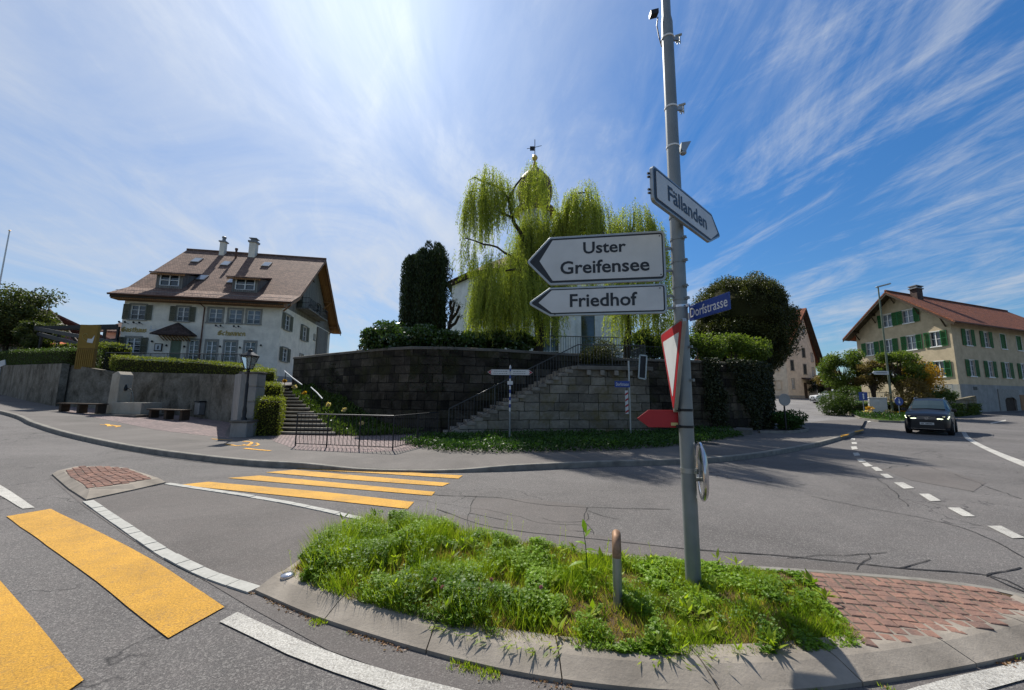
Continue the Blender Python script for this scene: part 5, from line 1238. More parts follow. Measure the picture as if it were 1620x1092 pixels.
for i in range(n_):
    a0=math.pi*i/n_; a1=math.pi*(i+1)/n_; f=lambda a:(8.75+1.1*math.cos(a),1.12+.42*math.sin(a))
    p,q=f(a0),f(a1); mb.ext([(p[0],-.099,p[1]),(q[0],-.099,q[1]),(q[0],-.099,1.61),(p[0],-.099,1.61)],(0,.06,0))
mb.build('gate_surround',M['frame_grey'],GH)
mb=MB(); mb.box(7.67,9.83,.05,.12,-.3,1.5); 
for i in range(8): mb.box(7.7+i*.265,7.94+i*.265,.03,.05,-.3,1.5)
mb.build('cellar_gate',M['wood_dark'],GH)
mb=MB(); mb.box(2.3,2.95,-.06,-.034,2.12,2.42); mb.build('vent_grille',M['dmetal'],GH)
mb=MB(); mb.box(10.62,13.2,-.12,-.036,-.3,1.75); mb.build('brown_panel',M['wood'],GH)
mb=MB(); mb.box(-.1,.16,-.1,.1,-1,2.6); mb.build('corner_quoin',M['frame_grey'],GH)
gr_=((0,0,0),(0,1,0),(-1,0,0))
for i,(a,b,c,d) in enumerate(gwin): window(GH,*gr_,a,b,c,d,cols=2,rows=2,sur=.07,sh='open',shm='sh_green',shw=.55,surm='wframe',glass='glass' if i in(5,6) else 'glass_pale')
for i,(a,b,c,d) in enumerate(swin): window(GH,(0,0,0),(1,0,0),(0,-1,0),a,b,c,d,cols=2,rows=3,sur=.05,sh='closed' if i in(4,6) else 'open',shm='sh_green',shw=.58,surm='wframe',glass='glass_pale')
ov=.9; xa,xb=-1.35,Ls+1.2; zt=lambda y:zr+.15-(abs(y-yr))*(zr-ze)/yr
mb=MB()
for s_ in (0,1):
    ys=[-ov,yr] if s_==0 else [yr,Lg+ov]; P=[(xa,ys[0],zt(ys[0])),(xb,ys[0],zt(ys[0])),(xb,ys[1],zt(ys[1])),(xa,ys[1],zt(ys[1]))]; mb.ext(P,(0,0,-.16))
rf=mb.build('roof',M['tile_red'],GH); mb=MB(); mb.tube([(xa,yr,zr+.17),(xb,yr,zr+.17)],.13,8); mb.build('ridge_tiles',M['tile_red'],rf)
for s_ in (0,1):
    mb=MB(); y0,y1=(-ov,yr) if s_==0 else (yr,Lg+ov)
    mb.ext([(xa+.02,y0,zt(y0)-.17),(xa+.02,y1,zt(y1)-.17),(xa+.02,y1,zt(y1)-.4),(xa+.02,y0,zt(y0)-.4)],(.05,0,0)); mb.ext([(xa+.1,y0,zt(y0)-.17),(xa+.1,y1,zt(y1)-.17),(xa+.1,y1,zt(y1)-.2),(xa+.1,y0,zt(y0)-.2)],(-xa-.12,0,0)); mb.build('verge_board',M['wood_dark'],GH)
for y in (.4,2.6,yr,7.2,9.4):
    mb=MB(); z=zt(y)-.4; mb.box(xa+.15,0,y-.08,y+.08,z,z+.16); mb.beam((-.02,y,z-.8),(xa+.5,y,z),.1,.1); mb.build('purlin_bracket',M['wood_dark'],GH)
mb=MB(); mb.tube([(xa,-ov-.06,zt(-ov)-.12),(xb,-ov-.06,zt(-ov)-.12)],.08,8); mb.build('gutter',M['copper'],GH)
mb=MB(); mb.box(2.6,3.7,yr-1.0,yr-.3,zt(yr-.3)-1,zr+.6); mb.mi=1; mb.box(2.45,3.85,yr-1.1,yr-.2,zr+.6,zr+.7); mb.box(2.6,2.8,yr-1,yr-.3,zr+.7,zr+.88); mb.box(3.5,3.7,yr-1,yr-.3,zr+.7,zr+.88); mb.box(2.45,3.85,yr-1.1,yr-.2,zr+.88,zr+.96); mb.build('chimney',[M['tile_dark'],M['zinc']],GH)
# the house stands on a skewed plot: its long side runs at 70 degrees to the gable
def skew(o):
    for v in o.data.vertices: v.co=Vector((v.co.x*math.cos(R_(20)),v.co.y+v.co.x*math.sin(R_(20)),v.co.z))
    for c in o.children: skew(c)
for c_ in list(GH.children): skew(c_)
# ---------------------------------------------------------------- tall white house
WH=thing('house','tall cream gabled house with red roof beyond the churchyard corner','building',(41.55,58,1.55),28)
w,dp_=8.6,14.; ze=5.6; ya=6.0; za=14.3
win=[(4.3,5.0,10.75,12.0),(5.6,6.2,10.4,11.6),(1.2,1.95,7.15,8.65),(4.8,5.7,6.5,7.95),(7.45,8.0,5.95,7.3),(1.15,2.05,4.3,5.85),(4.8,5.7,3.85,5.4),(7.45,8.0,3.6,4.95),(1.15,1.8,1.5,3.0),(7.4,8.1,1.1,2.4)]
mb=MB(); wallface(mb,[(0,-1),(w,-1),(w,6.6),(5.6,za-.2),(0,8.2)],win,(0,0,0),(1,0,0),(0,-1,0)); mb.poly([(0,0,-1),(0,dp_,-1),(0,dp_,8.2),(0,0,8.2)]); mb.poly([(w,0,-1),(w,dp_,-1),(w,dp_,6.6),(w,0,6.6)]); mb.poly([(0,dp_,-1),(w,dp_,-1),(w,dp_,6.6),(5.6,dp_,za-.2),(0,dp_,8.2)])
mb.build('wall',M['beige2'],WH,rec=False)
for i,(a,b,c,d) in enumerate(win): window(WH,(0,0,0),(1,0,0),(0,-1,0),a,b,c,d,cols=2,rows=2,sur=.1,sh='closed' if i in(2,3,5,6) else None,shm='sh_dark')
mb=MB(); mb.box(4.5,5.3,-.06,.02,-.2,2.5); mb.build('door',M['wood_dark'],WH); mb=MB(); mb.prism([(4.0,0),(8.1,0),(8.1,-1.1),(4.0,-1.1)],[3.1,3.1,2.85,2.85],[3.3,3.3,2.95,2.95]); mb.build('door_canopy',M['tile_dark'],WH)
mb=MB(); mb.box(-.04,w+.04,-.05,dp_,-1,.5); mb.build('plinth',M['base_grey'],WH)
mb=MB(); xk=5.6
L_=[(-1.2,-.8,6.9),(xk,-.8,za+.1),(xk,dp_+.8,za+.1),(-1.2,dp_+.8,6.9)]; mb.ext(L_,(0,0,-.18)); Rr=[(xk,-.8,za+.1),(w+1.3,-.8,5.5),(w+1.3,dp_+.8,5.5),(xk,dp_+.8,za+.1)]; mb.ext(Rr,(0,0,-.18)); mb.build('roof',M['tile_red'],WH)
mb=MB(); mb.ext([(-1.2,-.82,6.72),(xk,-.82,za-.08),(xk,-.82,za-.36),(-1.2,-.82,6.44)],(0,.05,0)); mb.ext([(xk,-.82,za-.08),(w+1.3,-.82,5.32),(w+1.3,-.82,5.04),(xk,-.82,za-.36)],(0,.05,0)); mb.ext([(xk,-.7,za-.1),(w+1.3,-.7,5.3),(w+1.3,-.02,5.3),(xk,-.02,za-.1)],(0,0,-.04)); mb.build('verge_board',M['wood_dark'],WH)
# lower wing to the left
LWg=thing('side_wing','cream side wing of the tall house, half hidden by the ivy wall','building',(41.55-.0,58,1.4),118)
mb=MB(); wallface(mb,[(.1,-1),(6,-1),(6,5.6),(.1,5.6)],[(.9,1.8,1.55,2.9),(1.0,1.7,4.3,5.3),(3,3.8,4.3,5.4)],(0,.02,0),(1,0,0),(0,-1,0)); mb.poly([(.1,6,-1),(6,6,-1),(6,6,5.6),(.1,6,5.6)])
mb.build('wall',M['beige2'],LWg,rec=False)
# ---------------------------------------------------------------- church
CH=thing('church','white village church with dark red roof and copper onion dome behind the willows','church',(2,32,3.4))
def cpt(u,v,Y): return D(u,v,Y)-Vector((2,32,3.4))
xl,xr=-7.3,7.6; zc=8.25
pl=[(xl+1.9,-.2),(xl+4.2,-1.4),(xr-.6,-1.4),(xr+.2,0),(xr+.2,9),(xr-2,11),(xl+2,11),(xl-.2,8),(xl-.3,2.6)]
fl=(0,-1.4,0); L0=xl+4.2
def ux(u): return cpt(u,500,30.6).x
def uz(v): return cpt(900,v,30.6).z
hol=[(ux(858),ux(884),-.2,uz(498)),(ux(919),ux(941),-.2,uz(470)),(ux(775),ux(800),1.5,5.2),(ux(815),ux(838),1.5,5.2)]
mb=MB(); wallface(mb,[(L0,-1),(xr-.6,-1),(xr-.6,zc),(L0,zc)],hol,(0,-1.4,0),(1,0,0),(0,-1,0),.25)
for i in range(len(pl)):
    if i==1: continue
    a,b=pl[i],pl[(i+1)%len(pl)]; mb.poly([(*a,-1),(*b,-1),(*b,zc),(*a,zc)])
mb.build('wall',M['white_render'],CH,rec=False)
for i,(a,b,c,d) in enumerate(hol):
    if i==1:
        window(CH,(0,-1.4,0),(1,0,0),(0,-1,0),a,b,c,d,cols=1,rows=4,sur=.3,surm='white_render',glass='glass',door=True,sill=False)
    else: window(CH,(0,-1.4,0),(1,0,0),(0,-1,0),a,b,c,d,cols=2,rows=5,sur=.18,surm='white_render',sill=False)
mb=MB()
for u in (848,890,906,965):
    x=ux(u); mb.box(x-.16,x+.16,-1.52,-1.402,-1,zc-.4)
mb.build('pilasters',M['white_render'],CH)
mb=MB(); c=Vector((.5,5,0)); n=len(pl)
e=[((Vector((*p,0))-c)*1.06+c) for p in pl]; mb.prism([(p.x,p.y) for p in e],zc-.02,zc+.22); mb.build('cornice',M['wood_dark'],CH)
mb=MB(); e=[((Vector((*p,0))-c)*1.085+c) for p in pl]; r1=Vector((xl+6.5,5,zc+4.6)); r2=Vector((xr-5,5,zc+4.6)); m1=lambda p:p+Vector((0,0,zc+.22))
vs=[m1(p) for p in e]+[r1,r2]; near=lambda p:n if p.x<.5 else n+1
fs=[]
for i in range(n):
    a,b=i,(i+1)%n; ra,rb=near(e[a]),near(e[b]); fs.append((a,b,ra) if ra==rb else (a,b,rb,ra))
mb.add(vs,fs); mb.poly([m1(p) for p in e]); rf=mb.build('roof',M['tile_old'],CH)
tc_=D(846,300,40)-Vector((2,32,3.4)); zt_=lambda v:(D(846,v,40)).z-3.4
mb=MB(); mb.prism([(tc_.x+1.75*math.cos(a),tc_.y+1.75*math.sin(a)) for a in [math.pi/8+math.pi/4*k for k in range(8)]],7,zt_(338)); mb.build('tower',M['white_render'],CH)
pr=[(2.3,zt_(340)),(2.3,zt_(335)),(1.35,zt_(330)),(1.7,zt_(322)),(1.95,zt_(310)),(1.98,zt_(298)),(1.7,zt_(286)),(1.15,zt_(277)),(.6,zt_(270)),(.3,zt_(264)),(.14,zt_(256))]
mb=MB(); mb.lathe(pr,(tc_.x,tc_.y,0),16); dm=mb.build('onion_dome',M['copper'],CH,smooth=True)
mb=MB(); zb=zt_(250); mb.lathe([(.02,-.35),(.2,-.27),(.32,-.05),(.32,.05),(.2,.27),(.02,.35)],(tc_.x,tc_.y,zb),14); mb.build('gilded_ball',M['gold'],dm,smooth=True)
mb=MB(); mb.tube([(tc_.x,tc_.y,zb-1),(tc_.x,tc_.y,zt_(221))],.045,6); z=zt_(235); mb.box(tc_.x-.55,tc_.x-.05,tc_.y-.02,tc_.y+.02,z-.28,z+.25); mb.tube([(tc_.x-.1,tc_.y,z+.1),(tc_.x+.75,tc_.y,z+.35)],.03,5); mb.tube([(tc_.x-.9,tc_.y,z-.05),(tc_.x,tc_.y,z+.1)],.03,5); mb.build('weather_vane',M['dmetal'],dm)
mb=MB(); x=ux(748); mb.tube([(x,-1.0,zc),(x,-1.0,-1)],.06,6); mb.build('downpipe',M['copper'],CH)
# ================================================================ TREES AND SHRUBS
def leafpack(P,A,W_,R): return np.concatenate(P),np.concatenate(A),np.concatenate(W_),np.concatenate(R)
def willow(label,base,limbs,domes,seed,ls=.10):
    rg=np.random.default_rng(seed); t=thing('willow_tree',label,'tree',tuple(base),0,'weeping willows in the churchyard')
    mb=MB()
    for pts,r0,r1 in limbs:
        P=spline([Vector(p) for p in pts],.35); n=len(P)
        for i,p in enumerate(P): 
            if 0<i: P[i]=p+Vector((mnoise.noise(p*1.3)*.16,mnoise.noise(p*1.3+Vector((7,0,0)))*.16,mnoise.noise(p*1.7+Vector((0,9,0)))*.1))
        mb.tube(P,[r0+(r1-r0)*(i/(n-1))**.8 for i in range(n)],8)
    mb.build('trunk',M['bark'],t,world=True,smooth=True)
    PP=[];AA=[];WW=[];RR=[]; tw=MB()
    for (u,vt,hw,vb,Y,ns) in domes:
        ns=int(ns*1.65); hw=hw*1.10
        c=D(u,vt,Y); rx=hw*Y/600; zb=D(u,vb,Y).z; ry=rx*.9; rz=rx*.45; tone=rg.uniform(-.12,.12)
        nbun=max(6,ns//8); bun=[(math.sqrt(rg.random()),rg.uniform(0,6.283),rg.uniform(.35,1.1),rg.uniform(-.16,.16)) for _ in range(nbun)]
        for k in range(ns):
            br_,ba,bl,bt=bun[rg.integers(nbun)]
            bx_,by_=br_*math.cos(ba)+rg.normal(0,.10),br_*math.sin(ba)+rg.normal(0,.10); rr=min(1.12,math.hypot(bx_,by_)); an=math.atan2(by_,bx_); ox,oy=math.cos(an),math.sin(an)
            s=np.array([c.x+rx*rr*ox,c.y+ry*rr*oy,c.z-rz*1.5*rr**2.2-abs(rg.normal(0,.45))*(1+rr)-.5*(mnoise.noise(Vector((an*1.1,u*.37,rr)))+.3)]); Lh=max(.35,(s[2]-zb)*min(1.,bl*rg.uniform(.55,1.15)))
            st=.085; m=int(Lh/st)+2; q=np.arange(m)*st; out=.34*(1-np.exp(-q*1.6))*rr
            ph=rg.uniform(0,6); x=s[0]+ox*out+.05*np.sin(q*1.3+ph); y=s[1]+oy*out+.05*np.cos(q*1.1+ph); z=s[2]-q+.25*np.exp(-q*4)
            C=np.stack([x,y,z],1); C=np.repeat(C,3,0); nn=len(C); a=rdir(nn)*.55; a[:,2]-=.95; a[:,0]+=ox*.15
            w=np.cross(a,rdir(nn)); w/=np.linalg.norm(w,axis=1)[:,None]; PP.append(C+rg.normal(0,.03,C.shape)); AA.append(a*ls*rg.uniform(.6,1.3,nn)[:,None]); WW.append(w*.014)
            RR.append(np.clip(.12+tone+bt+.5*rg.random()+.38*rg.random(nn),0,1))
            if k%9==0: tw.tube([tuple(s),(x[m//2],y[m//2],z[m//2]),(x[-1],y[-1],z[-1])],.007,3,False)
    P,A_,W_,R=leafpack(PP,AA,WW,RR); leafobj('foliage',P,A_,W_,R,LF['willow'],t); tw.build('twigs',M['bark2'],t,world=True,rec=False)
    return t
b=D(852,552,18.6); dd=lambda u,v,Y=18.4:tuple(D(u,v,Y))
willow('tallest weeping willow, its pale green strands hanging over the churchyard wall',(b.x,18.6,3.3),
 [([(b.x,18.6,3.2),dd(851,500),dd(846,450),dd(845,400),dd(836,375,18.4)],.26,.15),([dd(845,400),dd(820,365),dd(812,345),dd(806,315),dd(795,300),dd(770,290)],.13,.05),([dd(812,345),dd(795,338),dd(790,328)],.08,.05),([dd(846,430),dd(870,385),dd(885,355,19.1),dd(890,345,19.6)],.13,.05),
  ([dd(806,315),dd(814,296),dd(826,284),dd(832,282)],.07,.03),([dd(846,440),dd(800,400,18.1),dd(762,385,17.8),dd(735,378,17.6)],.09,.03),([dd(850,460),dd(830,430,17.6),dd(800,428,17.1)],.1,.04),([dd(770,290),dd(752,282),dd(742,285)],.05,.02)],
 [(850,325,34,430,19.2,120),(848,258,27,350,18.4,110),(775,266,32,390,18.3,210),(752,300,19.6,385,18.0,70),(812,282,26,350,18.8,80),(737,378,14,432,17.8,45),(762,392,20,440,17.6,60),(803,398,45,530,17.6,320),(845,345,38,500,19.1,300),(778,440,26,535,17.2,170),(835,430,44,545,18.0,200),(882,330,24,480,19.1,170),(880,440,17.6,500,18.6,70),(766,425,16,500,17.4,50)],3)
b2=D(992,552,19.1)
willow('smaller weeping willow on the right, partly behind the big white direction signs',(b2.x,19.1,3.3),
 [([(b2.x,19.1,3.2),dd(993,500,19.1),dd(992,450,19.1),dd(985,400,19.1)],.2,.12),([dd(985,400,19.1),dd(955,370),dd(940,340),dd(925,300)],.1,.04),([dd(955,370),dd(915,362),dd(900,372),dd(882,395)],.09,.04),([dd(925,305),dd(912,304),dd(905,312)],.04,.02),([dd(985,400,19.1),dd(1000,360,19.6),dd(1005,335,19.6)],.1,.04)],
 [(925,290,32,470,18.6,230),(948,318,17.6,450,18.6,90),(905,300,17.6,420,18.6,80),(1000,322,32,480,19.6,190),(1028,346,19.6,470,19.6,110),(975,345,17.6,470,19.4,90),(1000,420,36,545,18.9,170),(1040,440,18,540,19.1,60)],5)
def shrub(name,label,c,r,n,ls,m,cat='shrub',group=None,clumps=9,stem=.04,rough=.16,wd=.3,core=.72,up=.2,parent=None,ground=None):
    c=Vector(c); g0=ground if ground is not None else c.z-r[2]
    t=thing(name,label,cat,(c.x,c.y,g0),0,group)
    cs=rdir(clumps)*np.array(r)*.55*rng.uniform(.6,1.45,(clumps,1))+np.array(c); cs[:,2]=np.maximum(cs[:,2],c.z-r[2]*.6)
    if core:
        mb=MB()
        for q in cs: mb.tube([(c.x,c.y,g0),(c.x*.6+q[0]*.4,c.y*.6+q[1]*.4,(g0+q[2])/2),tuple(q)],[stem,stem*.7,stem*.3],5)
        mb.build('branches',M['bark2'],t,world=True)
    k=n//clumps; P=[];R=[]
    for q in cs:
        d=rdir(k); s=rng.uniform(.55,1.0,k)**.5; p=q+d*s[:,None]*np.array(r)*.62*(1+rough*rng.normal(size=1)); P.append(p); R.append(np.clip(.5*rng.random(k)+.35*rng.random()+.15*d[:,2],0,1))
    P,R=np.concatenate(P),np.concatenate(R); P+=np.array([mnoise.noise(Vector(p)*3)*rough for p in P])[:,None]*rdir(len(P)); ok=P[:,2]>g0; P,R=P[ok],R[ok]
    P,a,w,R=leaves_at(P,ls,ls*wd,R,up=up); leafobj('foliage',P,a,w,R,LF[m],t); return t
# columnar yew
Yb=D(668,520,19.5); yt=thing('columnar_yew','dark upright columnar yew left of the white church','tree',(Yb.x,19.5,3.3))
PP=[];RR=[];mb=MB()
for k in range(38):
    an=rng.uniform(0,6.28); rr=math.sqrt(rng.random()); x=Yb.x+1.12*rr*math.cos(an); y=19.5+.95*rr*math.sin(an); 
    hh=np.interp(x-Yb.x,[-1.35,-1.0,-.6,0,.5,.9,1.3],[3.9,4.4,4.7,4.9,5.05,5.1,4.7])*rng.uniform(.90,1.0); r0=rng.uniform(.34,.46); m=1700
    z=rng.random(m)**.8; rad=r0*(1-np.clip((z-.86)/.14,0,1)**2*.8)*rng.uniform(.75,1.05,m); a2=rng.uniform(0,6.28,m)
    PP.append(np.stack([x+rad*np.cos(a2),y+rad*np.sin(a2),3.3+z*hh*1.22],1)); RR.append(np.clip(rng.random(m)*.7+.3*rng.random(),0,1)); mb.tube([(x,y,3.2),(x,y,3.3+hh*1.05)],[r0*.7,.06],6)
mb.build('trunk',M['hedge_core'],yt,world=True)  # dark cones added inside the columns to block light, not a real trunk
P=np.concatenate(PP);R=np.concatenate(RR);P,a,w,R=leaves_at(P,.15,.022,R,up=1.5); leafobj('foliage',P,a,w,R,LF['yew'],yt)
tp=thing('bare_shrub','gnarled nearly bare branches beside the foot of the columnar yew','shrub',tuple(D(708,530,19).xy)+(3.3,))
mb=MB(); 
for pts in ([(708,530),(712,508),(716,492),(719,478)],[(712,508),(722,496),(727,484)],[(710,518),(720,512),(726,500)],[(716,492),(712,484),(714,476)]): 
    P=[D(u,v,18.9) for u,v in pts]; mb.tube(P,[.09,.075,.07,.04][:len(P)],6)
mb.build('branches',M['bark'],tp,world=True); P=np.concatenate([np.array(D(u,v,18.9))+rng.normal(0,.10,(160,3)) for u,v in [(719,478),(727,484),(726,500),(714,478),(717,492)]]); P,a,w,R=leaves_at(P,.06,.015,rng.random(len(P))); leafobj('foliage',P,a,w,R,LF['yew'],tp)
# laurel bushes on top of the wall
for i,(u,v,Y,hw,hh,lab,m) in enumerate([(600,533,17.3,20,22,'leftmost glossy laurel bush on the churchyard wall','laurel'),(633,538,17.0,20,18,'glossy laurel bush under the left edge of the columnar yew','laurel'),(668,535,16.9,22,18,'glossy laurel bush right below the columnar yew','laurel'),(703,538,17.2,20,16,'glossy laurel bush below the bare gnarled shrub','laurel'),(740,540,17.4,22,14,'low laurel bush left of the willow trunk','laurel'),(780,540,17.9,22,14,'laurel bush under the middle of the tallest willow','laurel'),(820,542,18.4,20,14,'small laurel bush just left of the willow trunk','laurel'),
   (1018,545,19.6,20,28,'dark leafy bush right of the small willow trunk','laurel'),(1048,548,19.5,24,20,'dark leafy bush directly behind the main sign pole','hedge2'),(1078,538,19.8,26,34,'large shadowed bush right behind the main sign pole','hedge2'),(1125,548,19.5,26,22,'sunlit light green bush left of centre below the round evergreen','tree'),(1158,548,20.2,26,20,'sunlit light green bush in the middle below the round evergreen','tree'),(1190,556,20.8,24,16,'rightmost light green bush spilling over the ivy covered wall','tree')]):
    c=D(u,v,Y); s=Y/608
    shrub('wall_shrub',lab,(c.x,Y,c.z),(hw*s*1.25,.8,hh*s),4200,.14 if m=='laurel' else .11,m,clumps=10,group='shrubs along the top of the churchyard wall',wd=.34,ground=3.1)
c=D(945,556,17.8); shrub('ball_shrub','round clipped dark shrub behind the landing railing',(c.x,17.8,c.z-.1),(.85,.8,.75),9000,.07,'yewb',clumps=14,group=None,ground=2.9)
# round evergreen
c=D(1172,500,25); t=thing('evergreen_tree','big round dark evergreen tree above the right churchyard wall','tree',(c.x,25,3.4))
mb=MB(); mb.tube([(c.x,25,3.3),(c.x+.1,25,5),(c.x-.1,25,7.5)],[.3,.22,.08],8)
for k in range(16): d=rdir(1)[0]; mb.tube([(c.x,25,4.6),(c.x+d[0]*1.2,25+d[1]*1.2,5.8+d[2]*.5),(c.x+d[0]*2.3,25+d[1]*2.3,6.4+d[2]*1.6)],[.12,.08,.03],5)
mb.build('trunk',M['bark'],t,world=True)
PP=[];RR=[]; cs=[]
for k in range(190):
    d=rdir(1)[0]; r=np.array([3.05,2.9,3.2])*rng.uniform(.8,1.0); q=np.array([c.x,25,6.35])+d*r
    if q[2]<3.6: q[2]=3.6+rng.random()*1.2
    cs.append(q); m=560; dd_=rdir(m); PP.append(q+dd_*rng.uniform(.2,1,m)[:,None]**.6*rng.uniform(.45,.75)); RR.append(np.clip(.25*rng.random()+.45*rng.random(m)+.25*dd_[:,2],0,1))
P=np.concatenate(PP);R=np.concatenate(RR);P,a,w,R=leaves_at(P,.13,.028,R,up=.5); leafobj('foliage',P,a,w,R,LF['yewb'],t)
mb=MB(); mb.lathe([(.1,-2.2),(1.6,-1.7),(2.7,-.4),(2.6,.8),(1.6,1.8),(.1,2.2)],(c.x,25,6.9),16); mb.build('inner_core',M['hedge_core'],t,world=True)  # solid dark body inside the leaf shell
# ivy on the right wall
def onwall(path,n,zlo,zhi,out,f):
    d=[0]; 
    for i in range(len(path)-1): d.append(d[-1]+(path[i+1]-path[i]).length)
    s=rng.random(n)*d[-1]; i=np.clip(np.searchsorted(d,s)-1,0,len(path)-2); P=np.zeros((n,3))
    for k in range(n):
        a,b=path[i[k]],path[i[k]+1]; t=(s[k]-d[i[k]])/(d[i[k]+1]-d[i[k]]); p=a.lerp(b,t); tt=(b-a).normalized(); o=rng.random()*out; P[k]=(p.x+tt.y*o,p.y-tt.x*o,0)
    h=rng.random(n); P[:,2]=zlo+h*(zhi-zlo); k=f(s,h); return P[k]
ivp=[Vector((8.6,17.38,0))]+[p for p in CR_[2:6]]
P=onwall(ivp,34000,.15,3.45,.26,lambda s,h:np.array([mnoise.noise(Vector((a*.7,b*.9,3)))+.55*mnoise.noise(Vector((a*2.4,b*3.5,8)))+.3*mnoise.noise(Vector((a*8,b*9,1))) for a,b in zip(s,h)])+.35*np.clip((s-2.2)/3,0,1)+.45*(h-.45)+rng.normal(0,.08,len(s))>.16)
P,a,w,R=leaves_at(P,.10,.034,rng.random(len(P)),droop=.8); tag(leafobj('ivy',P,a,w,R,LF['ivy']),'dark ivy hanging down the right end of the churchyard wall','ivy',kind='stuff')
P=onwall(CW[1:8],5000,1.0,3.7,.08,lambda s,h:np.array([mnoise.noise(Vector((a*.5,b*.9,13))) for a,b in zip(s,h)])>.28+.1*(1-h))
P,a,w,R=leaves_at(P,.07,.024,rng.random(len(P)),droop=.6); tag(leafobj('ivy',P,a,w,R,LF['ivy']),'thin dark ivy patches on the wall behind the stone staircase','ivy',kind='stuff')
def tree(label,base,top,cr,n,ls,m,name='leafy_tree',cl_=26,group=None,trunk=.14,lowz=None,cat='tree'):
    base=Vector(base); t=thing(name,label,cat,tuple(base),0,group); cc=Vector((base.x,base.y,top-cr[2])); mb=MB()
    mb.tube([base-Vector((0,0,.2)),base.lerp(cc,.5)+Vector((.1,0,0)),cc],[trunk,trunk*.8,trunk*.4],7)
    cs=[]
    for k in range(cl_):
        d=rdir(1)[0]; q=np.array(cc)+d*np.array(cr)*rng.uniform(.45,.92); cs.append(q); s0=base.lerp(cc,rng.uniform(.35,.95)); mid=s0.lerp(Vector(q),.5)+Vector((0,0,.1*cr[2])); mb.tube([s0,mid,Vector(q)],[trunk*.4,trunk*.22,.015],5)
    mb.build('trunk',M['bark2'],t,world=True)
    PP=[];RR=[]; k=n//cl_
    for q in cs:
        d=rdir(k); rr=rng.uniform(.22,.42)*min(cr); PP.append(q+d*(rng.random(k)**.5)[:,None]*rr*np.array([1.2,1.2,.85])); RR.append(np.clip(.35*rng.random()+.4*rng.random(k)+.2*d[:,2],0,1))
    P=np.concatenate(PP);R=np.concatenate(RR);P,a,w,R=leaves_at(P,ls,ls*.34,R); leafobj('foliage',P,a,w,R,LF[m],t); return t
def gb(u,v,Y): p=D(u,v,Y); return (p.x,Y,gz(p.x,Y))
def tz2(u,v,Y): return D(u,v,Y).z
# right side trees and shrubs
tree('slim green tree with a forked trunk left of the green shuttered house',gb(1338,640,33),tz2(1340,548,33),(1.75,1.6,2.5),14000,.13,'tree',cl_=34,trunk=.12)
tree('small bronze leaved tree left of the slim green tree, by the parked white car',gb(1314,640,38),tz2(1312,572,38),(1.1,1.1,1.6),6000,.12,'brown',cl_=20)
shrub('garden_shrub','dense green shrub at the foot of the slim green tree',(*D(1326,628,31).xy,1.35),(1.3,1.1,1.05),8000,.1,'hedge2',ground=.3)
tree('dark spruce top rising between the tall cream house and the garden trees',gb(1301,640,60),tz2(1300,588,60),(1.6,1.6,2.8),5000,.2,'yew',cl_=24)
tree('green tree in front of the beige house, right of the tall lamp post',(*D(1427,640,30.5).xy,.6),tz2(1430,546,30.5),(1.9,1.4,1.9),14000,.13,'tree',cl_=34)
tree('bronze leaved bush tree left of the tall lamp post',(*D(1382,630,31.5).xy,.6),tz2(1382,568,31.5),(1.5,1.2,1.4),8000,.12,'brown',cl_=26)
shrub('forsythia','orange yellow flowering bush in front of the beige house corner',(*D(1460,600,30).xy,D(1460,600,30).z),(1.25,.9,1.2),7000,.12,'forsythia',clumps=14,ground=.8,rough=.3)
shrub('garden_shrub','brownish green shrub below the orange yellow flowering bush',(*D(1440,625,29.3).xy,D(1440,625,29.3).z),(1.3,.9,1.0),6000,.11,'brown',ground=.6)
shrub('garden_shrub','low dark green shrub on the garden wall right behind the car roof',(*D(1488,628,29.5).xy,D(1488,628,29.5).z),(1.3,.8,.6),5000,.1,'hedge2',ground=.9)
shrub('corner_planting','low green plants round the short post at the churchyard corner',(*D(1245,672,18.9).xy,.5),(.85,.6,.42),5000,.1,'cover',ground=.12)
# left side trees
tb=D(6,560,34)
tree('broad blossoming tree with pinkish white flowers at the far left',(tb.x,34,3.6),D(20,446,34).z,(3.7,3.0,3.2),26000,.18,'apple',cl_=60,trunk=.2)
tree('smaller blossoming tree between the barn roof and the dark hedge',(D(50,560,31).x,31,3.4),D(50,500,31).z,(1.1,1.0,1.7),8000,.14,'apple',cl_=30)
tree('small dark conifer peeking over the left end of the churchyard wall',(*D(573,556,40).xy,5),D(573,541,40).z,(.5,.5,.8),1500,.12,'yew',cl_=10,name='conifer')
for i,(u,w_,h) in enumerate([(20,9,12),(90,8,10)]): pass
# far tree line beyond the side street
for i,(u,Y,v,hw) in enumerate([(1230,95,610,4.5),(1262,100,606,5),(1296,100,604,5),(1318,92,600,4),(1345,105,607,5.5),(1595,80,600,4)]):
    p=D(u,630,Y); tree(['far green tree behind the ivy wall end','far green tree behind the tall cream house, left one','far green tree behind the tall cream house, right one','far green tree above the parked white car','far green tree behind the slim garden tree','far green tree behind the beige house'][i],(p.x,Y,2.6),D(u,v,Y).z,(hw,hw*.8,(D(u,v,Y).z-2.4)*.5),5000,.4,'tree',cl_=24,group='far trees beyond the side street',trunk=.25)
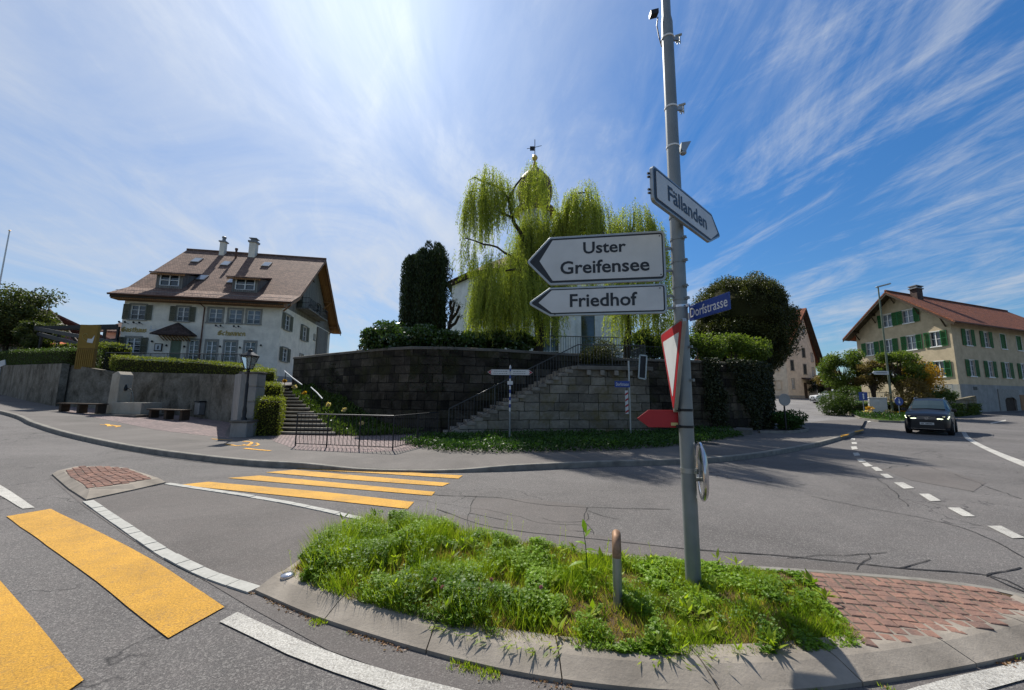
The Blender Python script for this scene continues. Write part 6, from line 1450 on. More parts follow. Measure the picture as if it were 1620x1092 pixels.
# ================================================================ MAIN POLE AND ITS SIGNS
PX,PY=1.56,3.49
mp=thing('sign_pole','tall grey metal pole on the grassy island carrying all the road signs','pole',(PX,PY,.08))
mb=MB(); zs=[0,.5,1.5,2.5,3.5,4.5,5.38]; mb.tube([(0.02*(0),0,z) for z in zs],[.062,.062,.0615,.061,.0595,.0575,.055],28); mb.build('lower_tube',M['pole'],mp,smooth=True)
mb=MB(); mb.tube([(0,0,5.38),(0,0,5.46),(0,0,7.4)],[.055,.043,.041],24); mb.build('upper_tube',M['pole'],mp,smooth=True)
def clamp(z,w=.022,hs=(.0,),m='metal',r=.0655,ang=90,screw=True,nut=.05):
    mb=MB(); mb.lathe([(r-.006,-w/2),(r,-w/2),(r,w/2),(r-.006,w/2)],(0,0,z),24)
    if screw:
        c,s=math.cos(R_(ang)),math.sin(R_(ang)); mb.obox((c*(r+.012),s*(r+.012),z),(c*.014,s*.014,0),(-s*.012,c*.012,0),(0,0,w*.55)); mb.tube([(c*(r+.014)-s*.03,s*(r+.014)+c*.03,z),(c*(r+.014)+s*.03,s*(r+.014)-c*.03,z)],.005,6)
    return mb.build('clamp_band',M[m],mp)
for z,a,m in ((3.05,-60,'pole'),(2.83,-60,'pole'),(2.585,-70,'pole'),(2.47,-60,'pole'),(2.40,-60,'chrome'),(2.02,-50,'pole'),(1.72,-50,'pole'),(1.455,190,'dmetal'),(1.31,190,'dmetal'),(.935,-60,'metal'),(3.27,-60,'pole')): clamp(z,ang=a,m=m,w=.022 if m!='metal' else .04)
for z in (4.0,4.42,5.20): clamp(z,w=.016,m='wframe',r=.0625,screw=False)
for z in (4.42,5.20):
    mb=MB(); mb.box(.055,.115,-.01,.01,z-.02,z+.02); mb.tube([(.075,0,z+.03),(.14,-.01,z+.045)],.012,6); mb.tube([(.08,0,z-.035),(.13,0,z-.03)],.008,6); mb.tube([(.10,0,z-.06),(.10,0,z+.045)],.006,6); mb.tube([(.125,0,z-.05),(.125,0,z+.03)],.006,6); mb.build('cable_bracket',M['metal'],mp)
mb=MB(); mb.ext([(.07,-.03,3.955),(.115,-.03,3.945),(.17,-.03,4.05),(.075,-.03,4.035)],(0,.06,0)); mb.lathe([(.02,0),(.03,.01),(.03,.03)],(.10,-.0,3.925),10); mb.build('light_sensor',M['metal'],mp)
mb=MB(); mb.tube([(-.09,0,5.45),(-.105,0,5.35),(-.09,-.01,5.2),(-.068,-.01,5.10)],.006,6); mb.build('cable',M['dmetal'],mp); mb=MB(); mb.obox((-.13,0,5.49),(.04,0,.012),(0,.03,0),(0,0,.025)); mb.build('cable_clip',M['plastic'],mp)
def rnd(pts,r,k=4):
    out=[]; n=len(pts); rr=r if hasattr(r,'__len__') else [r]*n
    for i in range(n):
        a,b,c=Vector(pts[i-1]),Vector(pts[i]),Vector(pts[(i+1)%n]); u=(a-b).normalized(); w=(c-b).normalized(); q=rr[i]
        if q<=0: out.append(tuple(b)); continue
        d=min(q/math.tan(max(.2,u.angle(w)/2)),(a-b).length*.45,(c-b).length*.45); p0=b+u*d; p1=b+w*d
        for j in range(k+1): t=j/k; out.append(tuple(p0*(1-t)**2+b*2*t*(1-t)+p1*t*t))
    return out
def inset2(pts,d):
    n=len(pts); A2=sum(pts[i][0]*pts[(i+1)%n][1]-pts[(i+1)%n][0]*pts[i][1] for i in range(n)); s=1 if A2>0 else -1; out=[]
    for i in range(n):
        a,b,c=Vector(pts[i-1]),Vector(pts[i]),Vector(pts[(i+1)%n]); u=(b-a).normalized(); w=(c-b).normalized(); n1=Vector((-u.y,u.x))*s; n2=Vector((-w.y,w.x))*s; m=(n1+n2); m/=max(.35,m.dot(m)/2)*1.0; m=m/1.0
        bi=(n1+n2).normalized(); out.append(tuple(b+bi*d/max(.3,bi.dot(n1))))
    return out
class Plane:
    def __init__(s,O,ang):
        s.O=Vector(O); a=R_(ang); s.ex=Vector((math.cos(a),math.sin(a),0)); s.n=Vector((math.sin(a),-math.cos(a),0))
    def p(s,x,z,d=0): return s.O+s.ex*x+EZ*z+s.n*d
    def layer(s,pts,d0,d1):
        mb=MB(); mb.ext([s.p(x,z,d0) for x,z in pts],s.n*(d1-d0)); return mb
def board(name,label,pl,outer,r,layers,cat='sign',group=None,frame='metal',back=.03,bolts=()):
    c=pl.p(sum(p[0] for p in outer)/len(outer),min(p[1] for p in outer)); t=thing(name,label,cat,tuple(c),0,group)
    pl.layer(rnd(outer,r),-back,0).build('panel',M[frame],t,world=True,bevel=.002)
    for nm,pts,rr,m,d in layers: pl.layer(rnd(pts,rr) if rr else pts,d[0],d[1]).build(nm,M[m],t,world=True)
    if bolts:
        mb=MB()
        for x,z in bolts: q=pl.p(x,z,.006); mb.tube([q-pl.n*.006,q+pl.n*.004],.006,8)
        mb.build('rivets',M['dmetal'],t,world=True)
    return t
def lettering(t,pl,txt,x0,x1,z0,z1,m='signk',d=.0085,bold=.02):
    tm=text_mesh(txt,x0,x1,z0,z1,bold,pl.O+pl.n*d,pl.ex); return tm.build('lettering',M[m],t,world=True,rec=False)
def arms(t,pl,x0,x1,zz):
    for z in zz: mb=MB(); mb.beam(pl.p(x0,z,-.02),pl.p(x1,z,-.02),.02,.022); mb.build('bracket',M['pole'],t,world=True)
pl=Plane((1.40,3.5,0),-10)
o=[(-1.28,2.978),(-1.05,2.732),(.045,2.732),(.045,3.225),(-1.05,3.225)]; rr=[.03,.04,.05,.05,.04]
w_=[(-1.15,2.978),(-1.02,2.772),(.012,2.772),(.012,3.187),(-1.02,3.187)]
t=board('direction_sign','large white arrow sign reading Uster Greifensee pointing left','%s',o,rr,[],'sign') if False else board('direction_sign','large white arrow sign reading Uster Greifensee pointing left',pl,o,rr,[('black_border',inset2(o,.02),[.02,.03,.035,.035,.03],'signk',(.0005,.003)),('white_field',w_,[.005,.012,.02,.02,.012],'signw',(.0035,.006))],group=None,bolts=[(-1.21,2.978),(-.52,3.197),(-.52,2.76),(-.005,3.17),(-.005,2.79)])
lettering(t,pl,'Uster',-.72,-.315,3.030,3.150); lettering(t,pl,'Greifensee',-.945,-.105,2.832,2.965); arms(t,pl,.045,.11,(3.05,2.83))
o=[(-1.27,2.552),(-1.05,2.42),(.04,2.42),(.04,2.705),(-1.05,2.705)]; w_=[(-1.16,2.555),(-1.03,2.45),(.008,2.45),(.008,2.675),(-1.03,2.675)]
t=board('direction_sign','white arrow sign reading Friedhof below the larger two line sign',pl,o,[.03,.035,.045,.045,.035],[('black_border',inset2(o,.018),[.02,.025,.03,.03,.025],'signk',(.0005,.003)),('white_field',w_,[.005,.01,.015,.015,.01],'signw',(.0035,.006))],bolts=[(-1.22,2.553),(-.52,2.683),(-.02,2.66),(-1.0,2.435)])
lettering(t,pl,'Friedhof',-.855,-.225,2.500,2.632); arms(t,pl,.04,.11,(2.585,2.47))
pl=Plane((1.64,3.40,0),43)
o=[(-.69,3.225),(.50,3.215),(.82,3.37),(.59,3.55),(-.69,3.54)]; w_=[(-.64,3.262),(.52,3.252),(.72,3.375),(.56,3.513),(-.64,3.505)]
t=board('direction_sign','white arrow sign reading Fällanden slanting away to the right',pl,o,[.05,.04,.03,.04,.05],[('black_border',inset2(o,.018),[.035,.03,.02,.03,.035],'signk',(.0005,.003)),('white_field',w_,[.02,.01,.005,.01,.02],'signw',(.0035,.006))])
lettering(t,pl,'Fällanden',-.44,.415,3.315,3.455)
for z in (3.30,3.33,3.44,3.47): mb=MB(); mb.tube([pl.p(-.705,z,-.038),pl.p(-.69,z,-.03)],.010,6); mb.build('bolt',M['dmetal'],t,world=True)
pl=Plane((1.65,3.45,0),-80.6); o=[(-.05,2.345),(.47,2.345),(.47,2.488),(-.05,2.488)]
t=board('street_name_sign','blue enamel street name plate reading Dorfstrasse on the main pole','x',o,0,[]) if False else board('street_name_sign','blue enamel street name plate reading Dorfstrasse on the main pole',pl,o,0,[],frame='signb',back=.012)
lettering(t,pl,'Dorfstrasse',-.03,.45,2.375,2.462,'signt',.002,.004)
mb=MB(); mb.beam(pl.p(-.1,2.40,-.02),pl.p(.02,2.40,-.02),.02,.06); mb.build('bracket',M['metal'],t,world=True)
pl=Plane((1.45,3.45,0),-99.9)
o=[(-.485,2.29),(-.045,1.485),(.415,2.29)]; w_=[(-.35,2.19),(-.045,1.645),(.275,2.19)]
t=board('yield_sign','red and white triangular give way sign seen nearly edge on','x',o,0,[]) if False else board('yield_sign','red and white triangular give way sign seen nearly edge on',pl,o,.035,[('red_border',inset2(o,.018),.03,'signr',(.0005,.003)),('white_field',w_,.012,'signw',(.0035,.006))])
mb=MB(); 
for z in (2.02,1.72): mb=MB(); mb.beam(pl.p(-.04,z,-.03),Vector((PX-.05,PY,z)),.03,.03); mb.build('bracket',M['metal'],t,world=True)
pl=Plane((1.45,3.52,0),0); o=[(-.315,1.455),(-.21,1.377),(.06,1.377),(.06,1.532),(-.21,1.532)]
t=board('arrow_sign','small plain red arrow sign pointing left behind the give way sign','x',o,0,[]) if False else board('arrow_sign','small plain red arrow sign pointing left behind the give way sign',pl,o,[.006]*5,[('sticker',[(-.012,1.393),(.05,1.393),(.05,1.42),(-.012,1.42)],0,'sticker',(.0005,.003))],frame='signr',back=.008)
for z in (1.31+.145,1.31): pass
# mirror
mc=Vector((1.682,3.49,1.005)); nm=Vector((-.945,.325,.0)).normalized(); a1=Vector((0,0,1)); a2=nm.cross(a1)
Rm=Matrix((a1,a2,nm)).transposed()
t=thing('traffic_mirror','round traffic mirror seen edge on low on the right of the main pole','mirror',tuple(mc-Vector((0,0,.26))))
mb=MB(); mb.lathe([(.17,-.03),(.225,-.022),(.25,.0),(.25,.015),(.238,.022),(.22,.018),(.212,.008),(.1,.0)],tuple(mc),36,Rm); mb.build('housing',M['chrome'],t,world=True,smooth=True)
mb=MB(); mb.lathe([(.212,.0085),(.15,.018),(.07,.022),(.001,.023)],tuple(mc),36,Rm); mb.build('mirror_glass',M['mirror'],t,world=True,smooth=True)
mb=MB(); mb.beam(mc-nm*-.03-Vector((0,0,.07)),Vector((PX+.05,PY,.935)),.03,.03); mb.build('bracket',M['metal'],t,world=True)
# bent tube hoop
hp_=thing('tube_hoop','bent steel tube post in the grass with a rust orange top','post',(.82,3.13,.08)); dv=Vector((.25,.97,0)).normalized()
base=Vector((0,0,0)); P=[(0,0,-.05),(0,0,.40)]+[tuple(dv*(.09-.09*math.cos(a))+Vector((0,0,.40+.1*math.sin(a)))) for a in [math.pi*k/10 for k in range(1,10)]]
zt0=D(977,850,3.16).z-.08
s=zt0/.5; P=[(p[0],p[1],p[2]*s) for p in P]+[tuple(dv*.18+Vector((0,0,.40*s))),tuple(dv*.18+Vector((0,0,-.05)))]
mb=MB(); mb.tube([P[0],(0,0,.38*s)],.034,16); mb.tube([tuple(dv*.18+Vector((0,0,.38*s))),P[-1]],.034,16); mb.build('steel_leg',M['metal'],hp_,smooth=True)
mb=MB(); mb.tube([(0,0,.36*s)]+P[1:-1]+[tuple(dv*.18+Vector((0,0,.36*s)))],.0345,16); mb.build('rusty_bend',M['rust'],hp_,smooth=True)
# ================================================================ POSTS AND SIGNS BY THE CHURCHYARD
b=D(806,700,12.9); sg=thing('trail_signpost','thin blue and white banded signpost with two white arrow boards','signpost',(b.x,12.9,.12))
mb=MB(); mb.mi=0; mb.tube([(0,0,0),(0,0,1.0)],.03,10); 
k=0; z=1.0
while z<2.42: mb.mi=1 if k%2==0 else 2; mb.tube([(0,0,z),(0,0,min(z+.12,2.42))],.03,10); z+=.12; k+=1
mb.mi=1; mb.lathe([(.035,0),(.035,.05),(.01,.12)],(0,0,2.42),10); mb.build('post',[M['pole'],M['signw'],M['signb']],sg)
for s_,lab in ((-1,None),(1,None)):
    pts=[(s_*.02,2.20),(s_*.62,2.20),(s_*.76,2.29),(s_*.62,2.38),(s_*.02,2.38)]
    mb=MB(); mb.ext([(x,-.035-.003*(s_>0),z) for x,z in pts],(0,-.02,0)); ab=mb.build('arrow_board',M['signw'],sg)
    mb=MB(); mb.ext([(x,-.057,z) for x,z in [(s_*.61,2.215),(s_*.745,2.29),(s_*.61,2.365),(s_*.66,2.29)]],(0,-.004,0)); mb.build('red_tip',M['signr'],ab)
    mb=MB(); 
    for z in (2.32,2.25):
        x=.10
        while x<.52: w=random.uniform(.03,.08); mb.box(min(s_*x,s_*(x+w)),max(s_*x,s_*(x+w)),-.0605,-.0575,z-.012,z+.012); x+=w+.02
    mb.build('faint_lines',M['pole'],ab)
mb=MB(); mb.box(-.09,.09,-.045,-.03,1.88,2.0); mb.build('small_plate',M['signw'],sg)
b=D(998,697,14.3); np_=thing('name_post','thin grey post in the ground cover with a small blue street sign','post',(b.x,14.3,.12))
mb=MB(); zt_1=D(997,571,14.3).z-.12; mb.tube([(0,0,0),(0,0,zt_1)],.032,10); mb.build('post',M['metal'],np_)
z0=D(985,613,14.3).z; z1=D(985,603,14.3).z; x0=D(972,606,14.3).x; x1=D(996,606,14.3).x
pl=Plane((0,14.26,0),0); t=board('street_name_sign','small blue street name sign on the thin post below the landing',pl,[(x0,z0),(x1,z0),(x1,z1),(x0,z1)],0,[],frame='signb',back=.012); lettering(t,pl,'Dorfstrasse',x0+.05,x1-.05,z0+.06,z1-.06,'signt',.002,.0)
z0=D(995,655,14.25).z; z1=D(995,618,14.25).z; x0=D(990,640,14.25).x; t=thing('hazard_board','narrow red and white striped board edge on the thin post','sign',(x0,14.24,z0))
mb=MB(); mb.box(-.02,.09,-.01,.01,0,z1-z0); mb.build('board',M['signw'],t); mb=MB()
for k in range(4): q=k*(z1-z0)/4; mb.ext([(-.02,-.012,q+.02),(.09,-.012,q+.09),(.09,-.012,q+.16),(-.02,-.012,q+.09)],(0,-.003,0))
mb.build('red_bars',M['signr'],t)
# empty framed notice holder by the landing
c0=D(1008,561,15.0); t=thing('notice_frame','tall narrow grey metal frame hanging beside the landing corner','notice frame',(D(1016,602,15).x,15.0,D(1016,602,15).z)); q=[D(1012,562,15.0),D(1023,563,15.0),D(1021,600,15.0),D(1010,598,15.0)]
for i in range(4): mb=MB(); mb.beam(q[i],q[(i+1)%4],.05,.05,(0,1,0)); mb.build('frame_bar',M['metal'],t,world=True)
mb=MB(); cc=sum(q,Vector())/4; mb.ext([cc.lerp(p,.92)+Vector((0,.03,0)) for p in q],(0,.02,0)); mb.build('back_panel',M['dmetal'],t,world=True)
mb=MB(); mb.beam((q[1]+q[2])/2,Vector((5.6,16.6,(q[1].z+q[2].z)/2)),.04,.04); mb.build('bracket',M['metal'],t,world=True)
# round sign seen from behind on a short dark post
b=G(1244,683,.12); t=thing('round_sign','back of a round grey sign on a short post at the churchyard corner','sign',tuple(b)); zt1=D(1243,632,b.y).z-b.z
mb=MB(); mb.tube([(0,0,0),(0,0,zt1)],.035,8); mb.build('post',M['dmetal'],t); mb=MB(); mb.lathe([(.27,-.012),(.28,0),(.27,.012)],(0,-.05,zt1-.02),24,Matrix.Rotation(R_(90),3,'X')); mb.build('disc',M['base_grey'],t)
mb=MB(); mb.box(-.03,.03,-.04,.0,zt1-.2,zt1+.15); mb.build('bracket',M['metal'],t)
struct(walltop([Vector((9.6,17.0,0)),Vector((11.5,17.3,0)),Vector((13.6,18.6,0)),Vector((15.1,21.2,0))],[.25,.22,.22,.22],.15,0,'planting_kerb',M['kerbl'],'x','kerb')) if False else None
mb=MB(); pth=[Vector((8.4,16.2,0)),Vector((9.6,16.5,0)),Vector((10.4,17.3,0))]
tag(along(spline([Vector((8.2,16.0,0)),Vector((9.9,16.3,0)),Vector((10.6,17.2,0))],.3),[(0,.0),(0,.32),(.6,.34),(.6,0)]).build('low_stone_ledge',M['coping'],origin=(0,0,0)),'low pale stone ledge at the right end of the shaded retaining wall','ledge')
struct(along(spline([Vector((10.8,17.0,0)),Vector((12.6,17.3,0)),Vector((14.3,18.8,0)),Vector((15.5,21.4,0))],.3),[(0,.0),(0,.22),(.14,.22),(.14,0)]).build('planting_kerb',M['kerbl'],origin=(0,0,0)))
# ================================================================ FOUNTAIN, BENCHES, BIN, INN SIGN
f0=G(208,657,.12); ft=thing('stone_fountain','limestone fountain with tall slanted stele and spout on the forecourt','fountain',(f0.x,f0.y,f0.z),-6)
mb=MB(); mb.box(-1.5,1.35,-.95,.75,-.05,.08); mb.build('base_slab',M['coping'],ft,bevel=.02)
mb=MB(); mb.ext([(-1.05,-.3,.08),(-.55,-.3,.08),(-.55,-.3,1.95),(-.72,-.3,2.12),(-1.0,-.3,1.98)],(0,.62,0)); mb.build('stele',M['fount'],ft,bevel=.02)
mb=MB(); 
for (a,b_,c,d) in ((-.5,1.05,-.5,-.38),(-.5,1.05,.4,.52),(-.5,-.38,-.38,.4),(.93,1.05,-.38,.4)): mb.box(a,b_,c,d,.08,.62)
mb.box(-.38,.93,-.38,.4,.08,.2); mb.build('trough',M['fount'],ft,bevel=.01)
mb=MB(); mb.poly([(-.38,-.38,.54),(.93,-.38,.54),(.93,.4,.54),(-.38,.4,.54)]); mb.build('water_surface',M['water'],ft,rec=False)
mb=MB(); mb.tube([(-.6,0,1.25),(-.45,0,1.3),(-.3,0,1.28),(-.2,0,1.22)],.025,8); mb.lathe([(.05,-.1),(.07,0),(.05,.1),(.02,.2)],(-.52,0,1.28),8); mb.build('spout',M['dmetal'],ft)
mb=MB(); mb.tube([(-.2,0,1.22),(-.1,0,1.08),(-.03,0,.8),(0,0,.55)],.01,6); mb.build('water_jet',M['water'],ft)
def bench(u0,v0,u1,v1,lab):
    a,b=G(u0,v0,.12),G(u1,v1,.12); c=(a+b)/2; L_=(b-a).length; an=math.degrees(math.atan2(b.y-a.y,b.x-a.x)); t=thing('long_bench',lab,'bench',tuple(c),an,'dark benches along the concrete wall')
    mb=MB()
    for y in (-.2,-.05,.1): mb.box(-L_/2,L_/2,y,y+.13,.42,.47)
    mb.build('seat',M['wood_dark'],t)
    k=max(2,int(L_/1.3))
    for i in range(k+1): x=-L_/2+.15+(L_-.3)*i/k; mb=MB(); mb.box(x-.08,x+.08,-.12,.2,0,.42); mb.build('leg',M['wood_dark'],t)
bench(96,651,160,657,'long dark wooden bench left of the fountain against the wall'); bench(238,661,293,667,'long dark wooden bench right of the fountain against the wall')
p=RW[2].lerp(RW[3],.35); bd=(RW[3]-RW[2]).normalized(); z=D(325,645,p.y).z; t=thing('litter_bin','dark grey litter bin hanging on the concrete wall right of the benches','bin',(p.x,p.y,z-.35),math.degrees(math.atan2(bd.y,bd.x)))
mb=MB(); mb.prism([(-.22,-.3),(.22,-.3),(.22,-.01),(-.22,-.01)],[0,0,.0,.0],.62); mb.build('body',M['zinc'],t,bevel=.03); mb=MB(); mb.box(-.24,.24,-.33,-.0,.62,.68); mb.build('lid',M['dmetal'],t,bevel=.01)
# inn sign stele
q=[D(118,578,21.8),D(146,583,21.6)]; w_=.95; c=D(134,580,21.7); t=thing('inn_sign','ochre yellow upright inn sign with white swan emblem on the wall','sign',(c.x,21.7,c.z-.15),6)
H0=D(134,513,21.7).z-c.z+.1
mb=MB(); mb.box(-.46,.46,-.08,.08,0,H0*.46); mb.build('slatted_base',M['ybox'],t); mb=MB()
for i in range(9): x=-.42+i*.1; mb.box(x,x+.05,-.1,-.081,.08,H0*.44)
mb.build('slats',M['ysign'],t)
mb=MB(); mb.box(-.46,.46,-.09,.09,H0*.465,H0); pn=mb.build('upper_panel',M['ysign'],t)
mb=MB(); swan(mb,lambda x,z:(-.22+x,-.096,H0*.60+z),.5)
mb=MB(); 
zb=H0*.60; mb.poly([(.0,-.096,zb),(.3,-.096,zb-.04),(.36,-.096,zb+.42),(.22,-.096,zb+.2),(.02,-.096,zb+.22)]); mb.build('swan_body_emblem',M['signw'],pn,rec=False)
mb=MB(); P=[(-.02,zb+.05),(-.2,zb+.2),(-.26,zb+.38),(-.18,zb+.5),(-.08,zb+.5),(-.02,zb+.42)]
for i in range(len(P)-1): mb.beam((P[i][0],-.097,P[i][1]),(P[i+1][0],-.097,P[i+1][1]),.004,.025,(0,1,0))
mb.build('swan_neck_emblem',M['sticker'],pn)
# dark bits: pergola
pg=thing('pergola','dark steel pergola frame on the terrace left of the inn','pergola',(-38,30.5,3.5)); 
for (u,v1) in ((60,520),(88,524),(122,520),(160,520),(181,517)): b_=D(u,565,30.5); tt=D(u,v1,30.5); mb=MB(); mb.beam((b_.x,30.5,3.2),(b_.x,30.5,tt.z),.14,.14); mb.build('post',M['dmetal'],pg,world=True)
for (a,b_) in (((55,519,30.5),(186,516,30.5)),((55,521,32.5),(186,519,32.5)),((58,520,30.5),(186,543,27.5)),((95,548,30.4),(186,538,30.4)),((60,528,30.5),(135,548,29)),((150,546,30),(186,549,30))): mb=MB(); mb.beam(D(*a),D(*b_),.12,.28); mb.build('beam',M['dmetal'],pg,world=True)
# barn and far houses on the left
bn=thing('barn','old barn with steep reddish brown tiled roof left of the inn sign','building',(-50,41,3)); 
A1=D(76,490,40); B1=D(124,545,38); C1=D(-60,545,38); D1=D(-60,478,42)
mb=MB(); mb.ext([A1,B1,Vector((C1.x,C1.y,B1.z)),Vector((D1.x,A1.y,A1.z))],(0,0,-.2)); mb.ext([A1,Vector((B1.x,A1.y+4,B1.z)),Vector((C1.x,A1.y+4,B1.z)),Vector((D1.x,A1.y,A1.z))],(0,0,-.2)); mb.build('roof',M['tile_old2'] if 'tile_old2' in M else mat('pinkish old tiles',(.34,.17,.15),.85,.2,coord='UV',kind=k_tile),bn,world=True)
mb=MB(); mb.beam(A1+Vector((.06,0,0)),B1+Vector((.06,0,0)),.12,.35); mb.build('verge_board',M['wood_dark'],bn,world=True)
mb=MB(); mb.prism([(C1.x,38.5),(B1.x-.6,38.5),(A1.x+2.0,44),(C1.x,44)],2.5,B1.z-.1); mb.build('wall',M['wood_grey'],bn,world=True)
aw=thing('orange_awning','orange red awning strip in front of the barn','awning',tuple(D(85,550,33))); mb=MB(); mb.ext([D(62,549,33.2),D(107,546,33.2),D(104,541,34.6),D(66,543,34.6)],(0,0,-.06)); mb.build('cloth',mat('orange red cloth',(.62,.14,.05),.8,noise=(4,.2)),aw,world=True)
for u in (64,104): p=D(u,549,33.2); mb=MB(); mb.beam(p,Vector((p.x,p.y,3.3)),.06,.06); mb.build('post',M['dmetal'],aw,world=True)
fh=thing('house','pale house with grey brown roof between inn sign and inn','building',(-48,46,4)); a_=D(160,506,46); b_=D(196,512,44)
mb=MB(); x0=D(152,527,44).x; zt2=D(156,522,44).z; mb.prism([(x0+.6,44.5),(x0+10,46),(x0+9,53),(x0-.4,52)],3,zt2); mb.build('wall',M['beige2'],fh,world=True)
mb=MB(); mb.ext([Vector((x0,43.8,zt2-.1)),Vector((x0+10.5,45.3,zt2-.1)),Vector((x0+11,48.6,zt2+2.2)),Vector((x0+1.6,47.2,zt2+2.2))],(0,0,-.18)); mb.ext([Vector((x0-.6,52,zt2-.1)),Vector((x0+10,53,zt2-.1)),Vector((x0+11,48.6,zt2+2.2)),Vector((x0+1.6,47.2,zt2+2.2))],(0,0,-.18)); mb.build('roof',M['tile'],fh,world=True)
# flagpole
b_=D(1,440,31); fp=thing('flagpole','thin white flagpole leaning into view at the far left edge','flagpole',(b_.x-.0,31,3.4)); top1=D(15,366,31)
bx_=D(-14,545,31)
mb=MB(); mb.tube([(0,0,0),(top1.x-b_.x,0,top1.z-3.4)],[.07,.04],8); mb.build('pole',M['wframe'],fp); mb=MB(); mb.lathe([(.02,0),(.09,.05),(.02,.12)],(top1.x-b_.x,0,top1.z-3.4),8); mb.build('cap',M['gold'],fp)
b_=D(-3,577,27); t=thing('small_sign','small pale slanted panel at the far left edge above the wall','sign',(b_.x,27,b_.z-.8)); mb=MB(); mb.ext([(-.1,0,.5),(.5,0,.8),(.4,0,1.15),(-.1,0,1.0)],(0,.05,0)); mb.build('panel',M['signw'],t); mb=MB(); mb.box(.1,.16,.05,.1,-.3,.8); mb.build('post',M['metal'],t)
# ================================================================ FLOWER BED CORNER ON THE RIGHT
GW=[Vector((*GP([q],0)[0],0)) for q in [(1345,650),(1400,655),(1450,659),(1500,657),(1516,655)]]
bedp=GP([(1342,655),(1360,664),(1390,668),(1425,669.5),(1460,668),(1495,662)],0)+[(GW[4].x-.3,GW[4].y-.3),(GW[2].x,GW[2].y+.5),(GW[0].x,GW[0].y+.5)]
struct(along([Vector((*p,0)) for p in bedp[:6]],[(0,-.05),(0,.13),(.14,.13),(.14,-.05)]).build('bed_kerb',M['kerbl'],origin=(0,0,0)))
sheet('flower_bed_soil',bedp,.12,M['lawn'],.9)
pth=[Vector((D(1342,640,31.5).x,31.5,0)),Vector((D(1400,640,30.8).x,30.8,0)),Vector((D(1450,640,30.3).x,30.3,0)),Vector((D(1500,640,30.6).x,30.6,0)),Vector((C0.x-.4,33.5,0))]
walltop(pth,[1.15,1.2,1.25,1.5,2.0],.3,0,'garden_wall',M['stair_stone'],'low overgrown stone wall round the raised garden behind the flower bed')
gsurf('raised_garden_ground',[(p.x,p.y+.2) for p in pth]+[(C0.x,37),(C0.x+.5,48),(D(1340,640,48).x,48)],lambda x,y:1.1+.02*(y-30),M['lawn'],2)
railing('garden_fence','pale picket like fence on the garden wall left of the lamp post',[(Vector((D(1345,618,32).x,32,1.25)),Vector((D(1412,618,31.2).x,31.2,1.35)))],.85,.14,.02,m='metal')
railing('garden_railing','thin grey railing on the garden wall left of the house corner',[(Vector((D(1462,620,30.9).x,30.9,1.9)),Vector((D(1508,620,31.6).x,31.6,2.0)))],.9,.9,.012,m='metal')
P=onwall(pth,9000,.2,1.35,.25,lambda s,h:np.array([mnoise.noise(Vector((a*.6,b*.9,3))) for a,b in zip(s,h)])>-.1); P,a,w,R=leaves_at(P,.11,.036,rng.random(len(P)),droop=.4); tag(leafobj('wall_creeper',P,a,w,R,LF['hedge2']),'green creeper over the low garden wall behind the flower bed','creeper',kind='stuff')
xy=sample(5500,bedp); xy=xy[(vnoise(xy,.9,2)>-.35)]; z=np.array([gz(*p)+.13 for p in xy])+rng.random(len(xy))*.32; P,a,w,R=leaves_at(np.c_[xy,z],.14,.03,rng.random(len(xy)),up=1.); tag(leafobj('bed_planting',P,a,w,R,LF['cover']),'green leaves of the flower bed at the road corner','planting',kind='stuff')
for i,(u,v,m,lab) in enumerate([(1372,652,'flower','leftmost pale yellow tulips near the blue square sign'),(1376,646,'forsythia','orange tulips just below the blue square sign'),(1398,656,'flower','yellow tulips at the foot of the grey cabinet'),(1406,651,'flower','pale tulips right of the grey cabinet'),(1416,654,'forsythia','orange tulips just right of the lamp post'),(1428,652,'forsythia','orange red tulips right of the round blue sign')]):
    p=D(u,v,28.6+.1*i); n=160; dq=rdir(n); q=np.array(p)+dq*rng.uniform(.01,.24,n)[:,None]*np.array([1.3,1,.5]); P,a,w,R=leaves_at(q,.12,.05,rng.random(n)); tag(leafobj('flower_cluster',P,a,w,R,LF[m]),lab,'flowers',group='tulips in the corner flower bed')
b=D(1390,655,29.4); cb=thing('cable_cabinet','light grey electrical cabinet among the flowers at the road corner','cabinet',(b.x,29.4,gz(b.x,29.4)+.1),-28); hc=D(1390,629,29.4).z-gz(b.x,29.4)-.1
mb=MB(); mb.box(-.5,.5,-.2,.2,0,hc-.08); mb.build('body',M['cab'],cb,bevel=.02); mb=MB(); mb.box(-.54,.54,-.24,.24,hc-.08,hc); mb.build('lid',M['cab'],cb,bevel=.015)
mb=MB(); mb.box(-.47,-.01,-.212,-.2,.08,hc-.14); mb.box(.01,.47,-.212,-.2,.08,hc-.14); mb.build('doors',M['cab'],cb,bevel=.004); mb=MB(); mb.box(-.25,.05,-.222,-.213,hc-.3,hc-.2); mb.build('label_plate',M['signw'],cb)
b=D(1368,660,28.6); t=thing('blue_square_sign','blue square traffic sign on a thin post at the flower bed','sign',(b.x,28.6,gz(b.x,28.6)+.1)); zz=D(1368,627,28.6).z-gz(b.x,28.6)-.1
mb=MB(); mb.tube([(0,0,0),(0,0,zz)],.03,8); mb.build('post',M['metal'],t); mb=MB(); mb.box(-.31,.31,-.07,-.045,zz-.32,zz+.30); pn=mb.build('plate',M['signb'],t,bevel=.008); mb=MB(); mb.box(-.05,.05,-.078,-.072,zz-.22,zz+.05); mb.lathe([(.07,-.002),(.07,.002)],(0,-.075,zz+.12),10,Matrix.Rotation(R_(90),3,'X')); mb.build('white_symbol',M['signt'],pn)
